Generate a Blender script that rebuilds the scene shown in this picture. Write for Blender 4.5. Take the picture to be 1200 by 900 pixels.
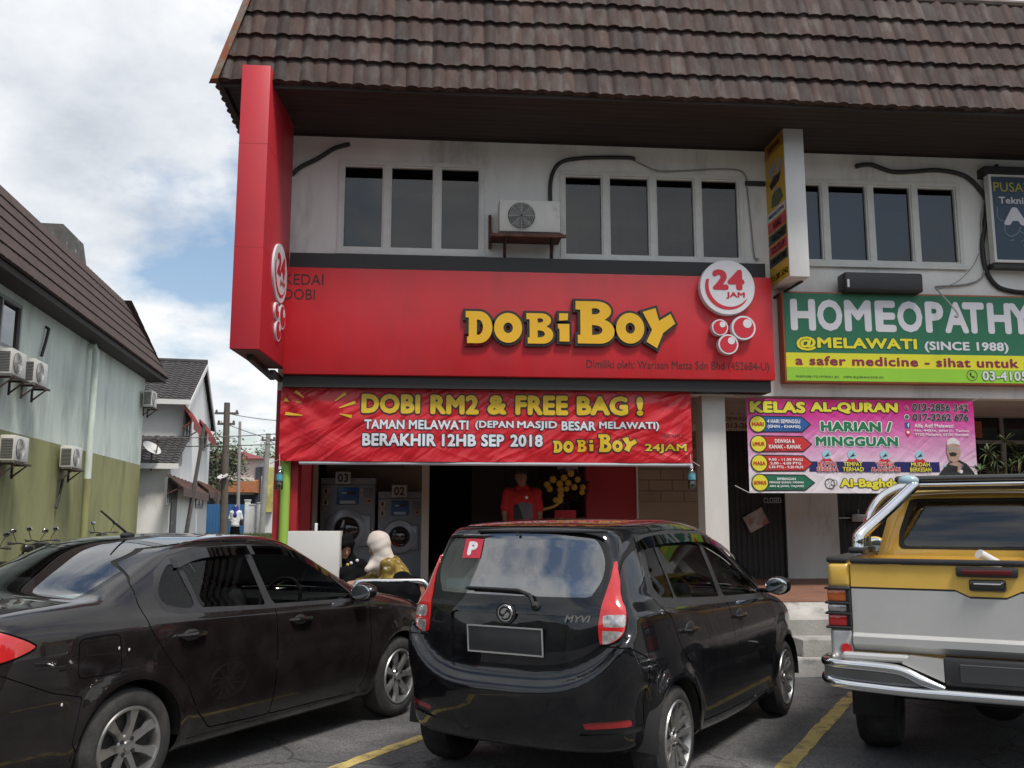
import bpy, bmesh, math, random
import numpy as np
from mathutils import Vector, Matrix
from mathutils.geometry import delaunay_2d_cdt
R = math.radians
PI = math.pi
rnd = random.Random(7)
for o in list(bpy.data.objects):
    bpy.data.objects.remove(o)
scene = bpy.context.scene
COL = scene.collection

# ---------------------------------------------------------------- camera
CF, CH, CPIT, CYAW = 1080.0, 1.52, math.atan(161 / 1080), R(4.8)
cd = bpy.data.cameras.new('camera')
cam = bpy.data.objects.new('camera', cd)
COL.objects.link(cam)
cam.location = (0, 0, CH)
cam.rotation_euler = (PI / 2 + CPIT, 0, -CYAW)
cd.sensor_width = 36
cd.lens = 36 * CF / 1200
cd.clip_start = .05
cd.clip_end = 3000
scene.camera = cam
_fw = Vector((math.sin(CYAW) * math.cos(CPIT), math.cos(CYAW) * math.cos(CPIT), math.sin(CPIT)))
_rt = Vector((math.cos(CYAW), -math.sin(CYAW), 0))
_up = _rt.cross(_fw)

def at(px, py, Y):
    """survey helper: the world point on the vertical plane y=Y seen at photo pixel px,py"""
    d = _fw + _rt * ((px - 600) / CF) + _up * ((450 - py) / CF)
    return Vector((0, 0, CH)) + d * (Y / d.y)

# ---------------------------------------------------------------- light
SUN_EL, SUN_AZ = R(60), R(148)      # azimuth clockwise from +Y
world = bpy.data.worlds.new("World")
scene.world = world
world.use_nodes = True
def build_world():
    nt = world.node_tree
    N, L = nt.nodes, nt.links
    N.clear()
    out = N.new('ShaderNodeOutputWorld')
    bg = N.new('ShaderNodeBackground')
    bg.inputs['Strength'].default_value = .11
    sky = N.new('ShaderNodeTexSky')
    sky.sky_type = 'NISHITA'
    sky.sun_disc = False
    sky.sun_elevation = SUN_EL
    sky.sun_rotation = SUN_AZ
    sky.air_density = 1.2
    sky.dust_density = 2.0
    tc = N.new('ShaderNodeTexCoord')
    sp = N.new('ShaderNodeSeparateXYZ')
    L.new(tc.outputs['Generated'], sp.inputs[0])
    def m(op, a, b=None):
        n = N.new('ShaderNodeMath'); n.operation = op
        for i, v in enumerate((a, b)):
            if v is None: continue
            if isinstance(v, (int, float)): n.inputs[i].default_value = v
            else: L.new(v, n.inputs[i])
        return n.outputs[0]
    zz = m('MAXIMUM', sp.outputs['Z'], 0.0)
    den = m('ADD', zz, .32)
    cx, cy = m('DIVIDE', sp.outputs['X'], den), m('DIVIDE', sp.outputs['Y'], den)
    cb = N.new('ShaderNodeCombineXYZ')
    L.new(cx, cb.inputs[0]); L.new(cy, cb.inputs[1])
    mp = N.new('ShaderNodeMapping')
    mp.inputs['Location'].default_value = CLOUD_OFF
    L.new(cb.outputs[0], mp.inputs[0])
    def noise(scale, det, rough, off):
        n = N.new('ShaderNodeTexNoise')
        n.inputs['Scale'].default_value = scale
        n.inputs['Detail'].default_value = det
        n.inputs['Roughness'].default_value = rough
        q = N.new('ShaderNodeVectorMath'); q.operation = 'ADD'
        q.inputs[1].default_value = off
        L.new(mp.outputs[0], q.inputs[0]); L.new(q.outputs[0], n.inputs['Vector'])
        return n.outputs['Fac']
    n1 = noise(1.5, 9, .56, (0, 0, 0))
    cover = N.new('ShaderNodeValToRGB')
    cover.color_ramp.elements[0].position = .415
    cover.color_ramp.elements[1].position = .51
    L.new(n1, cover.inputs[0])
    n2 = noise(2.6, 8, .6, (3.1, 1.7, .4))
    n3 = noise(.9, 4, .5, (7.3, 2.2, 1.1))
    sh = m('ADD', m('MULTIPLY', n2, .62), m('MULTIPLY', n3, .38))
    tone = N.new('ShaderNodeValToRGB')
    e = tone.color_ramp.elements
    e[0].position = .36; e[0].color = (.54, .58, .64, 1)
    e[1].position = .60; e[1].color = (.98, .98, .98, 1)
    k = e.new(.48); k.color = (.76, .79, .83, 1)
    L.new(sh, tone.inputs[0])
    sc = N.new('ShaderNodeVectorMath'); sc.operation = 'SCALE'
    sc.inputs['Scale'].default_value = CLOUD_GAIN
    L.new(tone.outputs[0], sc.inputs[0])
    mx = N.new('ShaderNodeMix'); mx.data_type = 'RGBA'
    L.new(cover.outputs[0], mx.inputs['Factor'])
    L.new(sky.outputs[0], mx.inputs['A'])
    L.new(sc.outputs[0], mx.inputs['B'])
    L.new(mx.outputs['Result'], bg.inputs['Color'])
    L.new(bg.outputs[0], out.inputs[0])
CLOUD_OFF, CLOUD_GAIN = (1.15, 2.6, 0), 7.2
build_world()
sd = bpy.data.lights.new('sun', 'SUN')
sd.energy = 2.3
sd.angle = R(12)
sd.color = (1, .95, .88)
sun = bpy.data.objects.new('sun', sd)
COL.objects.link(sun)
_sdir = Vector((math.sin(SUN_AZ) * math.cos(SUN_EL), math.cos(SUN_AZ) * math.cos(SUN_EL), math.sin(SUN_EL)))
sun.rotation_euler = _sdir.to_track_quat('Z', 'Y').to_euler()
sun.location = (0, 0, 30)
scene.view_settings.view_transform = 'Standard'
scene.view_settings.look = 'None'
scene.view_settings.exposure = 0.5
scene.view_settings.gamma = 1

# ---------------------------------------------------------------- materials
_mats = {}
def mat(name, col, rough=.6, metal=0.0, var=0.0, vs=4.0, bump=0.0, bs=30.0, coat=0.0, spec=None, dirt=None, stretch=None, rvar=0.0, detail=6):
    """principled material; var = brightness variation, dirt = (colour, threshold, softness, scale)"""
    if name in _mats: return _mats[name]
    m = bpy.data.materials.new(name); m.use_nodes = True
    nt = m.node_tree; N, L = nt.nodes, nt.links
    b = N['Principled BSDF']
    b.inputs['Roughness'].default_value = rough
    b.inputs['Metallic'].default_value = metal
    if coat:
        b.inputs['Coat Weight'].default_value = coat
        b.inputs['Coat Roughness'].default_value = .03
    if spec is not None: b.inputs['Specular IOR Level'].default_value = spec
    c = (*col, 1)
    b.inputs['Base Color'].default_value = c
    if var or bump or dirt or rvar:
        tc = N.new('ShaderNodeTexCoord')
        src = tc.outputs['Object']
        if stretch:
            mp = N.new('ShaderNodeMapping'); mp.inputs['Scale'].default_value = stretch
            L.new(src, mp.inputs[0]); src = mp.outputs[0]
    colsock = None
    if var:
        n = N.new('ShaderNodeTexNoise'); n.inputs['Scale'].default_value = vs; n.inputs['Detail'].default_value = detail
        n.inputs['Roughness'].default_value = .62
        L.new(src, n.inputs['Vector'])
        r = N.new('ShaderNodeValToRGB')
        r.color_ramp.elements[0].position = .3; r.color_ramp.elements[1].position = .7
        r.color_ramp.elements[0].color = (*[x * (1 - var) for x in col], 1)
        r.color_ramp.elements[1].color = (*[min(1, x * (1 + var)) for x in col], 1)
        L.new(n.outputs['Fac'], r.inputs[0]); colsock = r.outputs[0]
    if dirt:
        dc, th, so, ds = dirt
        n = N.new('ShaderNodeTexNoise'); n.inputs['Scale'].default_value = ds; n.inputs['Detail'].default_value = 9
        n.inputs['Roughness'].default_value = .66
        q = N.new('ShaderNodeVectorMath'); q.operation = 'ADD'; q.inputs[1].default_value = (5.3, 2.1, 8.8)
        L.new(src, q.inputs[0]); L.new(q.outputs[0], n.inputs['Vector'])
        r = N.new('ShaderNodeMapRange'); r.inputs['From Min'].default_value = th - so; r.inputs['From Max'].default_value = th + so
        L.new(n.outputs['Fac'], r.inputs['Value'])
        mx = N.new('ShaderNodeMix'); mx.data_type = 'RGBA'
        L.new(r.outputs[0], mx.inputs['Factor'])
        if colsock: L.new(colsock, mx.inputs['A'])
        else: mx.inputs['A'].default_value = c
        mx.inputs['B'].default_value = (*dc, 1)
        colsock = mx.outputs['Result']
    if colsock: L.new(colsock, b.inputs['Base Color'])
    if rvar:
        n = N.new('ShaderNodeTexNoise'); n.inputs['Scale'].default_value = 3.0; n.inputs['Detail'].default_value = 6
        L.new(tc.outputs['Object'], n.inputs['Vector'])
        r = N.new('ShaderNodeMapRange'); r.inputs['To Min'].default_value = max(0, rough - rvar); r.inputs['To Max'].default_value = rough + rvar
        r.inputs['From Min'].default_value = .3; r.inputs['From Max'].default_value = .7
        L.new(n.outputs['Fac'], r.inputs['Value']); L.new(r.outputs[0], b.inputs['Roughness'])
    if bump:
        n = N.new('ShaderNodeTexNoise'); n.inputs['Scale'].default_value = bs; n.inputs['Detail'].default_value = 5
        L.new(src, n.inputs['Vector'])
        bp = N.new('ShaderNodeBump'); bp.inputs['Strength'].default_value = min(1, bump); bp.inputs['Distance'].default_value = .01
        L.new(n.outputs['Fac'], bp.inputs['Height']); L.new(bp.outputs[0], b.inputs['Normal'])
    _mats[name] = m
    return m

def glass_mat(name, tint, gloss=1.0, rough=0.0, base=.04):
    """thin pane: tinted see-through plus mirror reflection by fresnel"""
    if name in _mats: return _mats[name]
    m = bpy.data.materials.new(name); m.use_nodes = True
    nt = m.node_tree; N, L = nt.nodes, nt.links
    N.clear()
    out = N.new('ShaderNodeOutputMaterial')
    tr = N.new('ShaderNodeBsdfTransparent'); tr.inputs[0].default_value = (*tint, 1)
    gl = N.new('ShaderNodeBsdfGlossy'); gl.inputs['Roughness'].default_value = rough
    gl.inputs[0].default_value = (gloss, gloss, gloss, 1)
    lw = N.new('ShaderNodeFresnel'); lw.inputs['IOR'].default_value = 1.55
    ad = N.new('ShaderNodeMath'); ad.operation = 'ADD'; ad.inputs[1].default_value = base; ad.use_clamp = True
    L.new(lw.outputs[0], ad.inputs[0])
    mx = N.new('ShaderNodeMixShader')
    L.new(ad.outputs[0], mx.inputs[0]); L.new(tr.outputs[0], mx.inputs[1]); L.new(gl.outputs[0], mx.inputs[2])
    L.new(mx.outputs[0], out.inputs[0])
    _mats[name] = m
    return m

def brick_mat(name, c1, c2, mortar, scale, bw=.5, rh=.25, ms=.02, rough=.8, axis='XZ', off=.5, bump=.4):
    if name in _mats: return _mats[name]
    m = bpy.data.materials.new(name); m.use_nodes = True
    nt = m.node_tree; N, L = nt.nodes, nt.links
    b = N['Principled BSDF']; b.inputs['Roughness'].default_value = rough
    tc = N.new('ShaderNodeTexCoord'); sp = N.new('ShaderNodeSeparateXYZ'); cb = N.new('ShaderNodeCombineXYZ')
    L.new(tc.outputs['Object'], sp.inputs[0])
    L.new(sp.outputs[axis[0]], cb.inputs[0]); L.new(sp.outputs[axis[1]], cb.inputs[1])
    t = N.new('ShaderNodeTexBrick')
    t.offset = off
    t.inputs['Color1'].default_value = (*c1, 1); t.inputs['Color2'].default_value = (*c2, 1); t.inputs['Mortar'].default_value = (*mortar, 1)
    t.inputs['Scale'].default_value = scale; t.inputs['Brick Width'].default_value = bw; t.inputs['Row Height'].default_value = rh
    t.inputs['Mortar Size'].default_value = ms
    L.new(cb.outputs[0], t.inputs['Vector'])
    n = N.new('ShaderNodeTexNoise'); n.inputs['Scale'].default_value = 3; n.inputs['Detail'].default_value = 8
    L.new(tc.outputs['Object'], n.inputs['Vector'])
    mr = N.new('ShaderNodeMapRange'); mr.inputs['To Min'].default_value = .65; mr.inputs['To Max'].default_value = 1.3
    L.new(n.outputs['Fac'], mr.inputs['Value'])
    vm = N.new('ShaderNodeVectorMath'); vm.operation = 'SCALE'
    L.new(t.outputs['Color'], vm.inputs[0]); L.new(mr.outputs[0], vm.inputs['Scale'])
    L.new(vm.outputs[0], b.inputs['Base Color'])
    bp = N.new('ShaderNodeBump'); bp.inputs['Strength'].default_value = bump; bp.inputs['Distance'].default_value = .01; bp.invert = True
    L.new(t.outputs['Fac'], bp.inputs['Height']); L.new(bp.outputs[0], b.inputs['Normal'])
    _mats[name] = m
    return m

# ---------------------------------------------------------------- mesh building
class MB:
    def __init__(s): s.v, s.f, s.m = [], [], []
    def add(s, vs, fs, mi=0, M=None):
        b = len(s.v)
        s.v += [tuple(M @ Vector(p)) for p in vs] if M is not None else [tuple(p) for p in vs]
        s.f += [tuple(i + b for i in q) for q in fs]; s.m += [mi] * len(fs)
        return s
    def box(s, x0, x1, y0, y1, z0, z1, mi=0, M=None):
        if x0 > x1: x0, x1 = x1, x0
        if y0 > y1: y0, y1 = y1, y0
        if z0 > z1: z0, z1 = z1, z0
        vs = [(x0,y0,z0),(x1,y0,z0),(x1,y1,z0),(x0,y1,z0),(x0,y0,z1),(x1,y0,z1),(x1,y1,z1),(x0,y1,z1)]
        return s.add(vs, [(3,2,1,0),(4,5,6,7),(0,1,5,4),(1,2,6,5),(2,3,7,6),(3,0,4,7)], mi, M)
    def rbox(s, x0, x1, y0, y1, z0, z1, r=.01, seg=2, mi=0, M=None):
        if x0 > x1: x0, x1 = x1, x0
        if y0 > y1: y0, y1 = y1, y0
        if z0 > z1: z0, z1 = z1, z0
        bm = bmesh.new(); bmesh.ops.create_cube(bm, size=1)
        for v in bm.verts:
            v.co = Vector(((x0+x1)/2 + v.co.x*(x1-x0), (y0+y1)/2 + v.co.y*(y1-y0), (z0+z1)/2 + v.co.z*(z1-z0)))
        r = min(r, .49*min(x1-x0, y1-y0, z1-z0))
        bmesh.ops.bevel(bm, geom=list(bm.edges), offset=r, segments=seg, profile=.5, affect='EDGES')
        return s.bm(bm, mi, M)
    def bm(s, bm, mi=0, M=None):
        bm.verts.index_update()
        s.add([v.co.copy() for v in bm.verts], [[v.index for v in f.verts] for f in bm.faces], mi, M)
        bm.free(); return s
    def tube(s, pts, r, n=10, mi=0, caps=True, M=None):
        P = [Vector(p) for p in pts]; rs = r if isinstance(r, (list, tuple)) else [r]*len(P)
        vs, fs = [], []
        T = []
        for i in range(len(P)):
            t = (P[min(i+1, len(P)-1)] - P[max(i-1, 0)]).normalized(); T.append(t)
        u = T[0].orthogonal().normalized()
        for i, p in enumerate(P):
            u = (u - T[i]*u.dot(T[i]))
            u = u.normalized() if u.length > 1e-6 else T[i].orthogonal().normalized()
            w = T[i].cross(u)
            for k in range(n):
                a = 2*PI*k/n; vs.append(p + (u*math.cos(a) + w*math.sin(a))*rs[i])
        for i in range(len(P)-1):
            for k in range(n):
                a, b = i*n+k, i*n+(k+1) % n; fs.append((a, b, b+n, a+n))
        if caps: fs.append(tuple(range(n-1, -1, -1))); fs.append(tuple(range((len(P)-1)*n, len(P)*n)))
        return s.add(vs, fs, mi, M)
    def lathe(s, prof, n=32, mi=0, M=None, close=False, caps=True):
        """prof: list of (radius, height) turned round local z"""
        vs, fs = [], []
        for (r, z) in prof:
            for k in range(n):
                a = 2*PI*k/n; vs.append((r*math.cos(a), r*math.sin(a), z))
        m_ = len(prof)
        for i in range(m_-1 + (1 if close else 0)):
            j = (i+1) % m_
            for k in range(n):
                fs.append((i*n+k, i*n+(k+1) % n, j*n+(k+1) % n, j*n+k))
        if not close and caps:
            if prof[0][0] > 1e-5: fs.append(tuple(range(n-1, -1, -1)))
            if prof[-1][0] > 1e-5: fs.append(tuple(range((m_-1)*n, m_*n)))
        return s.add(vs, fs, mi, M)
    def cyl(s, p0, p1, r, n=20, mi=0): return s.tube([p0, p1], r, n, mi)
    def prism(s, poly, f0, f1, mi=0):
        """poly 2D loop; f0,f1 map (a,b) to the two end faces"""
        n = len(poly)
        vs = [f0(a, b) for a, b in poly] + [f1(a, b) for a, b in poly]
        fs = [tuple(range(n-1, -1, -1)), tuple(range(n, 2*n))] + [(i, (i+1) % n, n+(i+1) % n, n+i) for i in range(n)]
        return s.add(vs, fs, mi)
    def ell(s, c, r, n=16, k=10, mi=0, M=None):
        vs, fs = [], []
        for i in range(k+1):
            t = PI*i/k
            for j in range(n):
                a = 2*PI*j/n
                vs.append((c[0]+r[0]*math.sin(t)*math.cos(a), c[1]+r[1]*math.sin(t)*math.sin(a), c[2]+r[2]*math.cos(t)))
        for i in range(k):
            for j in range(n): fs.append((i*n+j, i*n+(j+1) % n, (i+1)*n+(j+1) % n, (i+1)*n+j))
        return s.add(vs, fs, mi, M)
    def quad(s, a, b, c, d, mi=0): return s.add([a, b, c, d], [(0,1,2,3)], mi)

def aslist(x): return list(x) if isinstance(x, (list, tuple)) else [x]
def obj(name, mb, mats, parent=None, smooth=35, fixn=True):
    root = parent
    while root is not None and root.parent is not None: root = root.parent
    off = Vector((0, 0, 0))
    if root is not None and root.get('_w'): off = root.location
    me = bpy.data.meshes.new(name)
    me.from_pydata([(p[0]-off.x, p[1]-off.y, p[2]-off.z) for p in mb.v], [], mb.f)
    for m_ in aslist(mats): me.materials.append(m_)
    me.polygons.foreach_set('material_index', mb.m)
    me.validate()
    if fixn:
        bm = bmesh.new(); bm.from_mesh(me)
        bmesh.ops.recalc_face_normals(bm, faces=bm.faces); bm.to_mesh(me); bm.free()
    if smooth:
        me.polygons.foreach_set('use_smooth', [True]*len(me.polygons))
        me.set_sharp_from_angle(angle=R(smooth))
    o = bpy.data.objects.new(name, me); COL.objects.link(o)
    if parent is not None: o.parent = parent
    return o
def tag(o, label, cat, group=None):
    o['label'] = label; o['category'] = cat
    if group: o['group'] = group
    return o
def thing(name, label, cat, loc=(0,0,0), rz=0.0, group=None, local=False):
    """an Empty at the base of a thing; its parts are modelled in world axes unless local"""
    o = bpy.data.objects.new(name, None); COL.objects.link(o)
    o.empty_display_size = .2
    o.location = loc; o.rotation_euler = (0, 0, rz)
    if not local: o['_w'] = 1
    return tag(o, label, cat, group)
def struct(name, mb, mats, smooth=35, fixn=True):
    o = obj(name, mb, mats, None, smooth, fixn); o['kind'] = 'structure'; return o
def plabel(o, label): o['label'] = label; return o
def copy_tree(o, parent=None):
    c = o.copy(); COL.objects.link(c)
    if parent is not None: c.parent = parent
    for ch in list(o.children): copy_tree(ch, c)
    return c

# ---------------------------------------------------------------- lettering and flat shapes
def _curve_mesh(cu):
    o = bpy.data.objects.new('tmp', cu); COL.objects.link(o)
    dg = bpy.context.evaluated_depsgraph_get()
    me = bpy.data.meshes.new_from_object(o.evaluated_get(dg))
    vs = [v.co.copy() for v in me.vertices]; fs = [tuple(p.vertices) for p in me.polygons]
    bpy.data.objects.remove(o); bpy.data.curves.remove(cu); bpy.data.meshes.remove(me)
    return vs, fs
_glyphs = {}
def text2d(s, bold=0.0, ext=.004, res=3, shear=0.0, space=1.0, spb=None):
    """bold letters are the plain ones spread round a small circle, each copy a hair higher"""
    cu = bpy.data.curves.new('t', 'FONT'); cu.body = s; cu.size = 1; cu.extrude = ext
    cu.resolution_u = res; cu.shear = shear; cu.space_character = space + (bold if spb is None else spb)*1.4; cu.fill_mode = 'BOTH' if ext else 'FRONT'
    vs, fs = _curve_mesh(cu)
    if bold <= .004: return vs, fs
    n = 8 if bold < .07 else 12
    V, F = [], []
    for k in range(n+1):
        dx, dy = (0, 0) if k == n else (bold*math.cos(2*PI*k/n), bold*math.sin(2*PI*k/n))
        b = len(V); V += [Vector((v.x+dx, v.y+dy, v.z+.00012*k)) for v in vs]; F += [tuple(i+b for i in q) for q in fs]
    return V, F
def shape2d(loops, off=0.0, ext=.004, bezier=False):
    cu = bpy.data.curves.new('s', 'CURVE'); cu.dimensions = '2D'; cu.fill_mode = 'BOTH'; cu.offset = off; cu.extrude = ext
    cu.resolution_u = 5
    for lp in loops:
        if bezier:
            sp = cu.splines.new('BEZIER'); sp.bezier_points.add(len(lp)-1)
            for b, p in zip(sp.bezier_points, lp):
                b.co = (p[0], p[1], 0); b.handle_left_type = b.handle_right_type = 'AUTO'
        else:
            sp = cu.splines.new('POLY'); sp.points.add(len(lp)-1)
            for b, p in zip(sp.points, lp): b.co = (p[0], p[1], 0, 1)
        sp.use_cyclic_u = True
    return _curve_mesh(cu)
def fit2d(vs, x0, x1, y0, y1, ref=None):
    """scale 2D shape so that its box (or the box of ref) fills x0..x1, y0..y1"""
    r = ref if ref is not None else vs
    a0, a1 = min(v.x for v in r), max(v.x for v in r); b0, b1 = min(v.y for v in r), max(v.y for v in r)
    sx = (x1-x0)/max(a1-a0, 1e-6); sy = (y1-y0)/max(b1-b0, 1e-6)
    return [Vector((x0+(v.x-a0)*sx, y0+(v.y-b0)*sy, v.z)) for v in vs]
def circ(cx, cy, r, n=32, ry=None, a0=0, a1=2*PI):
    ry = ry or r
    return [(cx+r*math.cos(a0+(a1-a0)*i/n), cy+ry*math.sin(a0+(a1-a0)*i/n)) for i in range(n)]
class Sign:
    """a flat face: u to the right, v up, w out; pixel survey points are turned into u,v through at()"""
    def __init__(s, fn): s.fn = fn
    def put(s, mb, vs, fs, lift=0.0, depth=1.0, mi=0):
        mb.add([s.fn(v.x, v.y, lift + v.z*depth) for v in vs], fs, mi); return mb
def facing(Y): return Sign(lambda u, v, w: (u, Y - w, v))
def px_rect(p0, p1, Y):
    a, b = at(*p0, Y), at(*p1, Y)
    return min(a.x, b.x), max(a.x, b.x), min(a.z, b.z), max(a.z, b.z)
# ================================================================ the setting
WHITE = mat('white_render', (.75, .745, .72), .85, var=.10, vs=1.2, bump=.15, bs=25, dirt=((.33, .32, .30), .66, .12, .9), stretch=(1.6, 1.6, .45))
def ground_h(x, y):
    if y <= 15: return 0.0
    return .68 * min(1, (y-15)/27.0)
def build_ground():
    b = MB()
    xs = [-900, -300, -100, -50] + [-40+2*i for i in range(41)] + [50, 100, 300, 900]
    ys = [-900, -200, -60, -20, -8, 0, 4, 8, 12, 15] + [16+2*i for i in range(15)] + [50, 70, 110, 200, 500, 1500]
    vs = [(x, y, ground_h(x, y)) for y in ys for x in xs]
    n = len(xs)
    fs = [(j*n+i, j*n+i+1, (j+1)*n+i+1, (j+1)*n+i) for j in range(len(ys)-1) for i in range(n-1)]
    b.add(vs, fs)
    m = mat('asphalt', (.078, .078, .080), .85, var=.22, vs=1.3, bump=.9, bs=160, dirt=((.125, .123, .12), .56, .10, 1.1), rvar=.1)
    nt = m.node_tree; N, L = nt.nodes, nt.links; bs = N['Principled BSDF']; src = bs.inputs['Base Color'].links[0].from_socket
    tc = N.new('ShaderNodeTexCoord')
    v = N.new('ShaderNodeTexVoronoi'); v.inputs['Scale'].default_value = 95; L.new(tc.outputs['Object'], v.inputs['Vector'])
    wn = N.new('ShaderNodeSeparateColor'); L.new(v.outputs['Color'], wn.inputs[0])
    mr = N.new('ShaderNodeMapRange'); mr.inputs['To Min'].default_value = .62; mr.inputs['To Max'].default_value = 1.5; L.new(wn.outputs[0], mr.inputs['Value'])
    st = N.new('ShaderNodeTexNoise'); st.inputs['Scale'].default_value = .55; st.inputs['Detail'].default_value = 5; L.new(tc.outputs['Object'], st.inputs['Vector'])
    m2 = N.new('ShaderNodeMapRange'); m2.inputs['From Min'].default_value = .35; m2.inputs['From Max'].default_value = .65; m2.inputs['To Min'].default_value = .85; m2.inputs['To Max'].default_value = 1.4; L.new(st.outputs['Fac'], m2.inputs['Value'])
    cr = N.new('ShaderNodeTexVoronoi'); cr.feature = 'DISTANCE_TO_EDGE'; cr.inputs['Scale'].default_value = .45; cr.inputs['Randomness'].default_value = 1
    wv = N.new('ShaderNodeTexNoise'); wv.inputs['Scale'].default_value = 1.6; wv.inputs['Detail'].default_value = 6; L.new(tc.outputs['Object'], wv.inputs['Vector'])
    wa = N.new('ShaderNodeVectorMath'); wa.operation = 'ADD'; L.new(tc.outputs['Object'], wa.inputs[0]); L.new(wv.outputs['Color'], wa.inputs[1]); L.new(wa.outputs[0], cr.inputs['Vector'])
    m3 = N.new('ShaderNodeMapRange'); m3.inputs['From Min'].default_value = .002; m3.inputs['From Max'].default_value = .009; m3.inputs['To Min'].default_value = .45; L.new(cr.outputs['Distance'], m3.inputs['Value'])
    q = src
    for k in (mr, m2, m3):
        sc = N.new('ShaderNodeVectorMath'); sc.operation = 'SCALE'; L.new(q, sc.inputs[0]); L.new(k.outputs[0], sc.inputs['Scale']); q = sc.outputs[0]
    L.new(q, bs.inputs['Base Color'])
    struct('ground', b, m)
build_ground()

def build_dark_rise():
    """unseen rise added behind the viewpoint to darken what the car bodies mirror"""
    b = MB(); r = random.Random(8); xs = [-160+4*i for i in range(81)]; ys = [-24, -27, -30, -36, -46, -60, -90]; hs = [0, 5.5, 8.0, 10.5, 13, 15, 16]
    vs = []
    for j, y in enumerate(ys):
        for x in xs: vs.append((x+r.uniform(-1, 1), y+r.uniform(-1, 1), -.2 if j == 0 else hs[j]*(.75+.25*math.sin(x*.11+j)+.12*math.sin(x*.37))+r.uniform(-.9, .9)))
    n = len(xs); b.add(vs, [(j*n+i, j*n+i+1, (j+1)*n+i+1, (j+1)*n+i) for j in range(len(ys)-1) for i in range(n-1)])
    struct('added_dark_rise', b, mat('mirrored_dark_green', (.045, .058, .035), .95, var=.6, vs=.7, dirt=((.02, .028, .016), .5, .1, .5)), smooth=0)
build_dark_rise()

def strip_on_ground(name, p, q, w, mt, z=.004):
    """a painted stripe, worn at its edges"""
    p, q = Vector(p), Vector(q); d = (q-p).normalized(); n_ = Vector((-d.y, d.x)); L_ = (q-p).length
    b = MB(); k = int(L_/.12)+1; r = random.Random(3)
    vs = []
    for i in range(k+1):
        c = p + d*(L_*i/k)
        e0, e1 = w/2 + r.uniform(-.012, .006), w/2 + r.uniform(-.012, .006)
        vs += [(c.x-n_.x*e0, c.y-n_.y*e0, z), (c.x+n_.x*e1, c.y+n_.y*e1, z)]
    b.add(vs, [(2*i, 2*i+1, 2*i+3, 2*i+2) for i in range(k)])
    return struct(name, b, mt, fixn=False)
YLINE = mat('yellow_road_paint', (.48, .37, .13), .8, var=.2, vs=5, bump=.5, bs=120, dirt=((.09, .085, .075), .58, .05, 9))
hd = Vector((math.cos(R(57)), math.sin(R(57))))
def gpt(px, py):
    d = _fw + _rt*((px-600)/CF) + _up*((450-py)/CF); k = -CH/d.z
    return Vector((d.x*k, d.y*k))
for (px, py) in ((1001, 812), (497, 863)):
    e = gpt(px, py); strip_on_ground('parking_line', e - hd*4.6, e, .115, YLINE)
e = gpt(1001, 812) + (gpt(1001, 812) - gpt(497, 863)); strip_on_ground('parking_line', e - hd*4.6, e, .115, YLINE)
e = gpt(497, 863) - (gpt(1001, 812) - gpt(497, 863)); strip_on_ground('parking_line', e - hd*4.6, e, .115, YLINE)

FZ = .66          # walkway level
SX0 = -2.02       # left end of the shop row
SX1 = 14.0
YW, YR = 11.9, 13.9   # upper wall face, recessed shop front face
CONC = mat('worn_concrete', (.36, .35, .33), .9, var=.22, vs=2.2, bump=.5, bs=40, dirt=((.17, .165, .155), .57, .08, 2.5))
TILE = brick_mat('terracotta_tiles', (.26, .12, .075), (.21, .10, .065), (.16, .12, .10), 1.0, .3, .3, .012, .55, 'XY', 0.0, .25)
def build_walkway():
    b = MB()
    b.box(SX0-.1, SX1, 10.0, 19.9, -.3, FZ-.012, 0)
    b.add([(SX0-.1, 9.62, FZ-.16), (SX1, 9.62, FZ-.16), (SX1, 10.0, FZ-.016), (SX0-.1, 10.0, FZ-.016), (SX0-.1, 9.62, -.3), (SX1, 9.62, -.3)],
          [(0,1,2,3), (4,5,1,0)], 0)
    b.box(SX0-.1, SX1, 10.0, 13.9, FZ-.012, FZ, 1)
    struct('walkway', b, [CONC, TILE])
    c = MB()
    c.rbox(SX0-.3, SX1, 9.15, 9.6, -.3, .17, .02)
    struct('kerb', c, mat('kerb_concrete', (.40, .39, .37), .9, var=.2, vs=3, bump=.5, bs=40, dirt=((.2, .2, .19), .55, .08, 3)))
    s = MB()
    x0 = at(935, 750, 9.4).x
    s.rbox(x0, x0+1.6, 9.28, 9.7, .1, .34, .015)
    struct('step', s, CONC)
    s = MB(); s.rbox(x0+.33, x0+1.5, 9.20, 9.3, .165, .20, .01)
    struct('step', s, CONC)
build_walkway()

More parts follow.
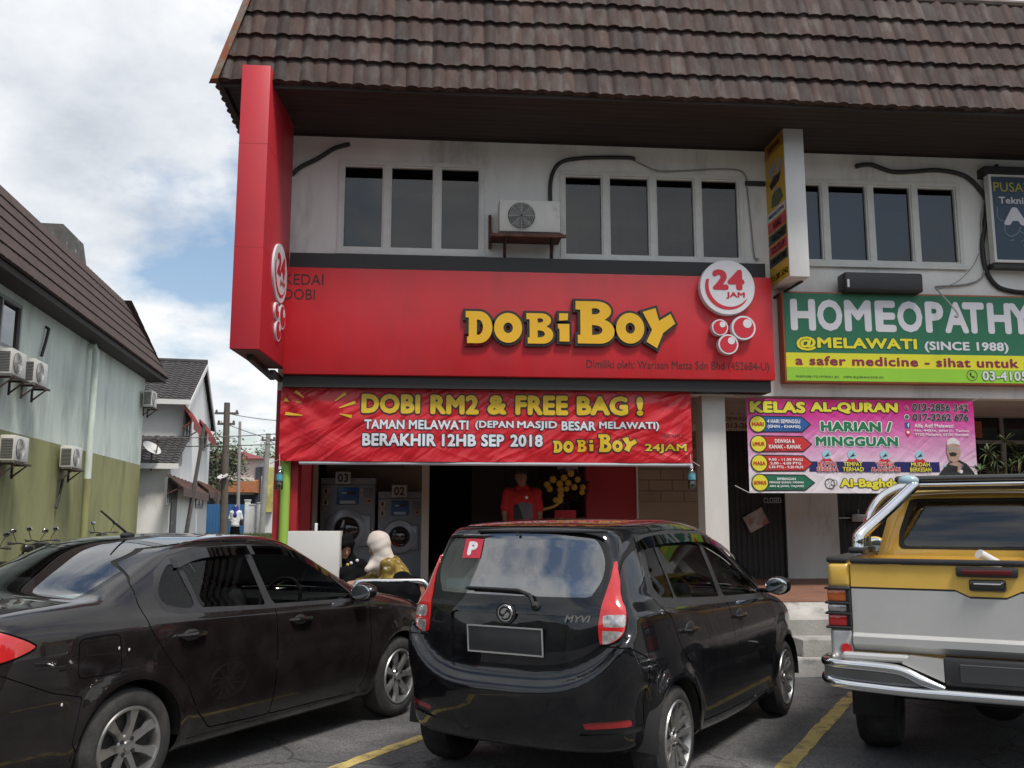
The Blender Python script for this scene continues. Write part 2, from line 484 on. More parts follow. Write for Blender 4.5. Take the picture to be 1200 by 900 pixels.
# ---------------------------------------------------------------- main shop row
ROOFT = mat('brown_roof_tile', (.040, .021, .017), .8, var=.42, vs=2.6, bump=.35, bs=60, dirt=((.085, .075, .07), .60, .12, 3.4), stretch=(2.2, 1, .6))
def tile_vary(m, px, pz, x0, z0):
    """each roof tile its own brightness"""
    nt = m.node_tree; N, L = nt.nodes, nt.links; bs = N['Principled BSDF']; src = bs.inputs['Base Color'].links[0].from_socket
    tc = N.new('ShaderNodeTexCoord'); sp = N.new('ShaderNodeSeparateXYZ'); L.new(tc.outputs['Object'], sp.inputs[0]); cb = N.new('ShaderNodeCombineXYZ')
    for a, p, o in ((0, px, x0), (2, pz, z0)):
        u = N.new('ShaderNodeMath'); u.operation = 'SUBTRACT'; u.inputs[1].default_value = o; L.new(sp.outputs[a], u.inputs[0])
        d = N.new('ShaderNodeMath'); d.operation = 'DIVIDE'; d.inputs[1].default_value = p; L.new(u.outputs[0], d.inputs[0])
        f = N.new('ShaderNodeMath'); f.operation = 'FLOOR'; L.new(d.outputs[0], f.inputs[0]); L.new(f.outputs[0], cb.inputs[a])
    wn = N.new('ShaderNodeTexWhiteNoise'); L.new(cb.outputs[0], wn.inputs['Vector'])
    mr = N.new('ShaderNodeMapRange'); mr.inputs['To Min'].default_value = .60; mr.inputs['To Max'].default_value = 1.45; L.new(wn.outputs['Value'], mr.inputs['Value'])
    sc = N.new('ShaderNodeVectorMath'); sc.operation = 'SCALE'; L.new(src, sc.inputs[0]); L.new(mr.outputs[0], sc.inputs['Scale']); L.new(sc.outputs[0], bs.inputs['Base Color'])
ROOFD = mat('dark_roof_tile', (.10, .062, .05), .85, var=.35, vs=3.5, bump=.35, bs=60, dirt=((.17, .14, .125), .62, .10, 4))
def tile_slope(b, O, A, U, Nn, Lg, S, k0=0.0, k1=0.0, gauge=.33, pitch=.2, amp=.022, lift=.035, per=8, mi=0, flat=False):
    """overlapping tile courses with a rounded profile; k0,k1 shorten the courses at both ends going up"""
    O, A, U, Nn = Vector(O), Vector(A), Vector(U), Vector(Nn)
    n = max(1, round(S/gauge)); g = S/n
    r = random.Random(11)
    for i in range(n):
        t0, t1 = i*g - .02, (i+1)*g + .02
        xa, xb = k0*max(0, t0), Lg - k1*max(0, t0)
        cnt = max(2, int((xb-xa)/pitch*per))
        top, bot, und = [], [], []
        for j in range(cnt+1):
            x = xa + (xb-xa)*j/cnt
            ph = (x/pitch) % 1.0
            if flat:
                w = amp*(0 if ph < .06 else 1)
                jit = .012*math.sin(37.7*math.floor(x/pitch)+i*3.1)
            else:
                w = amp*(abs(math.sin(PI*ph))**.8)*1.3 - amp*.3 + .010*math.sin(PI*x/pitch)
                jit = .010*math.sin(12.9*math.floor(x/pitch)+i*5.7)
            P0 = O + A*x + U*(t0+jit) + Nn*(lift+w)
            P1 = O + A*(min(max(x, k0*t1), Lg-k1*t1)) + U*t1 + Nn*(w*.9)
            bot.append(P0); top.append(P1); und.append(O + A*x + U*(t0+jit) + Nn*(w-.012 if i else -.03+w))
        m_ = cnt+1
        vs = und + bot + top
        fs = []
        for j in range(cnt):
            fs.append((j, j+1, m_+j+1, m_+j)); fs.append((m_+j, m_+j+1, 2*m_+j+1, 2*m_+j))
        b.add(vs, fs, mi)
ALU = mat('white_window_frame', (.62, .62, .59), .5, var=.08, vs=6)
PANE = glass_mat('window_glass', (.30, .33, .36), .8, .02, .02)
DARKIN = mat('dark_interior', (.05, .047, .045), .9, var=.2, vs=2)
CURT = mat('grey_blind', (.14, .155, .18), .85, var=.18, vs=.8)
def window(parent, x0, x1, z0, z1, mull, yf=YW, back=CURT, grille=False, ped=.55):
    f = MB(); fw = .055
    y0, y1 = yf-.02, yf+.09
    f.box(x0, x0+fw, y0, y1, z0, z1); f.box(x1-fw, x1, y0, y1, z0, z1)
    f.box(x0+fw, x1-fw, y0+.002, y1, z1-fw, z1); f.box(x0+fw, x1-fw, y0+.002, y1, z0, z0+fw)
    f.box(x0-.03, x1+.03, y0-.03, y0-.001, z0-.035, z0+.012)
    for mx in mull: f.box(mx-.04, mx+.04, y0+.004, y1-.002, z0+fw, z1-fw)
    edges = [x0+fw] + list(mull) + [x1-fw]
    for a, c in zip(edges[:-1], edges[1:]):       # inner casement frames
        a2, c2 = a+(.04 if a in mull else 0), c-(.04 if c in mull else 0)
        for q in ((a2, a2+.022), (c2-.022, c2)): f.box(*q, y0+.022, y1-.02, z0+fw, z1-fw)
        for q in ((z0+fw, z0+fw+.022), (z1-fw-.022, z1-fw)): f.box(a2+.022, c2-.022, y0+.024, y1-.022, *q)
    fo = obj('window', f, ALU, parent, smooth=0)
    p = MB(); yp = yf+.045
    p.quad((x0+fw, yp, z0+fw), (x1-fw, yp, z0+fw), (x1-fw, yp, z1-fw), (x0+fw, yp, z1-fw))
    obj('pane', p, PANE, fo, smooth=0)
    c = MB(); r = random.Random(int(x0*10))
    for a, d in zip(edges[:-1], edges[1:]): c.box(a-.02, d+.02, yf+.20, yf+.206, z0-.05, z1-(z1-z0)*(.22+r.uniform(-.10, .14)))
    obj('blind', c, back, fo, smooth=0)
    if grille:
        g = MB()
        for k in range(int((x1-x0)/.14)+1): g.box(x0+.14*k, x0+.14*k+.012, yf+.14, yf+.152, z0, z1)
        for k in range(int((z1-z0)/.16)+1): g.box(x0, x1, yf+.153, yf+.165, z0+.16*k, z0+.16*k+.012)
        obj('grille', g, mat('grille_iron', (.02, .022, .025), .6), fo, smooth=0)
    return fo

shop = thing('shop_building', 'two storey white shop row with a steep brown tiled roof above red and green signboards', 'building', (2, 11.9, 0))
ZB, ZT = 3.18, 6.62      # underside of the upper wall, soffit
W = []
for (l, r_, t, b_, mull) in ((396.5, 567.5, 189, 297, (453, 512)), (656.5, 871, 202, 306, (710, 765, 818)), (922, 1126, 211, 311.5, (967, 1020, 1072))):
    x0, x1 = at(l, 245, YW).x, at(r_, 255, YW).x
    z1 = at((l+r_)/2, t+1.5, YW).z; z0 = at((l+r_)/2, b_, YW).z
    W.append((x0, x1, z0, z1, [at(q, 250, YW).x for q in mull]))
def upper_wall():
    b = MB(); y0, y1 = YW, YW+.2
    xs = [SX0] + [v for w in W for v in w[:2]] + [SX1]
    for a, c in zip(xs[0::2], xs[1::2]): b.box(a, c, y0, y1, ZB, ZT)
    for (a, c, z0, z1, m_) in W:
        b.box(a, c, y0, y1, ZB, z0); b.box(a, c, y0, y1, z1, ZT)
    b.box(SX0, SX0+.2, y1, 20, ZB, ZT)
    b.box(SX1-.2, SX1, y1, 20, ZB, ZT)
    b.box(SX0, SX1, 20, 20.2, 0, ZT)
    obj('wall', b, WHITE, shop, smooth=0)
    f = MB(); f.box(SX0+.2, SX1-.2, YW+.2, 20, ZB+.01, ZB+.16)
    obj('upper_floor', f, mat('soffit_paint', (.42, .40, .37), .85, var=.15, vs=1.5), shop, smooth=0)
upper_wall()
for i, w in enumerate(W): window(shop, *w, back=CURT, grille=(i == 1))
# soffit boards, tiled mansard
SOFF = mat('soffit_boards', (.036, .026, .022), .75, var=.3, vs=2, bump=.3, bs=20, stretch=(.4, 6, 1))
EY = 10.5; EXL = at(256, 95, EY).x
EZ = at(330, 97, EY).z
def roof():
    s = MB()
    nb = 11
    for i in range(nb):
        a = EY+.06 + (YW-EY-.06)*i/nb; s.box(EXL+.08, SX1, a, a+(YW-EY-.06)/nb-.008, EZ-.03+.01*i/nb, EZ+.01+.01*i/nb)
    s.box(EXL+.08, SX0, YW, 19.8, EZ-.03, EZ+.01)
    s.box(SX0, SX1, YW+.003, 19.9, ZT+.002, ZT+.05)
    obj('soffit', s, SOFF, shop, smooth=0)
    r = MB()
    ang = R(77); U = Vector((0, math.cos(ang), math.sin(ang))); Nn = Vector((0, -math.sin(ang), math.cos(ang)))
    S = 1.74; kx = math.cos(ang)
    tile_slope(r, (EXL, EY, EZ), (1, 0, 0), U, Nn, SX1-EXL, S, kx, 0, gauge=.36, pitch=.157, lift=.05)
    U2 = Vector((math.cos(ang), 0, math.sin(ang))); N2 = Vector((-math.sin(ang), 0, math.cos(ang)))
    tile_slope(r, (EXL, 20.2, EZ), (0, -1, 0), U2, N2, 20.2-EY, S, 0, kx, gauge=.36, pitch=.157, lift=.05)
    tile_vary(ROOFT, .157, S*math.sin(ang)/max(1, round(S/.36)), EXL-2, EZ)
    ro = obj('roof', r, ROOFT, shop, smooth=50, fixn=False)
    top = EZ + S*math.sin(ang); ty = EY + S*kx; tx = EXL + S*kx
    c = MB()
    c.box(tx, SX1, ty, 20, top-.06, top-.02)
    c.tube([(tx-.02, ty, top+.02), (SX1, ty, top+.02)], .05, 8)
    obj('roof_cap', c, mat('roof_cap', (.13, .10, .09), .8, var=.3, vs=5), ro)
    h = MB()                                     # rusty flashing over the hip
    d = Vector((tx-EXL, ty-EY, top-EZ)); nrm = Vector((-1, -1, .55)).normalized(); sd_ = d.normalized().cross(nrm)
    P = []
    for k in range(9):
        p = Vector((EXL, EY, EZ)) + d*(k/8*1.05-.03) + nrm*.055
        P += [p - sd_*.10, p + nrm*.035, p + sd_*.10, p - nrm*.05]
    h.add(P, [(4*k+a, 4*k+(a+1) % 4, 4*k+4+(a+1) % 4, 4*k+4+a) for k in range(8) for a in range(4)] + [(3, 2, 1, 0), (32, 33, 34, 35)])
    obj('hip_flashing', h, mat('rusty_flashing', (.16, .13, .10), .8, var=.3, vs=8, dirt=((.22, .06, .02), .5, .05, 7)), ro)
    e = MB(); e.box(EXL+.05, SX1, EY+.02, EY+.055, EZ-.06, EZ+.05); e.box(EXL+.02, EXL+.05, EY+.02, 20, EZ-.06, EZ+.05)
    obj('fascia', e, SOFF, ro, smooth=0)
roof()

REDW = mat('red_paint', (.34, .012, .02), .55, var=.12, vs=2)
BEIGE_BRICK = brick_mat('beige_tiles', (.30, .235, .16), (.27, .21, .145), (.17, .135, .10), 1.0, .36, .165, .012, .5)
BEIGE = mat('beige_board', (.30, .235, .16), .7, var=.1, vs=2)
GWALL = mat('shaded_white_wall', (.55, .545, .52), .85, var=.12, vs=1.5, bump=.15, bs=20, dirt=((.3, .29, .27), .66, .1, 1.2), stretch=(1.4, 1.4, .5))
def gx(px, Y=YR): return at(px, 600, Y).x
OP0, OP1 = gx(366), gx(687)
def ground_floor():
    t = .18
    b = MB(); b.box(SX0, OP0, YR-.25, YR+t, FZ, ZB); obj('red_wall', b, REDW, shop, smooth=0)
    b = MB(); b.box(OP1, gx(746), YR, YR+t, FZ, ZB); obj('red_wall', b, REDW, shop, smooth=0)
    b = MB(); zb = at(780, 588, YR).z
    b.box(gx(748), gx(828), YR-.02, YR+t, zb, ZB, 0); b.box(gx(748), gx(828), YR-.015, YR+t, FZ, zb, 1)
    b.box(gx(746), gx(748), YR-.03, YR+t, FZ, ZB, 2)
    obj('tiled_panel', b, [BEIGE_BRICK, BEIGE, ALU], shop, smooth=0)
    b = MB()
    D0, D1 = gx(850), gx(921); zd = at(885, 490, YR).z
    b.box(gx(828), D0, YR-.004, YR+t, FZ, ZB); b.box(D0, D1, YR, YR+t, zd, ZB)
    b.box(D1, gx(982), YR, YR+t, FZ, ZB)
    E0, E1 = gx(982), gx(1085); ze = at(1040, 520, YR).z
    b.box(E0, E1, YR, YR+t, ze, ZB)
    b.box(E1, gx(1120), YR, YR+t, FZ, ZB)
    F0, F1 = gx(1120), gx(1320); zf0 = FZ+.7; zf = at(1170, 485, YR).z
    b.box(F0, F1, YR, YR+t, zf, ZB); b.box(F0, F1, YR, YR+t, FZ, zf0); b.box(F1, SX1, YR, YR+t, FZ, ZB)
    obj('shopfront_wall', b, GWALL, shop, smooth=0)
    # end walls of the recess and the back rooms
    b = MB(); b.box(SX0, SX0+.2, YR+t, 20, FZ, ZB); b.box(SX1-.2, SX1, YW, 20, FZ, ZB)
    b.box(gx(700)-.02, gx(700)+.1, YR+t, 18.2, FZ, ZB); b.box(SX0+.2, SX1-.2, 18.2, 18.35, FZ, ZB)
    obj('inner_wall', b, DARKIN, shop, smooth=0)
    # dark folding grille doors
    IRON = mat('black_iron', (.018, .018, .018), .5, var=.3, vs=8)
    for (a, c, zt) in ((D0, D1, zd), (E0, E1, ze)):
        d = MB(); d.box(a, c, YR+.07, YR+.10, FZ, zt)
        do = obj('door', d, mat('dark_door', (.022, .019, .018), .45, var=.3, vs=3), shop, smooth=0)
        g = MB(); n = int((c-a)/.085)
        for k in range(n+1): x = a+.01+(c-a-.03)*k/n; g.box(x, x+.014, YR+.02, YR+.034, FZ+.02, zt)
        for k in range(6): z = FZ+.1+(zt-FZ-.2)*k/5; g.box(a, c, YR+.035, YR+.047, z, z+.03)
        obj('grille', g, IRON, do, smooth=0)
        if a == E0:
            l = MB(); z = at(1010, 607, YR).z; l.box(a, c-.05, YR-.01, YR+.012, z-.012, z+.012); l.rbox(a+.2, a+.42, YR-.05, YR-.011, z-.06, z+.06, .01)
            l.tube([(a+.31, YR-.03, z+.06), (a+.31, YR-.03, z+.13)], .012, 8)
            obj('bolt', l, mat('grey_steel', (.30, .30, .30), .4, .6), do)
        else:
            l = MB(); c1, c2 = at(870, 597, YR-.02), at(903, 622, YR-.02)
            l.box(-.17, .17, -.004, .004, -.13, .13, M=Matrix.Translation(((c1.x+c2.x)/2, YR-.0, (c1.z+c2.z)/2)) @ Matrix.Rotation(R(-28), 4, 'Y'))
            obj('poster', l, mat('poster_paper', (.34, .30, .28), .6, var=.5, vs=6, dirt=((.30, .12, .08), .55, .05, 7)), do, smooth=0)
            tx = MB(); vs, fs = text2d('CLOSED', .02); fit = fit2d(vs, at(872, 0, YR).x, at(891, 0, YR).x, at(0, 588, YR).z, at(0, 581, YR).z)
            facing(YR+.018).put(tx, fit, fs); obj('lettering', tx, mat('grey_letter', (.35, .35, .34), .6), do, smooth=0)
    # window at the right end
    f = MB(); fw = .06
    for x in (F0, F0+(F1-F0)*.3, F0+(F1-F0)*.65, F1-fw): f.box(x, x+fw, YR+.02, YR+.1, zf0, zf)
    for z in (zf0, zf-.48, zf-fw): f.box(F0, F1, YR+.022, YR+.098, z, z+fw)
    fo = obj('window', f, mat('grey_frame', (.2, .2, .2), .5), shop, smooth=0)
    p = MB(); p.quad((F0, YR+.06, zf0), (F1, YR+.06, zf0), (F1, YR+.06, zf), (F0, YR+.06, zf)); obj('pane', p, PANE, fo, smooth=0)
    p = MB(); p.box(F0+.1, F0+.55, YR+.03, YR+.05, zf-.38, zf-.12); obj('notice', p, mat('orange_notice', (.35, .09, .03), .6, var=.2, vs=9), fo, smooth=0)
    # column and beams of the five-foot way
    b = MB(); c0, c1 = at(825, 550, YW).x, at(852, 550, YW).x
    b.box(c0, c1, YW+.003, YW+.32, FZ, ZB)
    b.box(c0+.01, c1-.01, YW+.32, YR, ZB-.34, ZB)
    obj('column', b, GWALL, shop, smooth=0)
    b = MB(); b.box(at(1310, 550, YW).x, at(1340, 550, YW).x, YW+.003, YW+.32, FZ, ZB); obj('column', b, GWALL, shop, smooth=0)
    b = MB(); b.box(SX0, SX0+.3, YW+.003, YW+.32, FZ, ZB); obj('column', b, REDW, shop, smooth=0)
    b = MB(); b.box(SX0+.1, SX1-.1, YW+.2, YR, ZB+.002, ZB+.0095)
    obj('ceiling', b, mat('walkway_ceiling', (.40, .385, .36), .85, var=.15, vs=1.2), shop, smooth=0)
    # light boards above the door behind the pink banner
    b = MB(); z0, z1 = at(860, 505, YR).z, at(860, 466, YR).z
    b.box(gx(832), gx(905), YR-.03, YR-.006, z0, z1)
    so = obj('fascia_board', b, mat('cream_board', (.42, .40, .35), .6, var=.1), shop, smooth=0)
    tx = MB()
    for (s_, a, c, t_, b_) in (('KELAS', 856, 880, 471, 477), ('AL-QURAN', 855, 890, 479, 486), ('DEWASA', 853, 880, 489, 493), ('013-28', 853, 880, 496, 502)):
        vs, fs = text2d(s_, .02, .001); fit = fit2d(vs, gx(a), gx(c), at(860, b_, YR).z, at(860, t_, YR).z); facing(YR-.033).put(tx, fit, fs)
    obj('lettering', tx, mat('brown_letter', (.12, .06, .02), .6), so, smooth=0)
ground_floor()
def laundry_front():
    f = MB(); x = gx(494); 
    f.box(x, x+.11, YR-.02, YR+.12, FZ, ZB); f.box(OP0, OP0+.06, YR-.02, YR+.12, FZ, ZB); f.box(OP0+.06, x, YR-.016, YR+.116, ZB-.62, ZB-.5)
    obj('shopfront_frame', f, mat('cream_frame', (.42, .38, .33), .5), shop, smooth=0)
    p = MB(); p.box(OP0+.06, x+.05, 14.95, 15.05, FZ, ZB)
    obj('partition', p, mat('brown_partition', (.20, .15, .115), .7, var=.12, vs=2), shop, smooth=0)
    p = MB(); a, c = at(384, 541, YR-.05), at(474, 548, YR-.05); p.rbox(a.x, c.x, YR-.09, YR-.022, c.z, a.z+.04, .01)
    obj('transom_board', p, mat('black_board', (.012, .012, .014), .5), shop, smooth=0)
    p = MB(); a = gx(560); 
    for k in range(3): p.box(a+.6*k, a+.6*k+.04, 16.2, 16.24, FZ, ZB)
    p.box(a, a+1.7, 16.25, 16.3, FZ, ZB)
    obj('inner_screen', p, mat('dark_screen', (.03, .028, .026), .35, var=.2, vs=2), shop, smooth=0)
laundry_front()

# ---------------------------------------------------------------- the mint and olive building to the left
LB_A = Vector((-.077, .997, 0)); LB_P = at(167, 500, 31.0)
LB_N = Vector((.997, .077, 0))                   # its visible wall faces this way
def lb(s, z, o=0.0):
    """point on the wall: s metres from the far corner back towards the street, o metres proud"""
    p = Vector((LB_P.x, LB_P.y, 0)) - LB_A*s + LB_N*o
    return Vector((p.x, p.y, z))
def left_building():
    t = thing('corner_building', 'pale mint and olive painted building with a brown tiled mansard roof left of the cars', 'building', tuple(lb(8, 0)))
    zs, z1 = at(165, 545, 31).z, 6.9
    L_ = 26
    def wallbox(b, s0, s1, za, zb, o=0.0, th=8.0, mi=0):
        q = [lb(s0, 0, o), lb(s1, 0, o), lb(s1, 0, -th), lb(s0, 0, -th)]
        vs = [(p.x, p.y, za) for p in q] + [(p.x, p.y, zb) for p in q]
        b.add(vs, [(3,2,1,0), (4,5,6,7), (0,1,5,4), (1,2,6,5), (2,3,7,6), (3,0,4,7)], mi)
    b = MB(); w0, w1, wz0, wz1 = 11.28, 13.4, 4.98, 6.0
    wallbox(b, 0, w0, zs, z1); wallbox(b, w1, L_, zs, z1); wallbox(b, w0, w1, zs, wz0); wallbox(b, w0, w1, wz1, z1)
    obj('upper_wall', b, mat('mint_render', (.60, .665, .60), .85, var=.1, vs=.8, bump=.2, bs=20, dirt=((.33, .36, .33), .60, .12, .7), stretch=(1.3, 1.3, .4)), t, smooth=0)
    b = MB(); wallbox(b, -.001, L_, -.2, zs-.0, .004)
    obj('lower_wall', b, mat('olive_render', (.27, .275, .12), .85, var=.13, vs=.8, bump=.2, bs=20, dirt=((.15, .15, .07), .57, .12, .8), stretch=(1.3, 1.3, .35)), t, smooth=0)
    # window
    f = MB()
    def fb(s0, s1, za, zb, o0, o1):
        q = [lb(s0, 0, o1), lb(s1, 0, o1), lb(s1, 0, o0), lb(s0, 0, o0)]
        vs = [(p.x, p.y, za) for p in q] + [(p.x, p.y, zb) for p in q]
        f.add(vs, [(3,2,1,0), (4,5,6,7), (0,1,5,4), (1,2,6,5), (2,3,7,6), (3,0,4,7)])
    for s in (w0, (w0+w1)/2-.03, w1-.07): fb(s, s+.07, wz0, wz1, -.08, .01)
    for z in (wz0, wz1-.07): fb(w0, w1, z, z+.07, -.078, .008)
    fo = obj('window', f, mat('grey_frame', (.2, .2, .2), .5), t, smooth=0)
    p = MB(); p.add([tuple(lb(s, z, -.05)) for s, z in ((w0, wz0), (w1, wz0), (w1, wz1), (w0, wz1))], [(0,1,2,3)]); obj('pane', p, glass_mat('dark_glass', (.1, .12, .14), .3, .02, .0), fo, smooth=0)
    # mansard
    r = MB(); ez = at(179, 439, 31).z; ang = R(62)
    U = (-LB_N)*math.cos(ang) + Vector((0, 0, math.sin(ang))); Nn = LB_N*math.sin(ang) + Vector((0, 0, math.cos(ang)))
    O = lb(-.75, ez, .55)
    S = 2.66
    tile_slope(r, O, -LB_A, U, Nn, L_+.7, S, .47*.8, 0, gauge=.443, pitch=.3, amp=.012, lift=.03, per=4, flat=True)
    U2 = (-LB_A)*math.cos(ang) + Vector((0, 0, math.sin(ang))); N2 = LB_A*math.sin(ang) + Vector((0, 0, math.cos(ang)))
    tile_slope(r, O, -LB_N, U2, N2, 9, S, .47*.8, 0, gauge=.443, pitch=.3, amp=.012, lift=.03, per=4, flat=True)
    ro = obj('roof', r, mat('plain_roof_tile', (.052, .03, .024), .85, var=.35, vs=2.5, bump=.3, bs=40, dirt=((.06, .04, .035), .58, .1, 3)), t, smooth=30, fixn=False)
    c = MB()
    q = [lb(-.75, 0, .5), lb(L_, 0, .5), lb(L_, 0, -8.5), lb(-.75, 0, -8.5)]
    c.add([(p.x, p.y, ez-.16) for p in q] + [(p.x, p.y, ez-.02) for p in q], [(3,2,1,0), (4,5,6,7), (0,1,5,4), (1,2,6,5), (2,3,7,6), (3,0,4,7)])
    obj('fascia', c, SOFF, ro, smooth=0)
    zt = ez + S*math.sin(ang)
    c = MB(); q = [lb(.5, 0, -.75), lb(L_, 0, -.75), lb(L_, 0, -8), lb(.5, 0, -8)]
    c.add([(p.x, p.y, zt-.12) for p in q] + [(p.x, p.y, zt-.02) for p in q], [(3,2,1,0), (4,5,6,7), (0,1,5,4), (1,2,6,5), (2,3,7,6), (3,0,4,7)])
    obj('roof_deck', c, SOFF, ro, smooth=0)
    # turret over the roof
    d = MB(); s0, s1, o0, o1 = 2.0, 4.5, -1.3, -2.6; zd = zt+1.35
    base = [lb(s0, zt-.3, o0), lb(s1, zt-.3, o0), lb(s1, zt-.3, o1), lb(s0, zt-.3, o1)]
    topq = [lb(s0+.25, zd, o0-.25), lb(s1-.25, zd, o0-.25), lb(s1-.25, zd, o1+.2), lb(s0+.25, zd, o1+.2)]
    d.add([tuple(p) for p in base+topq], [(3,2,1,0), (4,5,6,7), (0,1,5,4), (1,2,6,5), (2,3,7,6), (3,0,4,7)])
    obj('roof_turret', d, mat('weathered_sheet', (.07, .068, .06), .8, var=.4, vs=3, dirt=((.3, .3, .29), .62, .03, 3)), t, smooth=0)
    # drain pipe
    p = MB(); s = 6.5; zt_ = at(103, 412, 25).z
    p.tube([tuple(lb(s, zt_+.05, -.1)), tuple(lb(s, zt_+.05, .16)), tuple(lb(s, zt_-.1, .2)), tuple(lb(s, 2.6, .2))], .085, 12, 0)
    p.tube([tuple(lb(s, 2.6, .2)), tuple(lb(s, .2, .2))], .087, 12, 1)
    obj('drain_pipe', p, [mat('mint_render', (0, 0, 0)), mat('olive_render', (0, 0, 0))], t)
    return ez
left_building()

# ---------------------------------------------------------------- air conditioners
ACW = mat('ac_casing', (.60, .59, .55), .5, var=.06, vs=3, dirt=((.35, .33, .29), .66, .1, 4))
BLK = mat('black_metal', (.02, .02, .021), .5, var=.2, vs=9)
BLKR = mat('black_rubber', (.014, .014, .014), .7, var=.2, vs=9)
def ac_unit(label, loc, rz, w=.78, h=.54, d=.28, tray=True, group='air conditioner outdoor units', sided=True):
    t = thing('ac_unit', label, 'air conditioner', loc, rz, group, local=True)   # front faces local -y, base at z=0
    c = MB(); c.rbox(-w/2, w/2, -d, 0, .03, h, .018)
    c.box(-w/2+.05, -w/2+.13, -d+.03, -.03, 0, .03); c.box(w/2-.13, w/2-.05, -d+.03, -.03, 0, .03)
    co = obj('casing', c, ACW, t)
    if sided:                                       # coil fins on the side
        g = MB(); n = 13
        for k in range(n): z = .08+(h-.14)*k/n; g.box(-w/2-.006, -w/2-.001, -d+.03, -.03, z, z+.018)
        obj('coil_guard', g, mat('dark_coil', (.06, .06, .06), .5), co, smooth=0)
    cx, cz, r = -w*.14, h*.52, h*.39
    f = MB(); M_ = Matrix.Translation((cx, -d-.002, cz)) @ Matrix.Rotation(PI/2, 4, 'X')
    f.lathe([(r*.98, 0), (r*.98, .003), (0.0, .003)], 28, M=M_)
    fo = obj('fan', f, mat('fan_dark', (.05, .05, .052), .6), t)
    b = MB()
    for k in range(5):
        a = 2*PI*k/5
        p = [(cx+r*.16*math.cos(a), -d-.008, cz+r*.16*math.sin(a)), (cx+r*.86*math.cos(a+.1), -d-.012, cz+r*.86*math.sin(a+.1)), (cx+r*.9*math.cos(a+.75), -d-.006, cz+r*.9*math.sin(a+.75))]
        b.add(p + [(q[0], q[1]+.002, q[2]) for q in p], [(0,1,2), (5,4,3), (0,3,4,1), (1,4,5,2), (2,5,3,0)])
    obj('blade', b, mat('fan_blade', (.16, .16, .16), .5), fo, smooth=0)
    g = MB()
    for k in range(1, 9):
        rr = r*k/8.0
        g.tube([(cx+rr*math.cos(a*PI/14), -d-.022, cz+rr*math.sin(a*PI/14)) for a in range(29)], .004, 4, caps=False)
    for k in range(8):
        a = PI*k/4; g.tube([(cx+.03*math.cos(a), -d-.024, cz+.03*math.sin(a)), (cx+r*math.cos(a), -d-.02, cz+r*math.sin(a))], .004, 4)
    obj('fan_guard', g, mat('guard_grey', (.45, .45, .43), .5), t)
    if tray:
        k = MB()
        for x in (-w/2+.09, w/2-.09):
            k.box(x-.02, x+.02, -d-.06, 0, -.045, -.005); k.box(x-.02, x+.02, -.04, 0, -.3, -.045)
            k.add([(x-.01, -d-.02, -.045), (x+.01, -d-.02, -.045), (x+.01, -.04, -.27), (x-.01, -.04, -.27), (x-.01, -d+.02, -.045), (x+.01, -d+.02, -.045), (x+.01, -.04, -.225), (x-.01, -.04, -.225)],
                  [(0,1,2,3), (7,6,5,4), (0,4,5,1), (1,5,6,2), (3,2,6,7), (0,3,7,4)])
        k.box(-w/2-.02, w/2+.02, -d-.07, -d-.03, -.04, -.002); 
        obj('bracket', k, mat('rusty_bracket', (.05, .03, .025), .7, var=.4, vs=8), t, smooth=0)
    return t
def ac_on_facade():
    a = at(585, 280, 11.5); b = at(657, 280, 11.5)
    t = ac_unit('white air conditioner unit on a bracket between the two window bands above the red signboard', ((a.x+b.x)/2, YW-.12, at(620, 277, 11.6).z), 0, w=b.x-a.x, h=at(620, 237, 11.5).z-at(620, 277, 11.5).z, sided=False)
    k = MB(); w = b.x-a.x
    k.tube([(-w/2-.1, -.38, -.02), (-w/2-.1, .1, -.02)], .014, 6); k.box(-w/2-.12, w/2+.06, -.36, -.32, -.06, -.02)
    k.box(-w/2-.12, -w/2-.08, .06, .1, -.1, .36); k.box(-w/2-.1, w/2+.02, -.3, .1, -.02, -.008)
    obj('tray', k, mat('rusty_tray', (.10, .04, .03), .75, var=.4, vs=7), t, smooth=0)
ac_on_facade()
LBR = -PI/2 + math.atan2(.077, .997) + PI + 0   # local -y turned to the wall normal
def lb_rz():
    # local -y -> LB_N
    return math.atan2(LB_N.x, -LB_N.y)
for (px, py, s, lab, w) in ((33, 453, 11.05, 'white air conditioner unit right beside the dark window on the mint wall', .8),
                            (6, 443, 13.0, 'white air conditioner unit directly below the dark window at the left edge', .8),
                            (170, 478, 1.3, 'small white air conditioner unit near the far corner of the mint wall', .74),
                            (83, 550, 7.4, 'white air conditioner unit astride the mint and olive line left of the drain pipe', .78),
                            (17, 543, 12.0, 'white air conditioner unit astride the mint and olive line, cut by the left edge', .8)):
    p = lb(s, 0, .06); 
    # slide along the wall until it meets the survey column
    best = min((abs((lambda q: (q.x*_rt.x+q.y*_rt.y)/(q.x*_fw.x+q.y*_fw.y+(3.5-CH)*_fw.z))(lb(k*.05, 0, .2)) - (px-600)/CF), k*.05) for k in range(0, 500))[1]
    q = lb(best, 0, .1); z = at(px, py, lb(best, 0, .3).y).z
    ac_unit(lab, (q.x, q.y, z), lb_rz(), w=w)
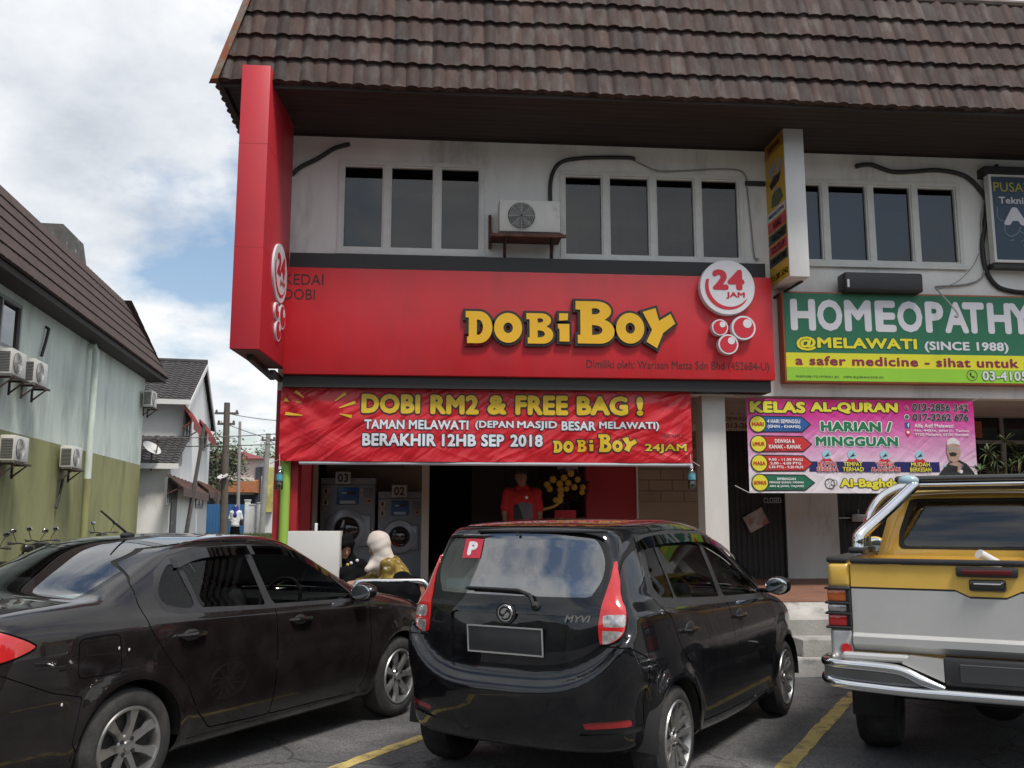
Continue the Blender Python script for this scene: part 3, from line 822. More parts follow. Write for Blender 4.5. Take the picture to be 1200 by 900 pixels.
def lb_cables():
    for k, (px, py) in enumerate(((47, 383), (76, 560))):
        best = min((abs((lambda q: (q.x*_rt.x+q.y*_rt.y)/(q.x*_fw.x+q.y*_fw.y+(3.5-CH)*_fw.z))(lb(j*.05, 0, .05)) - (px-600)/CF), j*.05) for j in range(0, 500))[1]
        z = at(px, py, lb(best, 0, 0).y).z
        b = MB(); b.tube([tuple(lb(best, z, .0)), tuple(lb(best+.02, z-.05, .08)), tuple(lb(best+.12, z-.35, .07)), tuple(lb(best+.3, z-.72, .06))], .035, 8)
        tag(obj('pipe_cover', b, BLK), ('black pipe bend leaving the mint wall above an air conditioner', 'black pipe bend on the olive wall below an air conditioner')[k], 'pipe')
lb_cables()
# ================================================================ smooth closed skins from distance fields
def sdpoly(P, poly):
    """signed distance of points P (n,2) to a closed polygon"""
    Q = np.asarray(poly, float); d = np.full(len(P), 1e9); s = np.ones(len(P))
    n = len(Q); j = n-1
    for i in range(n):
        e = Q[j]-Q[i]; w = P-Q[i]
        t = np.clip((w@e)/max(e@e, 1e-12), 0, 1); b = w - t[:, None]*e
        d = np.minimum(d, (b*b).sum(1))
        c1 = P[:, 1] >= Q[i][1]; c2 = P[:, 1] < Q[j][1]; c3 = e[0]*w[:, 1] > e[1]*w[:, 0]
        flip = (c1 & c2 & c3) | (~c1 & ~c2 & ~c3); s[flip] *= -1
        j = i
    return s*np.sqrt(d)
def catmull(pts, n=10, closed=True):
    P = np.asarray(pts, float); m = len(P); out = []
    for i in range(m if closed else m-1):
        p0, p1, p2, p3 = P[(i-1) % m], P[i], P[(i+1) % m], P[(i+2) % m]
        if not closed:
            p0 = P[max(i-1, 0)]; p3 = P[min(i+2, m-1)]
        for k in range(n):
            t = k/n
            out.append(.5*((2*p1)+(-p0+p2)*t+(2*p0-5*p1+4*p2-p3)*t*t+(-p0+3*p1-3*p2+p3)*t**3))
    if not closed: out.append(P[-1])
    return np.array(out)
class Field2D:
    """grid values used as cubic B-spline control values: C2-smooth"""
    def __init__(s, fn, x0, x1, z0, z1, h, blur=1):
        s.x0, s.z0, s.h = x0-3*h, z0-3*h, h
        nx, nz = int((x1-x0)/h)+8, int((z1-z0)/h)+8
        X, Z = np.meshgrid(s.x0+h*np.arange(nx), s.z0+h*np.arange(nz), indexing='ij')
        G = fn(X.ravel(), Z.ravel()).reshape(nx, nz)
        for _ in range(blur):
            for ax in (0, 1):
                G = np.apply_along_axis(lambda v: np.convolve(np.pad(v, 2, mode='reflect', reflect_type='odd'), [.0625, .25, .375, .25, .0625], 'valid'), ax, G)
        s.G = G
    def __call__(s, x, z):
        u = (x-s.x0)/s.h; w = (z-s.z0)/s.h
        nx, nz = s.G.shape
        u = np.clip(u, 1.001, nx-2.001); w = np.clip(w, 1.001, nz-2.001)
        i = np.floor(u).astype(int); j = np.floor(w).astype(int); a = u-i; b = w-j
        def wt(t): return ((1-t)**3/6, (3*t**3-6*t*t+4)/6, (-3*t**3+3*t*t+3*t+1)/6, t**3/6)
        A, B = wt(a), wt(b); r = 0
        for p in range(4):
            for q in range(4): r = r + A[p]*B[q]*s.G[np.clip(i+p-1, 0, nx-1), np.clip(j+q-1, 0, nz-1)]
        return r
def smax(a, b, k):
    h = np.clip(.5-.5*(b-a)/k, 0, 1); return b*(1-h)+a*h + k*h*(1-h)
def smin(a, b, k):
    h = np.clip(.5+.5*(b-a)/k, 0, 1); return b*(1-h)+a*h - k*h*(1-h)
def sstep(a, b, x):
    t = np.clip((x-a)/(b-a), 0, 1); return t*t*(3-2*t)
def surface_nets(f, lo, hi, h):
    lo = np.array(lo, float); n = [int(math.ceil((hi[i]-lo[i])/h))+1 for i in range(3)]
    ax = [lo[i]+h*np.arange(n[i]) for i in range(3)]
    F = np.empty(n, np.float32)
    step = max(1, int(600000/(n[1]*n[2])))
    for i in range(0, n[0], step):
        X, Y, Z = np.meshgrid(ax[0][i:i+step], ax[1], ax[2], indexing='ij')
        F[i:i+step] = f(X.ravel(), Y.ravel(), Z.ravel()).reshape(X.shape)
    S = F < 0
    c = np.zeros([k-1 for k in n], np.int8)
    for dx in (0, 1):
        for dy in (0, 1):
            for dz in (0, 1): c += S[dx:n[0]-1+dx, dy:n[1]-1+dy, dz:n[2]-1+dz]
    act = (c > 0) & (c < 8)
    idx = np.full(act.shape, -1, np.int64); I = np.argwhere(act); idx[act] = np.arange(len(I))
    acc = np.zeros((len(I), 3)); cnt = np.zeros(len(I))
    corners = [(0,0,0),(1,0,0),(0,1,0),(1,1,0),(0,0,1),(1,0,1),(0,1,1),(1,1,1)]
    V8 = [F[I[:,0]+a, I[:,1]+b, I[:,2]+d] for a, b, d in corners]
    for a in range(8):
        for b in range(a+1, 8):
            if bin(a ^ b).count('1') != 1: continue
            va, vb = V8[a], V8[b]; m = (va < 0) != (vb < 0)
            t = np.where(m, va/np.where(m, va-vb, 1), 0)
            ca, cb = np.array(corners[a], float), np.array(corners[b], float)
            acc += np.where(m[:, None], ca+(cb-ca)*t[:, None], 0); cnt += m
    V = lo + h*(I + acc/cnt[:, None])
    Q = []
    for a in range(3):
        b, d = (a+1) % 3, (a+2) % 3
        sl0 = [slice(None)]*3; sl1 = [slice(None)]*3; sl0[a] = slice(0, n[a]-1); sl1[a] = slice(1, n[a])
        S0, S1 = S[tuple(sl0)], S[tuple(sl1)]
        E = np.argwhere(S0 != S1)
        E = E[(E[:, b] > 0) & (E[:, d] > 0) & (E[:, b] < n[b]-1) & (E[:, d] < n[d]-1)]
        if not len(E): continue
        fl = S0[E[:,0], E[:,1], E[:,2]]
        def g(ob, od):
            e = E.copy(); e[:, b] -= ob; e[:, d] -= od; return idx[e[:,0], e[:,1], e[:,2]]
        q = np.stack([g(1,1), g(0,1), g(0,0), g(1,0)], 1)
        q[~fl] = q[~fl][:, ::-1]
        Q.append(q)
    return V, np.concatenate(Q)
def fgrad(f, V, e=.003):
    g = np.empty_like(V)
    for a in range(3):
        d = np.zeros(3); d[a] = e
        p, m_ = V+d, V-d
        g[:, a] = (f(p[:,0], p[:,1], p[:,2])-f(m_[:,0], m_[:,1], m_[:,2]))/(2*e)
    return g
def skin(f, lo, hi, h, it=4):
    V, Q = surface_nets(f, lo, hi, h)
    for _ in range(it):
        g = fgrad(f, V); v = f(V[:,0], V[:,1], V[:,2])
        st = (v/np.maximum((g*g).sum(1), .05))[:, None]*g
        ln = np.linalg.norm(st, axis=1)[:, None]; st *= np.minimum(1, h*.7/np.maximum(ln, 1e-9))
        V = V - st
    g = fgrad(f, V); N = g/np.maximum(np.linalg.norm(g, axis=1), 1e-9)[:, None]
    return V, Q, N
def skin_obj(name, V, F, N, mats, parent=None, fmi=None):
    me = bpy.data.meshes.new(name)
    root = parent
    while root is not None and root.parent is not None: root = root.parent
    if root is not None and root.get('_w'): V = V - np.array(root.location)
    me.from_pydata(V.tolist(), [], F.tolist() if hasattr(F, 'tolist') else F)
    for m_ in aslist(mats): me.materials.append(m_)
    if fmi is not None: me.polygons.foreach_set('material_index', fmi)
    me.polygons.foreach_set('use_smooth', [True]*len(me.polygons))
    if N is not None: me.normals_split_custom_set_from_vertices(N.tolist())
    o = bpy.data.objects.new(name, me); COL.objects.link(o)
    if parent is not None: o.parent = parent
    return o

class Shell:
    """a smooth closed skin that is cut into labelled regions along exact curves"""
    def __init__(s, f, lo, hi, h):
        V, Q, N = skin(f, lo, hi, h)
        s.f, s.V, s.N = f, V, N
        s.T = np.concatenate([Q[:, [0,1,2]], Q[:, [0,2,3]]]); s.L = np.zeros(len(s.T), int); s.names = ['body']
    def lid(s, nm):
        if nm not in s.names: s.names.append(nm)
        return s.names.index(nm)
    def cut(s, g, nm, only=('body',)):
        """triangles where g<0 (g = field over V,N) become region nm"""
        gv = g(s.V, s.N) if callable(g) else g
        gv = np.where(np.abs(gv) < 1e-6, 1e-6, gv)
        L = s.lid(nm); ok = np.isin(s.L, [s.names.index(o) for o in only if o in s.names])
        neg = gv[s.T] < 0; k = neg.sum(1)
        full = ok & (k == 3); s.L[full] = L
        mixed = np.where(ok & (k > 0) & (k < 3))[0]
        if not len(mixed): return
        T = s.T[mixed]; Lm = s.L[mixed]
        # rotate so that vertex 0 is the odd one out
        ng = neg[mixed]; odd = np.where(k[mixed] == 1, np.argmax(ng, 1), np.argmax(~ng, 1))
        T = np.stack([T[np.arange(len(T)), (odd+a) % 3] for a in range(3)], 1)
        E = np.concatenate([T[:, [0,1]], T[:, [0,2]]]); Es = np.sort(E, 1)
        U, inv = np.unique(Es, axis=0, return_inverse=True); inv = inv.ravel()
        ga, gb = gv[U[:,0]], gv[U[:,1]]; t = (ga/(ga-gb))[:, None]
        nv = s.V[U[:,0]]*(1-t)+s.V[U[:,1]]*t; nn = s.N[U[:,0]]*(1-t)+s.N[U[:,1]]*t
        nn /= np.linalg.norm(nn, axis=1)[:, None]
        base = len(s.V); s.V = np.concatenate([s.V, nv]); s.N = np.concatenate([s.N, nn])
        m = len(T); p, q = base+inv[:m], base+inv[m:]
        oneneg = (k[mixed] == 1)
        tip = np.stack([T[:,0], p, q], 1); r1 = np.stack([p, T[:,1], T[:,2]], 1); r2 = np.stack([p, T[:,2], q], 1)
        s.T = np.concatenate([np.delete(s.T, mixed, 0), tip, r1, r2])
        lt = np.where(oneneg, L, Lm); lr = np.where(oneneg, Lm, L)
        s.L = np.concatenate([np.delete(s.L, mixed), lt, lr, lr])
    def seam(s, sd, nm, w=.0035, only=('body',), gap='seam'):
        """region nm inside the curve sd<0, with a dark gap of width 2w round it"""
        s.cut(lambda V, N: sd(V, N)-w, gap, only); s.cut(lambda V, N: sd(V, N)+w, nm, (gap,))
    def take(s, nms, test=None, off=0.0, skirt=0.0):
        ids = [s.names.index(n) for n in aslist(nms) if n in s.names]
        T = s.T[np.isin(s.L, ids)]
        if test is not None:
            c = s.V[T].mean(1); T = T[test(c)]
        if not len(T): return None
        u, inv = np.unique(T, return_inverse=True); T = inv.reshape(-1, 3)
        V, N = s.V[u].copy(), s.N[u].copy()
        V = V + N*off
        if skirt:
            E = np.concatenate([T[:, [0,1]], T[:, [1,2]], T[:, [2,0]]]); Es = np.sort(E, 1)
            U, i0, c = np.unique(Es, axis=0, return_index=True, return_counts=True)
            B = E[i0[c == 1]]
            bv, binv = np.unique(B, return_inverse=True); binv = binv.reshape(-1, 2)
            n0 = len(V)
            # rim pair with sideways normals
            tan = np.zeros((len(bv), 3)); d = V[B[:,1]]-V[B[:,0]]
            for a in (0, 1): np.add.at(tan, binv[:, a], d)
            side = np.cross(tan, N[bv]); side /= np.maximum(np.linalg.norm(side, axis=1), 1e-9)[:, None]
            V = np.concatenate([V, V[bv], V[bv]-N[bv]*skirt]); N = np.concatenate([N, side, side])
            m = len(bv); a, b = n0+binv[:,0], n0+binv[:,1]
            T = np.concatenate([T, np.stack([b, a, a+m], 1), np.stack([b, a+m, b+m], 1)])
        return V, T, N
    def part(s, name, nms, mats, parent, test=None, off=0.0, skirt=0.0):
        r = s.take(nms, test, off, skirt)
        return skin_obj(name, *r, mats, parent) if r else None

# region fields
def XZ(V): return V[:, [0, 2]]
def YZ(V): return V[:, [1, 2]]
def XY(V): return V[:, [0, 1]]
def side_reg(poly, r=.02, ymin=.3, sp=0, sgn=None):
    pl = catmull(poly, sp) if sp else np.asarray(poly, float)
    def g(V, N):
        d = sdpoly(XZ(V), pl) - r
        a = np.abs(V[:, 1]) if sgn is None else sgn*V[:, 1]
        return np.maximum(d, ymin-a)
    return g
def end_reg(poly, r=.02, xmax=.2, sp=0, front=False):
    pl = catmull(poly, sp) if sp else np.asarray(poly, float)
    def g(V, N):
        d = sdpoly(YZ(V), pl) - r
        return np.maximum(d, (xmax-V[:, 0]) if front else (V[:, 0]-xmax))
    return g
def top_reg(poly, r=.02, zmin=.9, sp=0):
    pl = catmull(poly, sp) if sp else np.asarray(poly, float)
    return lambda V, N: np.maximum(sdpoly(XY(V), pl)-r, zmin-V[:, 2])
def circ_reg(cx, cz, r, ymin=.45):
    return lambda V, N: np.maximum(np.hypot(V[:,0]-cx, V[:,2]-cz)-r, ymin-np.abs(V[:,1]))
LEFT = lambda c: c[:, 1] > 0
RIGHT = lambda c: c[:, 1] < 0

# ---------------------------------------------------------------- shared car materials and parts
def paint(name, col, rough=.22, dust=.35):
    if name in _mats: return _mats[name]
    m = mat(name, col, rough, 0.0, var=.10, vs=3, coat=1.0, rvar=.07, spec=.12)
    nt = m.node_tree; N, L = nt.nodes, nt.links; b = N['Principled BSDF']
    # thin dust that collects low on the body and on upward faces
    n = N.new('ShaderNodeTexNoise'); n.inputs['Scale'].default_value = 6; n.inputs['Detail'].default_value = 8
    tc = N.new('ShaderNodeTexCoord'); L.new(tc.outputs['Object'], n.inputs['Vector'])
    r = N.new('ShaderNodeMapRange'); r.inputs['From Min'].default_value = .42; r.inputs['From Max'].default_value = .75
    r.inputs['To Max'].default_value = dust*.10
    L.new(n.outputs['Fac'], r.inputs['Value'])
    old = b.inputs['Base Color'].links[0].from_socket
    mx = N.new('ShaderNodeMix'); mx.data_type = 'RGBA'; mx.inputs['B'].default_value = (.16, .145, .13, 1)
    L.new(r.outputs[0], mx.inputs['Factor']); L.new(old, mx.inputs['A']); L.new(mx.outputs['Result'], b.inputs['Base Color'])
    b.inputs['Coat Roughness'].default_value = .02
    return m
CARGLASS = glass_mat('car_glass', (.66, .70, .69), .55, 0.0, .0)
REARGLASS = glass_mat('rear_glass', (.45, .48, .50), .95, .0, .20)
TYRE = mat('tyre_rubber', (.018, .018, .019), .82, var=.3, vs=9, bump=.3, bs=60, dirt=((.05, .047, .043), .55, .1, 5))
RIM = mat('alloy_silver', (.42, .42, .42), .32, .85, var=.15, vs=9, dirt=((.12, .11, .10), .62, .1, 6))
CHROME = mat('chrome', (.70, .70, .70), .10, 1.0, var=.05, vs=6, rvar=.05)
PLASTIC = mat('black_plastic', (.022, .022, .024), .45, var=.2, vs=8)
SEAM = mat('seam_shadow_gap', (.006, .006, .006), .9)
INTER = mat('car_interior', (.035, .035, .037), .8, var=.15, vs=6)
def red_lens(name, col, rough=.08):
    return mat(name, col, rough, 0, var=.12, vs=25, coat=1.0)
REDLENS = red_lens('red_lens', (.50, .015, .018)); CLEARLENS = mat('clear_lens', (.42, .40, .39), .12, .4, var=.6, vs=30, coat=1.0)
AMBER = red_lens('amber_lens', (.55, .12, .02))
def wheel(parent, cx, y, cz, R_, rr, wd, spokes, side, kind='plain'):
    """wheel centred at cx,cz; y = outer face; side -1 right, +1 left"""
    hub = bpy.data.objects.new('wheel', None); COL.objects.link(hub); hub.parent = parent; hub.location = (cx, y, cz)
    hub.rotation_mode = 'ZYX'; hub.rotation_euler = (PI/2 if side < 0 else -PI/2, 0, rnd.uniform(0, 1))   # local +z points outward
    hub.empty_display_size = .1
    t = MB()
    t.lathe([(rr*.98, -wd*.92), (rr+.02, -wd), (R_-.03, -wd*.99), (R_-.006, -wd*.86), (R_, -wd*.7), (R_, -wd*.3), (R_-.006, -wd*.12), (R_-.03, -.004), (rr+.035, .006), (rr+.012, .0), (rr, -.012), (rr*.98, -wd*.92)], 56)
    for k in range(3): t.lathe([(R_+.0005, -wd*(.32+.16*k)), (R_-.008, -wd*(.335+.16*k)), (R_+.0005, -wd*(.35+.16*k))], 56, 0)
    to = obj('tyre', t, TYRE, hub, smooth=40)
    r = MB()
    r.lathe([(rr+.008, -.004), (rr+.002, .006), (rr-.010, .004), (rr-.018, -.02), (rr-.03, -wd*.6), (rr-.03, -wd*.8)], 56, caps=False)
    r.lathe([(0, -.02), (.055, -.02), (.062, -.03), (.062, -.06)], 28)
    r.lathe([(0, -.008), (.026, -.008), (.03, -.02)], 24)
    n = spokes
    for k in range(n):
        a = 2*PI*k/n; M_ = Matrix.Rotation(a, 4, 'Z')
        if kind == 'twin':       # slanted blade pairs
            for (o0, o1, w0, w1) in ((-.012, -.055, .014, .02), (.02, .035, .009, .012)):
                q = [(.05, o0-w0), (rr-.012, o1-w1), (rr-.012, o1+w1), (.05, o0+w0)]
                r.add([(p[0], p[1], -.05 if p[0] < .1 else -.018) for p in q] + [(p[0], p[1], -.024 if p[0] < .1 else .0) for p in q], [(3,2,1,0), (4,5,6,7), (0,1,5,4), (1,2,6,5), (2,3,7,6), (3,0,4,7)], 0, M_)
        else:
            w0, w1 = .022, .036
            q = [(.045, -w0), (rr*.6, -w0*.85), (rr-.012, -w1), (rr-.012, w1), (rr*.6, w0*.85), (.045, w0)]
            lo_ = [(p[0], p[1]*1.08, -.055 if p[0] < .1 else -.03) for p in q]; hi_ = [(p[0], p[1]*.82, (-.022 if p[0] < .1 else (-.004 if p[0] < rr*.7 else -.004))) for p in q]
            r.add(lo_+hi_, [(5,4,3,2,1,0), (6,7,8,9,10,11)] + [(i, (i+1) % 6, 6+(i+1) % 6, 6+i) for i in range(6)], 0, M_)
    ro = obj('rim', r, RIM, hub, smooth=30)
    d = MB(); d.lathe([(rr-.035, -wd*.55), (0, -wd*.5)], 32); d.lathe([(.12, -wd*.45), (0, -wd*.44)], 28, 1)
    obj('brake_disc', d, [BLKR, mat('brake_steel', (.12, .115, .11), .5, .7)], hub, smooth=0)
    l = MB()
    for k in range(4):
        a = 2*PI*k/4+.4; l.lathe([(0, -.012), (.011, -.013), (.012, -.03)], 8, 0, Matrix.Translation((.046*math.cos(a), .046*math.sin(a), 0)))
    obj('wheel_nuts', l, PLASTIC, hub)
    w = MB()                                           # inside of the wheel arch
    return hub
def arch_liner(parent, specs, R_):
    """dark liner tubs inside the wheel arches"""
    for (cx, cz, y0, y1) in specs:
        b = MB(); n = 20; vs = []
        for i in range(n+1):
            a = -.05 + (PI+.1)*i/n
            for y in (y0, y1): vs.append((cx+R_*math.cos(a), y, cz+R_*math.sin(a)))
        b.add(vs, [(2*i, 2*i+1, 2*i+3, 2*i+2) for i in range(n)])
        c = len(b.v); b.add([(cx, y1, cz)], [])
        b.f += [(2*i+1, c, 2*i+3) for i in range(n)]; b.m += [0]*n
        obj('arch_liner', b, BLKR, parent)
def seat(parent, x, y, z=.42, w=.5, tilt=.22, rest=True):
    b = MB(); M_ = Matrix.Translation((x, y, z)) @ Matrix.Rotation(-tilt, 4, 'Y')
    b.rbox(-.07, .07, -w/2, w/2, 0, .62, .06, 3, 0, M_)
    b.rbox(-.02, .5, -w/2, w/2, -.1, .06, .06, 3, 0, Matrix.Translation((x, y, z)))
    if rest:
        b.rbox(-.05, .05, -.13, .13, .67, .86, .045, 3, 0, M_)
        for s_ in (-.05, .05): b.tube([M_ @ Vector((0, s_, .6)), M_ @ Vector((0, s_, .7))], .008, 6)
    return obj('seat', b, INTER, parent)
def cockpit(parent, xd, w, z, xs, right=True):
    b = MB(); b.rbox(xd-.25, xd+.35, -w, w, z-.3, z, .06)
    b.box(xs, xd+.3, -w, w, .28, .32)
    y = -.36
    M_ = Matrix.Translation((xd-.38, y, z-.02)) @ Matrix.Rotation(-1.15, 4, 'Y')
    b.lathe([(.185+.014*math.cos(a*PI/4), .014*math.sin(a*PI/4)) for a in range(8)], 28, 0, M_, close=True)
    b.tube([(xd-.38, y, z-.02), (xd-.15, y, z-.14)], .03, 8)
    b.rbox(xd-.39, xd-.37, y-.16, y+.16, z-.05, z+.0, .008)
    return obj('dashboard', b, INTER, parent)
def mirror_part(parent, x, y, z, sgn, m_shell, w=.20, h=.13, glassface=True):
    b = MB()
    b.ell((0, 0, 0), (.07, w*.5, h*.5), 20, 14, 0, Matrix.Translation((x+.03, y+sgn*w*.5, z)))
    b.rbox(x-.005, x+.05, y-.06*sgn, y+.06*sgn, z-.055, z-.02, .015)
    mo = obj('mirror', b, m_shell, parent)
    if glassface:
        g = MB(); g.ell((0, 0, 0), (.006, w*.43, h*.43), 20, 14, 0, Matrix.Translation((x-.034, y+sgn*w*.5, z)))
        obj('mirror_glass', g, mat('mirror_glass', (.62, .66, .68), .03, 1.0), mo)
    return mo
def door_handle(parent, x, y, z, sgn, m_, L_=.2):
    b = MB()
    b.tube([(x, y-.004*sgn, z), (x+.02, y+.03*sgn, z+.002), (x+L_*.5, y+.036*sgn, z+.004), (x+L_-.03, y+.03*sgn, z+.002), (x+L_, y-.004*sgn, z)], [.011, .014, .015, .014, .011], 8)
    o = obj('handle', b, m_, parent); return o
def number_plate(parent, M_, w=.46, h=.13):
    b = MB(); b.rbox(-w/2, w/2, -h/2, h/2, -.008, .004, .006, 2, 0, M_)
    o = obj('number_plate', b, mat('plate_black', (.030, .031, .033), .55, var=.2, vs=5), parent)
    f = MB(); t = .007
    for (a, c, d, e) in ((-w/2, w/2, h/2-t, h/2), (-w/2, w/2, -h/2, -h/2+t), (-w/2, -w/2+t, -h/2+t, h/2-t), (w/2-t, w/2, -h/2+t, h/2-t)): f.box(a, c, d, e, .004, .009, 0, M_)
    obj('frame', f, mat('plate_frame', (.5, .5, .5), .35, .5), o, smooth=0)
    return o
def text_on(mb, s, M_, x0, x1, y0, y1, bold=.0, ext=.002, shear=0, lift=0, mi=0, depth=1.0):
    vs, fs = text2d(s, bold, ext, shear=shear); q = fit2d(vs, x0, x1, y0, y1)
    mb.add([M_ @ Vector((v.x, v.y, lift+v.z*depth)) for v in q], fs, mi); return mb
# ================================================================ cars
def smooth_interp(pts):
    c = catmull(pts, 12, closed=False)
    return lambda x: np.interp(x, c[:, 0], c[:, 1])
def halfwidth(plan, belt, tuck=.06, shoulder=.025, tumble=.34, arches=(), flare=.012, bulge=.018, zmid=.62, curve=.12, crease=None):
    pw, bz = smooth_interp(plan), smooth_interp(belt)
    def W(x, z):
        w = pw(x); b = bz(x)
        w = w - tuck*np.clip((.42-z)/.25, 0, 2)**2
        w = w - bulge*((np.minimum(z, b)-zmid)/.33)**2
        t = np.maximum(z-b, 0)
        w = w - shoulder*sstep(b-.05, b+.035, z) - tumble*t - curve*t*t
        if crease: 
            cz, ch = crease; w = w + ch*np.exp(-np.maximum(0, (z-cz))/.02*(z > cz))*sstep(cz-.16, cz, np.minimum(z, cz))*(z < cz+.2)
        for (ax, az, ar) in arches:
            d = np.hypot(x-ax, z-az)
            w = w + flare*np.exp(-((d-ar-.015)/.055)**2)*sstep(b-.02, b-.2, z)
        return w
    return W
def body_field(outline, W, kr=.28, kf=.25, xm=1.2, kz=.05, zb=1.0, r_lo=.06, r_hi=.10, p=2.5, zsh=None):
    ol = catmull(outline, 14)
    P = Field2D(lambda x, z: sdpoly(np.stack([x, z], 1), ol), ol[:,0].min()-.3, ol[:,0].max()+.3, ol[:,1].min()-.25, ol[:,1].max()+.25, .014, 2)
    Wf = Field2D(W, ol[:,0].min()-.3, ol[:,0].max()+.3, 0, ol[:,1].max()+.25, .02, 1)
    def f(x, y, z):
        a = np.abs(y); s = sstep(xm-.9, xm+.9, x)
        xw = x - kr*a**p*(1-s) + kf*a**p*s
        zw = z + kz*y*y*sstep(zb-.2, zb+.3, z)
        if zsh is not None: zw = zw - zsh(x, a, z)
        k = r_lo + (r_hi-r_lo)*sstep(zb-.25, zb+.1, z)
        return smax(P(xw, zw), a - Wf(x, z), k)
    return f, Wf

# ---------------------------------------------------------------- small black hatchback
def hatchback():
    B = thing('hatchback_car', 'small black hatchback with a red P sticker on its rear window', 'car', (.742, 5.871, 0), R(54.8), 'cars parked in the bays', local=True)
    K = paint('black_paint', (.0042, .0045, .006), .25, .3)
    out = [(-.44,.265),(-.575,.30),(-.632,.40),(-.650,.53),(-.655,.595),(-.638,.628),(-.600,.648),(-.588,.71),(-.583,.80),(-.572,.92),(-.555,1.03),(-.50,1.20),(-.43,1.38),(-.40,1.455),(-.33,1.497),(-.05,1.528),
           (.5,1.545),(1.0,1.52),(1.35,1.455),(1.75,1.28),(2.1,1.10),(2.35,.995),(2.65,.92),(2.88,.82),(3.0,.68),(3.05,.52),(3.04,.34),(2.96,.22),(2.8,.19),(1.2,.18)]
    AX, AF, AZ, AR = 0, 2.44, .295, .335
    W = halfwidth([(-.75,.695),(-.5,.762),(-.2,.808),(.1,.826),(.6,.834),(1.6,.834),(2.3,.828),(2.7,.80),(3.1,.68)], [(-.8,1.06),(0,1.04),(1,1.0),(2,.965),(2.5,.93),(3.1,.85)],
                  tuck=.05, shoulder=.03, tumble=.30, arches=((AX,AZ,AR),(AF,AZ,AR)), flare=.022, zmid=.56, bulge=.027, crease=(.80,.006))
    f, Wf = body_field(out, W, kr=.27, kf=.30, xm=1.2, kz=.06, zb=1.0, r_lo=.075, r_hi=.085,
                       zsh=lambda x, a, z: .19*np.minimum(a/.66, 1.15)**4*sstep(.20, .64, z)*(1-sstep(.90, 1.14, z))*(1-sstep(-.35, .0, x)))
    S = Shell(f, (-.75,-.95,.1), (3.2,.95,1.65), .027)
    XRZ = np.linspace(.8, 1.42, 32); XRV = []
    for z in XRZ: xs = np.linspace(-.8, -.2, 241); v = f(xs, np.zeros(241), np.full(241, z)); XRV.append(xs[np.argmax(v < 0)])
    for cx in (AX, AF): S.cut(circ_reg(cx, AZ, AR), 'hole')
    S.cut(lambda V, N: V[:,2]-.215-.075*sstep(-.2, -.4, V[:,0]), 'under')
    # side glass
    qv = [(-.03,1.15),(.02,1.10),(.17,1.085),(.13,1.36),(.02,1.36)]
    rg = [(.25,1.085),(.98,1.045),(.94,1.395),(.45,1.405),(.21,1.385)]
    fg = [(1.12,1.04),(1.95,1.005),(1.72,1.15),(1.42,1.315),(1.2,1.375),(1.06,1.39)]
    for sg, nm in ((-1, 'R'), (1, 'L')):
        S.cut(side_reg(qv, .025, sgn=sg), 'q'+nm); S.cut(side_reg(rg, .025, sgn=sg), 'rg'+nm); S.cut(side_reg(fg, .025, sgn=sg), 'fg'+nm)
        S.cut(side_reg([(-.11,1.13),(.0,1.05),(1.05,1.005),(2.08,.97),(1.80,1.15),(1.46,1.345),(1.1,1.425),(.5,1.437),(.0,1.41)], .03, sgn=sg), 'blk'+nm)
        lampY = [(.578,.865),(.570,.95),(.580,1.06),(.602,1.20),(.600,1.355),(1,1.355),(1,.955),(.70,.895),(.63,.870)]
        lampX = [(-.9,.82),(-.515,.845),(-.472,.93),(-.452,1.03),(-.438,1.13),(-.398,1.25),(-.36,1.345),(-.9,1.37)]
        def behind(V, k=0.0): return (V[:,0]-np.interp(V[:,2], XRZ, XRV)) - np.interp(V[:,2], [.83,.86,.93,1.05,1.2,1.3,1.345,1.38], [.050,.078,.102,.122,.124,.116,.085,.05]) + k
        def lampg(V, N, sg=sg): return np.maximum(sdpoly(np.stack([sg*V[:,1], V[:,2]], 1), np.array(lampY))-.012, behind(V))
        S.seam(lambda V, N, g=lampg: g(V, N), 'lamp'+nm, .004)
        rd = side_reg([(.04,.98),(.10,.80),(.30,.62),(.43,.42),(.47,.33),(1.06,.305),(1.08,.6),(1.05,1.0),(1.02,1.44),(.4,1.445),(-.06,1.42),(-.13,1.15),(-.06,1.05)], .02, sgn=sg)
        fd = side_reg([(1.10,.98),(1.11,.6),(1.10,.305),(1.95,.29),(2.03,.4),(2.08,.62),(2.12,.94),(1.84,1.16),(1.5,1.365),(1.1,1.445),(1.05,1.2)], .02, sgn=sg)
        fl = side_reg([(-.33,.80),(-.33,.9),(-.22,.9),(-.22,.80)], .02, sgn=sg) if sg > 0 else None
        S.seam(rd, 'rd'+nm); S.seam(fd, 'fd'+nm)
        if fl: S.seam(fl, 'flap')
    # rear hatch, window, bumper
    S.cut(end_reg([(-.49,1.135),(-.40,1.12),(.40,1.12),(.49,1.135),(.535,1.22),(.52,1.33),(.44,1.415),(.2,1.427),(-.2,1.427),(-.44,1.415),(-.52,1.33),(-.535,1.22)], .02, sp=5), 'rw')
    S.cut(end_reg([(-.565,1.065),(0,1.05),(.565,1.065),(.598,1.25),(.588,1.36),(.56,1.445),(-.56,1.445),(-.588,1.36),(-.598,1.25)], .01), 'rwb')
    hatch = end_reg([(-.573,.99),(-.566,.80),(-.52,.725),(-.40,.665),(0,.640),(.40,.665),(.52,.725),(.566,.80),(.573,.99),(.612,1.2),(.604,1.36),(.580,1.475),(-.580,1.475),(-.604,1.36),(-.612,1.2)], .012)
    S.seam(hatch, 'hatch', .005)
    S.cut(end_reg([(-.34,.715),(.34,.715),(.365,.97),(-.365,.97)], .03), 'recess', ('hatch',))
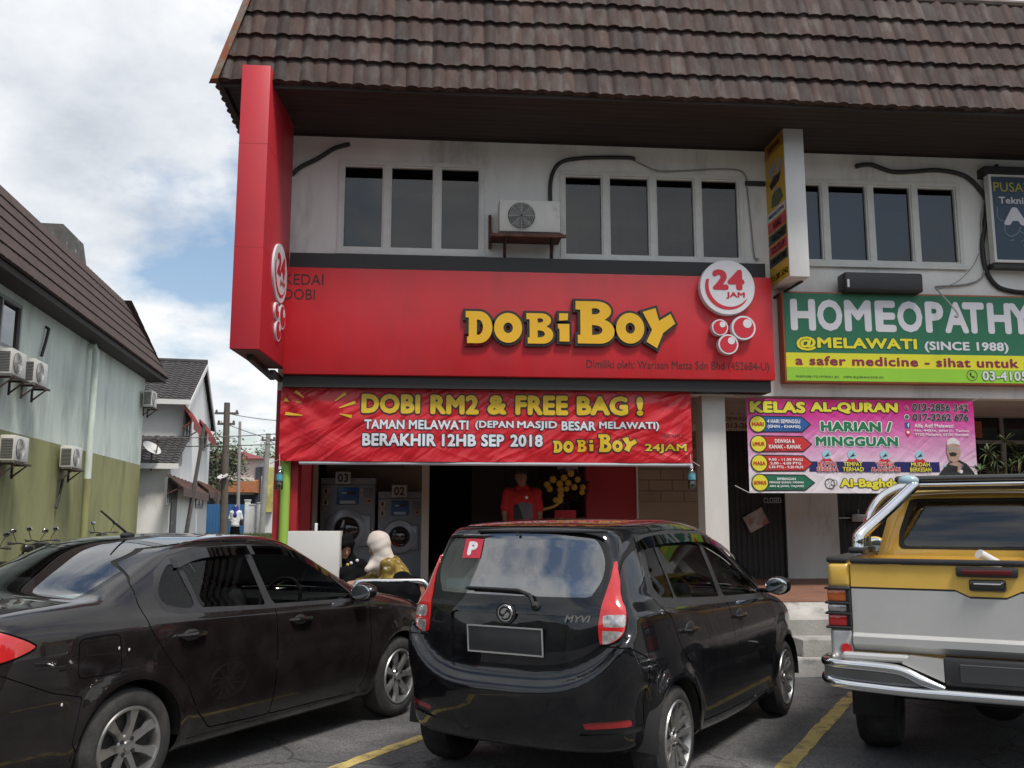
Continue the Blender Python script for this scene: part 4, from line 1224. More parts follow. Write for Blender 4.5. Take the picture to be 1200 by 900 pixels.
    bump = lambda V, N: np.maximum(sdpoly(XZ(V), np.array([(-1,.1),(-.20,.1),(-.335,.36),(-.34,.56),(-.345,.78),(-.50,.845),(-1,.845)])), V[:,0]+.1)
    S.seam(bump, 'bumper', .004)
    for sg in (-1, 1): S.cut(end_reg([(sg*.50,.415),(sg*.50,.445),(sg*.72,.465),(sg*.72,.435)], .004), 'refl', ('bumper',))
    for sg in (-1, 1): S.cut(end_reg([(sg*.47,.385),(sg*.49,.40),(sg*.74,.425),(sg*.76,.40)], .006), 'slit', ('bumper',))
    S.cut(top_reg([(1.42,-.52),(1.40,0),(1.42,.52),(2.02,.66),(2.20,.35),(2.25,0),(2.20,-.35),(2.02,-.66)], .01, .95), 'ws')
    fb = lambda V, N: np.maximum(2.86-V[:,0], V[:,2]-.70)
    S.seam(fb, 'fbumper')
    hood = top_reg([(2.22,-.60),(2.33,0),(2.22,.60),(2.75,.60),(2.95,.3),(2.98,0),(2.95,-.3),(2.75,-.60)], .01, .7)
    S.seam(hood, 'hood')
    body = S.part('body', ['body'], K, B)
    S.part('seam_gap', ['seam'], SEAM, body, off=-.006)
    S.part('underside', ['under'], BLKR, body)
    for nm, lr in (('R', RIGHT), ('L', LEFT)):
        sg = -1 if nm == 'R' else 1
        for d, pre, hx in (('rd', 'rear', .17), ('fd', 'front', 1.18)):
            do = S.part('door', [d+nm], K, B)
            yy = sg*float(Wf(np.array([hx+.1]), np.array([.87]))[0])
            cup = MB(); cup.ell((hx+.1, yy-sg*.004, .868), (.085, .012, .055), 20, 12)
            obj('handle_cup', cup, PLASTIC, do); door_handle(do, hx, yy, .875, sg, K, .19)
        S.part('window_frame', ['blk'+nm], PLASTIC, body, off=-.002)
        S.part('quarter_window', ['q'+nm], CARGLASS, B, off=-.006)
        S.part('door_window', ['rg'+nm], CARGLASS, B, off=-.006); S.part('door_window', ['fg'+nm], CARGLASS, B, off=-.006)
        # tail lamp, split into red and clear bands
        for za, zb in ((.948, 1.012), (.858, .928)): S.cut(lambda V, N, za=za, zb=zb: np.maximum(np.abs(V[:,2]-(za+zb)/2)-(zb-za)/2, np.maximum(.585-np.abs(V[:,1]), behind(V, .007))), 'clear'+nm, ('lamp'+nm,))
        lo_ = S.part('tail_lamp', ['lamp'+nm], REDLENS, B, off=.010, skirt=.03); S.part('clear_band', ['clear'+nm], CLEARLENS, lo_, off=.010)
        v = MB(); pts = [(-.06,1.40),(.1,1.425),(.5,1.437),(1.05,1.425),(1.44,1.345),(1.74,1.19),(1.93,1.08)]
        rows = []
        for (x, z) in [tuple(p) for p in catmull(pts, 6, closed=False)]:
            for dz, o in ((.005, .012), (-.05, .028)):
                y = sg*(float(Wf(np.array([x]), np.array([z+dz]))[0])+o-.035*0); rows.append((x, y, z+dz))
        n_ = len(rows)//2
        v.add(rows, [(2*i, 2*i+1, 2*i+3, 2*i+2) for i in range(n_-1)])
        obj('rain_visor', v, glass_mat('smoked_visor', (.10, .10, .10), .7, .03, .05), B, smooth=60, fixn=False)
    S.part('windscreen', ['ws'], CARGLASS, B, off=-.004)
    S.part('hood', ['hood'], K, B)
    S.part('front_bumper', ['fbumper'], K, B)
    hatch_o = S.part('tailgate', ['hatch'], K, B, skirt=.03)
    rp = S.take(['recess'], None, -.016); skin_obj('plate_recess', *rp, K, hatch_o)
    S.part('window_border', ['rwb'], mat('black_ceramic', (.006, .006, .007), .04, 0, spec=.5), hatch_o, off=-.002)
    S.part('rear_window', ['rw'], REARGLASS, hatch_o, off=-.003)
    bo = S.part('rear_bumper', ['bumper'], K, B, skirt=.01)
    S.part('reflector', ['refl'], red_lens('reflector_red', (.28, .012, .014), .3), bo, test=LEFT, off=-.004); S.part('reflector', ['refl'], _mats['reflector_red'], bo, test=RIGHT, off=-.004)
    S.part('slot', ['slit'], PLASTIC, bo, test=LEFT, off=-.012); S.part('slot', ['slit'], PLASTIC, bo, test=RIGHT, off=-.012)
    def rx(z, y=0.0):                                 # rear surface x at y,z
        xs = np.linspace(-.8, -.2, 241); v = f(xs, np.full(241, y), np.full(241, z)); i = np.argmax(v < 0); return float(xs[i])
    RM = lambda x, y, z, tilt=0: Matrix.Translation((x, y, z)) @ Matrix.Rotation(-tilt, 4, 'Y') @ Matrix(((0,0,-1,0),(-1,0,0,0),(0,1,0,0),(0,0,0,1)))
    xt, xb = rx(.925), rx(.775); number_plate(hatch_o, RM((xt+xb)/2+.004, 0, .85, math.atan2(xt-xb, .15)), .50, .155)
    e = MB(); M_ = RM(rx(1.0)-.004, 0, 1.0, .12)
    e.lathe([(.047, -.006), (.052, 0), (.047, .008), (.040, .008), (.038, .003)], 36, 0, M_, caps=False); e.lathe([(.039, .002), (0, .003)], 30, 1, M_)
    e.lathe([(.052, -.03), (.064, .0), (.06, .003), (.05, .0)], 30, 1, M_, caps=False)
    sw = [(.030*math.cos(a), .030*math.sin(a)*.9) for a in [PI*.1+PI*.8*i/8 for i in range(9)]]
    for s_ in (1, -1):
        vs, fs = shape2d([[(s_*x, s_*y) for x, y in [(-.031,.004),(-.018,.024),(.008,.031),(.027,.020),(.012,.022),(.004,.010),(-.006,-.002),(-.018,-.008)]]], 0, .002)
        e.add([M_ @ Vector((v.x, v.y, .005+v.z)) for v in vs], fs, 0)
    obj('emblem', e, [CHROME, PLASTIC], hatch_o)
    g = MB(); y0, y1 = -.37, -.53; xa_, xb_ = rx(.985, y0), rx(.985, y1)
    M_ = RM(xa_-.004, y0, .985, .12) @ Matrix.Rotation(math.atan2(xb_-xa_, y0-y1), 4, 'Y')
    text_on(g, 'MYVI', M_, .0, .155, -.018, .020, .03, .003, .35)
    obj('badge_lettering', g, CHROME, hatch_o)
    w = MB()
    w.lathe([(.026, -.01), (.026, .012), (.018, .022), (0, .024)], 16, 0, RM(rx(1.055, -.19)-.005, -.19, 1.045, .2))
    w.tube([(rx(1.05, -.19)-.025, -.19, 1.045), (rx(1.1,-.15)-.028, -.155, 1.105), (rx(1.12)-.028, -.08, 1.13), (rx(1.13, .1)-.026, .27, 1.135)], [.014, .013, .010, .007], 8)
    w.tube([(rx(1.12, -.1)-.012, -.12, 1.118), (rx(1.125, .3)-.012, .30, 1.128)], .007, 6)
    obj('wiper', w, BLKR, hatch_o)
    hb = MB(); hb.rbox(rx(1.462)-.008, rx(1.462)+.03, -.56, .30, 1.456, 1.470, .004); hb.tube([(rx(1.45)-.02, .0, 1.452), (rx(1.44)-.02, 0, 1.436)], .008, 8)
    obj('spoiler_trim', hb, PLASTIC, hatch_o)
    # things seen in the rear window: sticker on the glass, papers on the shelf
    s = MB(); xa = lambda y, z: rx(z, y)-.0025
    y0, y1, z0, z1 = .385, .245, 1.30, 1.415
    def stick(vs2, fs2, mi, lift):
        s.add([(xa(y0+(y1-y0)*v.x, z0+(z1-z0)*v.y)-lift, y0+(y1-y0)*v.x, z0+(z1-z0)*v.y) for v in vs2], fs2, mi)
    gv = [Vector((i/5, j/5, 0)) for j in range(6) for i in range(6)]
    stick(gv, [(j*6+i, j*6+i+1, j*6+i+7, j*6+i+6) for j in range(5) for i in range(5)], 0, .001)
    vs, fs = text2d('P', .06, 0); stick(fit2d(vs, .24, .76, .14, .86), fs, 1, .0035)
    obj('sticker', s, [mat('sticker_red', (.50, .03, .06), .5), mat('sticker_white', (.7, .7, .7), .5)], hatch_o, smooth=0, fixn=False)
    c = MB(); c.box(-.44, .05, -.56, .56, 1.085, 1.10, 0)
    c.rbox(-.46, -.30, -.30, .28, 1.11, 1.20, .012, 2, 1, Matrix.Translation((0, 0, 0)) @ Matrix.Rotation(.03, 4, 'X')); c.rbox(-.45, -.3, -.52, -.30, 1.11, 1.175, .012, 2, 2); c.rbox(-.44, -.3, .30, .50, 1.11, 1.175, .012, 2, 3)
    obj('parcel_shelf', c, [INTER, mat('grey_paper', (.70, .71, .72), .6), mat('blue_cloth', (.05, .30, .70), .7, var=.3, vs=20), mat('pale_blue_paper', (.40, .62, .72), .6)], B)
    arch_liner(B, [(cx, AZ, sg*.83, sg*.55) for cx in (AX, AF) for sg in (-1, 1)], AR+.012)
    for cx in (AX, AF):
        for sg in (-1, 1): wheel(B, cx, sg*.815, AZ, .292, .205, .185, 6, sg, 'twin')
    for sg in (-1, 1): seat(B, .95, sg*.36, .5); mirror_part(B, 1.98, sg*.80, 1.035, sg, K, .19, .14)
    seat(B, .05, 0, .5, 1.15)
    for sg in (-.4, 0, .4):
        h = MB(); h.rbox(-.09, .0, sg-.11, sg+.11, 1.12, 1.27, .04, 3); obj('headrest', h, INTER, B)
    cockpit(B, 1.95, .66, .98, -.4)
    return B
hatchback()

# ---------------------------------------------------------------- dark sedan
def sedan():
    A = thing('sedan_car', 'dark brown-black four-door sedan with papers behind its rear screen', 'car', (-2.353, 5.86, 0), R(57.9), 'cars parked in the bays', local=True)
    K = paint('dark_brown_paint', (.0090, .0068, .0070), .25, .4)
    out = [(-.85,.24),(-1.0,.30),(-1.055,.42),(-1.06,.58),(-1.035,.70),(-1.0,.78),(-.985,.90),(-.965,1.0),(-.90,1.055),(-.70,1.085),(-.42,1.105),(-.25,1.125),(.0,1.235),(.30,1.36),(.55,1.415),
           (.9,1.438),(1.25,1.435),(1.52,1.395),(1.80,1.285),(2.2,1.10),(2.45,.995),(2.75,.95),(3.05,.885),(3.28,.79),(3.39,.66),(3.42,.50),(3.39,.34),(3.28,.22),(3.0,.19),(1.2,.19),(-.4,.19)]
    AX, AF, AZ, AR = 0, 2.6, .315, .345
    W = halfwidth([(-1.2,.74),(-.9,.81),(-.5,.845),(0,.860),(.7,.864),(1.8,.864),(2.5,.856),(2.95,.82),(3.5,.68)], [(-1.2,1.02),(-.4,1.005),(.4,.985),(1.2,.965),(2.1,.945),(2.7,.90),(3.5,.78)],
                  tuck=.07, shoulder=.032, tumble=.40, arches=((AX,AZ,AR),(AF,AZ,AR)), flare=.018, zmid=.62, curve=.10)
    f, Wf = body_field(out, W, kr=.34, kf=.42, xm=1.2, kz=.055, zb=.98, r_lo=.07, r_hi=.085)
    S = Shell(f, (-1.2,-1,.1), (3.6,1,1.55), .029)
    for cx in (AX, AF): S.cut(circ_reg(cx, AZ, AR), 'hole')
    S.cut(lambda V, N: V[:,2]-.21, 'under')
    for sg, nm in ((-1, 'R'), (1, 'L')):
        S.cut(side_reg(catmull([(.235,1.115),(.25,1.06),(.33,1.033),(.45,1.028),(.42,1.15),(.375,1.255),(.29,1.20)], 4), .012, sgn=sg), 'q'+nm)
        S.cut(side_reg([(.53,1.025),(1.05,1.0),(.985,1.325),(.72,1.325),(.55,1.305),(.455,1.275),(.50,1.15)], .02, sgn=sg), 'rg'+nm)
        S.cut(side_reg([(1.16,1.0),(1.98,.975),(1.83,1.09),(1.60,1.23),(1.40,1.305),(1.09,1.328),(1.11,1.2)], .02, sgn=sg), 'fg'+nm)
        S.cut(side_reg([(.19,1.11),(.23,1.02),(.33,.995),(1.1,.968),(2.06,.945),(1.88,1.09),(1.62,1.255),(1.4,1.335),(1.0,1.358),(.6,1.345),(.38,1.30),(.25,1.22)], .015, sgn=sg), 'blk'+nm)
        rd = side_reg([(.08,1.16),(.075,1.07),(.12,.93),(.25,.75),(.40,.58),(.49,.42),(.60,.315),(1.10,.30),(1.125,.6),(1.115,.98),(1.065,1.365),(.62,1.373),(.36,1.335),(.17,1.26)], .02, sgn=sg)
        fd = side_reg([(1.155,.95),(1.165,.6),(1.14,.30),(2.06,.29),(2.13,.40),(2.17,.62),(2.15,.93),(1.92,1.085),(1.64,1.275),(1.4,1.36),(1.10,1.375),(1.12,1.2)], .02, sgn=sg)
        lampX = [(-1.3,1.035),(-.92,1.03),(-.78,.985),(-.64,.925),(-.60,.90),(-.68,.87),(-.85,.825),(-1.3,.80)]
        lm = lambda V, N, sg=sg: np.maximum(sdpoly(XZ(V), np.array(lampX))-.01, .42-sg*V[:,1])
        S.seam(lm, 'lamp'+nm, .006)
        hl = lambda V, N, sg=sg: np.maximum(sdpoly(XZ(V), np.array([(3.6,.80),(3.1,.84),(2.92,.82),(3.05,.72),(3.6,.66)])), .40-sg*V[:,1])
        S.seam(hl, 'head'+nm)
        S.seam(rd, 'rd'+nm, .004); S.seam(fd, 'fd'+nm, .004)
    S.seam(side_reg([(-.325,.74),(-.325,.88),(-.13,.885),(-.125,.745)], .03, sgn=-1), 'flap', .003)
    S.cut(top_reg([(-.20,-.56),(-.24,0),(-.20,.56),(.15,.54),(.40,.50),(.44,0),(.40,-.50),(.15,-.54)], .015, 1.09), 'rs')
    S.cut(top_reg([(-.25,-.60),(-.29,0),(-.25,.60),(.15,.58),(.45,.53),(.49,0),(.45,-.53),(.15,-.58)], .015, 1.08), 'rsb')
    S.cut(top_reg([(1.56,-.52),(1.53,0),(1.56,.52),(2.26,.66),(2.42,.35),(2.46,0),(2.42,-.35),(2.26,-.66)], .01, .95), 'ws')
    S.seam(top_reg([(-.36,-.66),(-.40,0),(-.36,.66),(-.8,.66),(-1.2,.60),(-1.2,-.60),(-.8,-.66)], .01, 1.0), 'boot', .004)
    S.seam(top_reg([(2.42,-.66),(2.52,0),(2.42,.66),(2.95,.64),(3.25,.4),(3.3,0),(3.25,-.4),(2.95,-.64)], .01, .7), 'hood', .004)
    S.seam(lambda V, N: np.maximum(sdpoly(XZ(V), np.array([(-1.4,.1),(-.2,.1),(-.372,.40),(-.33,.62),(-.5,.665),(-.80,.80),(-1.4,.80)])), V[:,0]+.1), 'bumper', .003)
    S.seam(lambda V, N: np.maximum(sdpoly(XZ(V), np.array([(3.8,.1),(2.8,.1),(2.96,.42),(2.95,.62),(3.1,.7),(3.8,.7)])), 2.7-V[:,0]), 'fbumper', .003)
    for sg in (-1, 1): S.seam(lambda V, N, sg=sg: np.maximum(np.abs(sdpoly(XZ(V), np.array([(.5,-1),(.5,1.5),(.5,1.5)])))*0+np.abs(V[:,2]-.262)-.002, np.maximum(np.maximum(.42-V[:,0], V[:,0]-2.2), .5-sg*V[:,1])), 'sill_line', .002)
    body = S.part('body', ['body', 'sill_line'], K, A)
    S.part('seam_gap', ['seam'], SEAM, body, off=-.006); S.part('underside', ['under'], BLKR, body)
    S.part('fuel_flap', ['flap'], K, A)
    for nm in ('R', 'L'):
        sg = -1 if nm == 'R' else 1
        for d, hx in (('rd', .30), ('fd', 1.27)):
            do = S.part('door', [d+nm], K, A)
            yy = sg*float(Wf(np.array([hx+.1]), np.array([.86]))[0])
            cup = MB(); cup.ell((hx+.10, yy-sg*.006, .852), (.075, .012, .04), 18, 10); obj('handle_cup', cup, PLASTIC, do)
            door_handle(do, hx, yy, .86, sg, K, .21)
        S.part('window_frame', ['blk'+nm], PLASTIC, body, off=-.002)
        S.part('quarter_window', ['q'+nm], CARGLASS, A, off=-.005)
        S.part('door_window', ['rg'+nm], CARGLASS, A, off=-.005); S.part('door_window', ['fg'+nm], CARGLASS, A, off=-.005)
        S.part('tail_lamp', ['lamp'+nm], REDLENS, A, off=.008, skirt=.03)
        S.part('headlight', ['head'+nm], CLEARLENS, A, off=.004, skirt=.02)
        v = MB()
        for pts in ([(.40,1.295),(.55,1.335),(.75,1.352),(1.04,1.352)], [(1.08,1.352),(1.38,1.335),(1.60,1.262),(1.80,1.15)]):
            rows = []
            for (x, z) in [tuple(p) for p in catmull(pts, 6, closed=False)]:
                for dz, o in ((.008, .010), (-.05, .026)):
                    rows.append((x, sg*(float(Wf(np.array([x]), np.array([z+dz]))[0])+o), z+dz))
            v.add(rows, [(2*i, 2*i+1, 2*i+3, 2*i+2) for i in range(len(rows)//2-1)])
            v.add([rows[0], rows[1], (rows[1][0]-.02, rows[1][1]-sg*.03, rows[1][2]), (rows[0][0]-.02, rows[0][1]-sg*.02, rows[0][2])], [(0,1,2,3)])
        obj('rain_visor', v, _mats['smoked_visor'], A, smooth=60, fixn=False)
    sl = MB()
    for z in (.96,):
        sl.ell((-.985, -.62, .915), (.02, .07, .025), 18, 10)
    obj('reversing_lens', sl, CLEARLENS, A)
    S.part('windscreen', ['ws'], CARGLASS, A, off=-.004)
    rso = S.part('rear_screen', ['rs'], glass_mat('rear_screen_glass', (.62, .65, .65), .95, 0, .14), A, off=-.003)
    S.part('screen_border', ['rsb'], mat('black_ceramic', (.006, .006, .007), .04), rso, off=-.001)
    S.part('boot_lid', ['boot'], K, A, skirt=.015); S.part('hood', ['hood'], K, A, skirt=.015)
    S.part('rear_bumper', ['bumper'], K, A); S.part('front_bumper', ['fbumper'], K, A)
    # roof antenna
    b = MB(); zr = 1.428; b.ell((.62, 0, zr), (.055, .03, .022), 16, 10); b.tube([(.615, 0, zr+.015), (.40, 0, zr+.16)], [.009, .006], 8)
    obj('antenna', b, BLKR, A)
    # parcel shelf with papers
    c = MB(); c.box(-.22, .35, -.6, .6, 1.045, 1.06, 0)
    c.box(-.19, .10, -.55, -.02, 1.064, 1.072, 1); c.box(.06, .30, -.54, -.10, 1.074, 1.08, 1); c.rbox(-.1, .02, -.36, -.18, 1.074, 1.09, .005, 1, 2); c.rbox(.08, .19, -.44, -.26, 1.082, 1.09, .004, 1, 3)
    obj('parcel_shelf', c, [INTER, mat('white_paper', (.80, .80, .80), .6, var=.08, vs=12), mat('teal_paper', (.12, .38, .40), .6), mat('blue_paper', (.15, .30, .5), .6)], A)
    for (x, z) in ((-.11,.84),(-.045,.825),(-.44,.60)):
        d = MB(); d.ell((x, -float(Wf(np.array([x]), np.array([z]))[0])-.0005, z), (.006, .0015, .009), 8, 6); obj('bird_dropping', d, mat('droppings', (.6, .6, .58), .8), body)
    for sg in (-1, 1):
        g = MB(); g.tube([(.42, sg*.857, .262), (2.2, sg*.857, .262)], .004, 5); 
    arch_liner(A, [(cx, AZ, sg*.85, sg*.56) for cx in (AX, AF) for sg in (-1, 1)], AR+.012)
    for cx in (AX, AF):
        for sg in (-1, 1): wheel(A, cx, sg*.848, .308, .308, .203, .195, 7, sg)
    for sg in (-1, 1):
        seat(A, 1.18, sg*.37, .47); mirror_part(A, 1.99, sg*.82, 1.0, sg, K, .20, .13)
    seat(A, .30, 0, .46, 1.2, rest=False)
    for sg in (-.42, .42):
        h = MB(); h.rbox(.13, .21, sg-.12, sg+.12, 1.03, 1.17, .04, 3); obj('headrest', h, INTER, A)
    cockpit(A, 2.1, .68, .95, -.1)
    return A
sedan()

# ---------------------------------------------------------------- yellow and silver pickup
def pickup():
    C = thing('pickup_truck', 'yellow and silver double-cab pickup truck with a chrome roll bar over its open bed', 'pickup truck', (3.717, 6.009, 0), R(57.5), 'cars parked in the bays', local=True)
    Y_ = paint('yellow_paint', (.68, .43, .085), .28, .25); Gy = mat('silver_paint', (.58, .575, .56), .30, .4, var=.05, vs=4, coat=.8, rvar=.05)
    BK = PLASTIC
    # cab
    out = [(.56,.55),(.545,.9),(.545,1.3),(.60,1.60),(.66,1.71),(.80,1.765),(1.2,1.785),(1.7,1.775),(2.0,1.735),(2.3,1.56),(2.65,1.30),(2.82,1.19),(3.3,1.15),(3.7,1.08),(3.84,.95),(3.86,.7),(3.84,.5),(3.6,.45),(2.2,.45),(1.2,.45)]
    W = halfwidth([(.3,.84),(.8,.85),(2.0,.86),(3.0,.85),(3.5,.82),(4,.74)], [(.3,1.2),(2,1.18),(3,1.1),(4,1.0)], tuck=.02, shoulder=.03, tumble=.27, arches=((2.96,.38,.42),), flare=.04, zmid=.75, curve=.05)
    f, Wf = body_field(out, W, kr=.02, kf=.16, xm=1.6, kz=.05, zb=1.15, r_lo=.06, r_hi=.08)
    S = Shell(f, (.4,-1,.35), (4.0,1,1.9), .034)
    S.cut(circ_reg(2.96, .38, .42), 'hole')
    S.cut(end_reg([(-.54,1.365),(.54,1.365),(.53,1.44),(.46,1.635),(-.46,1.635),(-.53,1.44)], .03, xmax=.75), 'bw')
    S.cut(end_reg([(-.575,1.345),(.575,1.345),(.565,1.44),(.49,1.66),(-.49,1.66),(-.565,1.44)], .03, xmax=.75), 'bwb')
    for sg, nm in ((-1, 'R'), (1, 'L')):
        S.cut(side_reg([(.72,1.27),(1.28,1.26),(1.26,1.64),(.84,1.63)], .03, sgn=sg), 'rg'+nm)
        S.cut(side_reg([(1.42,1.26),(2.45,1.235),(2.14,1.5),(1.98,1.64),(1.40,1.65)], .03, sgn=sg), 'fg'+nm)
        S.seam(side_reg([(.70,.58),(.68,1.2),(.80,1.68),(1.31,1.70),(1.34,1.2),(1.34,.58)], .02, sgn=sg), 'rd'+nm)
        S.seam(side_reg([(1.38,.58),(1.38,1.2),(1.36,1.70),(1.98,1.70),(2.3,1.44),(2.54,1.2),(2.46,.9),(2.44,.58)], .02, sgn=sg), 'fd'+nm)
    S.cut(top_reg([(2.02,-.55),(2.0,0),(2.02,.55),(2.66,.70),(2.76,0),(2.66,-.70)], .01, 1.2), 'ws')
    lower = lambda V, N: V[:,2]-1.02
    for d in ('body', 'rdR', 'rdL', 'fdR', 'fdL'): S.cut(lower, d+'_lo', (d,))
    V, T, N = S.take(['body', 'body_lo']); lo_ = S.take(['body_lo'])
    cab = S.part('cab', ['body'], Y_, C); S.part('lower_body', ['body_lo'], Gy, cab); S.part('seam_gap', ['seam'], SEAM, cab, off=-.006)
    for nm in ('R', 'L'):
        for d in ('rd', 'fd'):
            do = S.part('door', [d+nm], Y_, C); S.part('lower_panel', [d+nm+'_lo'], Gy, do)
        S.part('door_window', ['rg'+nm], CARGLASS, C, off=-.005); S.part('door_window', ['fg'+nm], CARGLASS, C, off=-.005)
    S.part('windscreen', ['ws'], CARGLASS, C, off=-.004)
    bw = S.part('rear_window', ['bw'], glass_mat('pickup_rear_glass', (.42, .45, .45), .85, 0, .03), C, off=-.004)
    S.part('window_seal', ['bwb'], BLKR, bw, off=.002)
    # roof spoiler
    b = MB(); b.rbox(.46, .74, -.60, .60, 1.805, 1.858, .024, 3); b.rbox(.50, .6, -.5, .5, 1.75, 1.805, .01)
    so = obj('roof_spoiler', b, mat('gloss_black', (.008, .008, .009), .12, coat=1.0), C)
    b = MB(); b.rbox(.44, .5, -.60, .60, 1.772, 1.802, .010); obj('trim', b, CHROME, so)
    # bed
    X0, X1, HW, ZB_, ZT_ = -1.06, .50, .865, .70, 1.27
    zsp = 1.125
    for sg in (-1, 1):
        o = MB(); n = 24
        def sidep(za, zb, mb):
            arch = [(.0+.40*math.cos(a), .38+.40*math.sin(a)) for a in [PI-PI*i/n for i in range(n+1)]] if za < .78 else None
            lowline = [(X0+.02, za)] + ([p for p in arch if p[1] > za] if arch else []) + [(X1, za)]
            poly = lowline + [(X1, zb), (X0+.02, zb)]
            mb.prism(poly, lambda a, c: (a, sg*(HW-.05), c), lambda a, c: (a, sg*HW, c))
        sidep(ZB_-.16, zsp-.012, o); so_ = obj('bed_side', o, Gy, C, smooth=30)
        o = MB(); sidep(zsp, ZT_, o); obj('upper_panel', o, Y_, so_, smooth=30)
        o = MB(); o.box(X0+.02, X1, sg*(HW-.052), sg*(HW+.004), zsp-.012, zsp); obj('pinstripe', o, BK, so_, smooth=0)
        o = MB(); o.rbox(X0-.01, X1, sg*(HW-.11), sg*(HW+.012), ZT_+.001, ZT_+.034, .012); obj('rail_cap', o, BK, C)
        # rear corner post: yellow top, lamp, silver foot with a round reflector
        def post(mb, za, zb, rr=.02): mb.rbox(X0-.015, X0+.12, sg*(HW-.125), sg*(HW+.006), za, zb, rr, 3)
        o = MB(); post(o, 1.12, ZT_, .028); po = obj('corner_post', o, Y_, C)
        o = MB(); post(o, .665, .885, .026); obj('post_foot', o, Gy, po)
        o = MB(); post(o, .872, 1.135, .012); lo = obj('tail_lamp', o, BK, C)
        for nm, m_, za, zb in (('amber_lens', AMBER, 1.04, 1.115), ('clear_lens', CLEARLENS, .978, 1.026), ('red_lens', REDLENS, .895, .965)):
            o = MB(); o.rbox(X0-.024, X0+.1, sg*(HW-.098), sg*(HW+.012), za, zb, .012, 2); obj('lens', o, m_, lo)
        o = MB()
        for z in (.97, 1.032, 1.118, .888): o.rbox(X0-.038, X0+.1, sg*(HW-.125), sg*(HW+.026), z-.007, z+.007, .005)
        for y in (HW-.118,): o.rbox(X0-.036, X0-.02, sg*y-.006, sg*y+.006, .885, 1.125, .004)
        obj('guard', o, BK, lo)
        o = MB(); M_ = Matrix.Translation((X0-.016, sg*(HW-.085), .765)) @ Matrix.Rotation(-PI/2, 4, 'Y')
        o.lathe([(.040, 0), (.040, .008), (.034, .010)], 24, 1, M_); o.lathe([(.034, .006), (.030, .014), (0, .016)], 24, 0, M_)
        obj('reflector', o, [REDLENS, mat('grey_bezel', (.25, .25, .25), .4)], C)
    o = MB(); o.box(X0+.05, X1, -(HW-.05), HW-.05, .74, .78); o.box(X1-.03, X1, -(HW-.05), HW-.05, .78, ZT_)
    for sg in (-1, 1): o.rbox(-.42, .42, sg*.56, sg*(HW-.05), .78, .98, .04)
    obj('bed', o, Y_, C)
    # tailgate
    tg = MB(); T0 = HW-.128
    y_lo = [(-T0, .862), (T0, .862), (T0, zsp-.006), (.165, zsp-.006), (.09, 1.083), (-.09, 1.083), (-.165, zsp-.006), (-T0, zsp-.006)]
    tg.prism(y_lo, lambda a, c: (X0-.012+.02*0, a, c), lambda a, c: (X0+.03, a, c))
    tgo = obj('tailgate', tg, Gy, C, smooth=0)
    tg = MB(); y_hi = [(-T0, zsp+.006), (-.170, zsp+.006), (-.095, 1.095), (.095, 1.095), (.170, zsp+.006), (T0, zsp+.006), (T0, ZT_-.005), (-T0, ZT_-.005)]
    tg.prism(y_hi, lambda a, c: (X0-.012, a, c), lambda a, c: (X0+.03, a, c)); obj('upper_panel', tg, Y_, tgo, smooth=0)
    tg = MB(); y_st = [(-T0, zsp-.006), (-.165, zsp-.006), (-.09, 1.083), (.09, 1.083), (.165, zsp-.006), (T0, zsp-.006), (T0, zsp+.006), (.170, zsp+.006), (.095, 1.095), (-.095, 1.095), (-.170, zsp+.006), (-T0, zsp+.006)]
    tg.prism(y_st, lambda a, c: (X0-.010, a, c), lambda a, c: (X0+.03, a, c)); obj('pinstripe', tg, BK, tgo, smooth=0)
    tg = MB(); prof = [(X0-.012, .862), (X0-.040, .842), (X0-.040, .800), (X0+.005, .760), (X0+.03, .760), (X0+.03, .862)]
    tg.prism(prof, lambda a, c: (a, -T0, c), lambda a, c: (a, T0, c)); obj('lower_step', tg, mat('silver_step', (.52, .52, .51), .3, .4, var=.05), tgo, smooth=0)
    tg = MB(); tg.rbox(X0-.03, X0+.05, -T0-.0, T0+.0, ZT_-.003, ZT_+.030, .012); obj('top_cap', tg, BK, tgo)
    tg = MB(); tg.rbox(X0-.04, X0, -.158, .158, 1.205, 1.262, .012, 2, 0); tg.rbox(X0-.044, X0, -.13, .13, 1.218, 1.248, .005, 2, 1)
    obj('brake_lamp', tg, [BK, mat('dark_red_lens', (.10, .008, .008), .2)], tgo)
    tg = MB(); tg.rbox(X0-.03, X0, -.095, .095, 1.125, 1.192, .02, 3, 0); tg.rbox(X0-.05, X0-.02, -.082, .082, 1.150, 1.182, .012, 3, 0); tg.rbox(X0-.054, X0-.03, -.07, .07, 1.166, 1.172, .002, 1, 1)
    obj('handle', tg, [mat('gloss_black', (0,0,0)), CHROME], tgo)
    # chrome tube bumper, centre shroud and number plate
    b = MB()
    for sg in (-1, 1):
        up = catmull([(X0+.10, sg*.905, .69), (X0-.05, sg*.895, .692), (X0-.115, sg*.82, .690), (X0-.125, sg*.60, .684), (X0-.13, sg*.47, .672), (X0-.135, sg*.36, .625), (X0-.135, sg*.25, .590)], 6, closed=False)
        lw = catmull([(X0+.10, sg*.905, .60), (X0-.05, sg*.895, .596), (X0-.118, sg*.82, .578), (X0-.128, sg*.60, .566), (X0-.132, sg*.40, .560), (X0-.135, sg*.18, .560), (X0-.135, 0, .560)], 6, closed=False)
        b.tube([tuple(p) for p in up], [.029]*(len(up)-7)+[.029-.0025*k for k in range(7)], 16); b.tube([tuple(p) for p in lw], .030, 16)
    bo = obj('rear_bumper', b, CHROME, C)
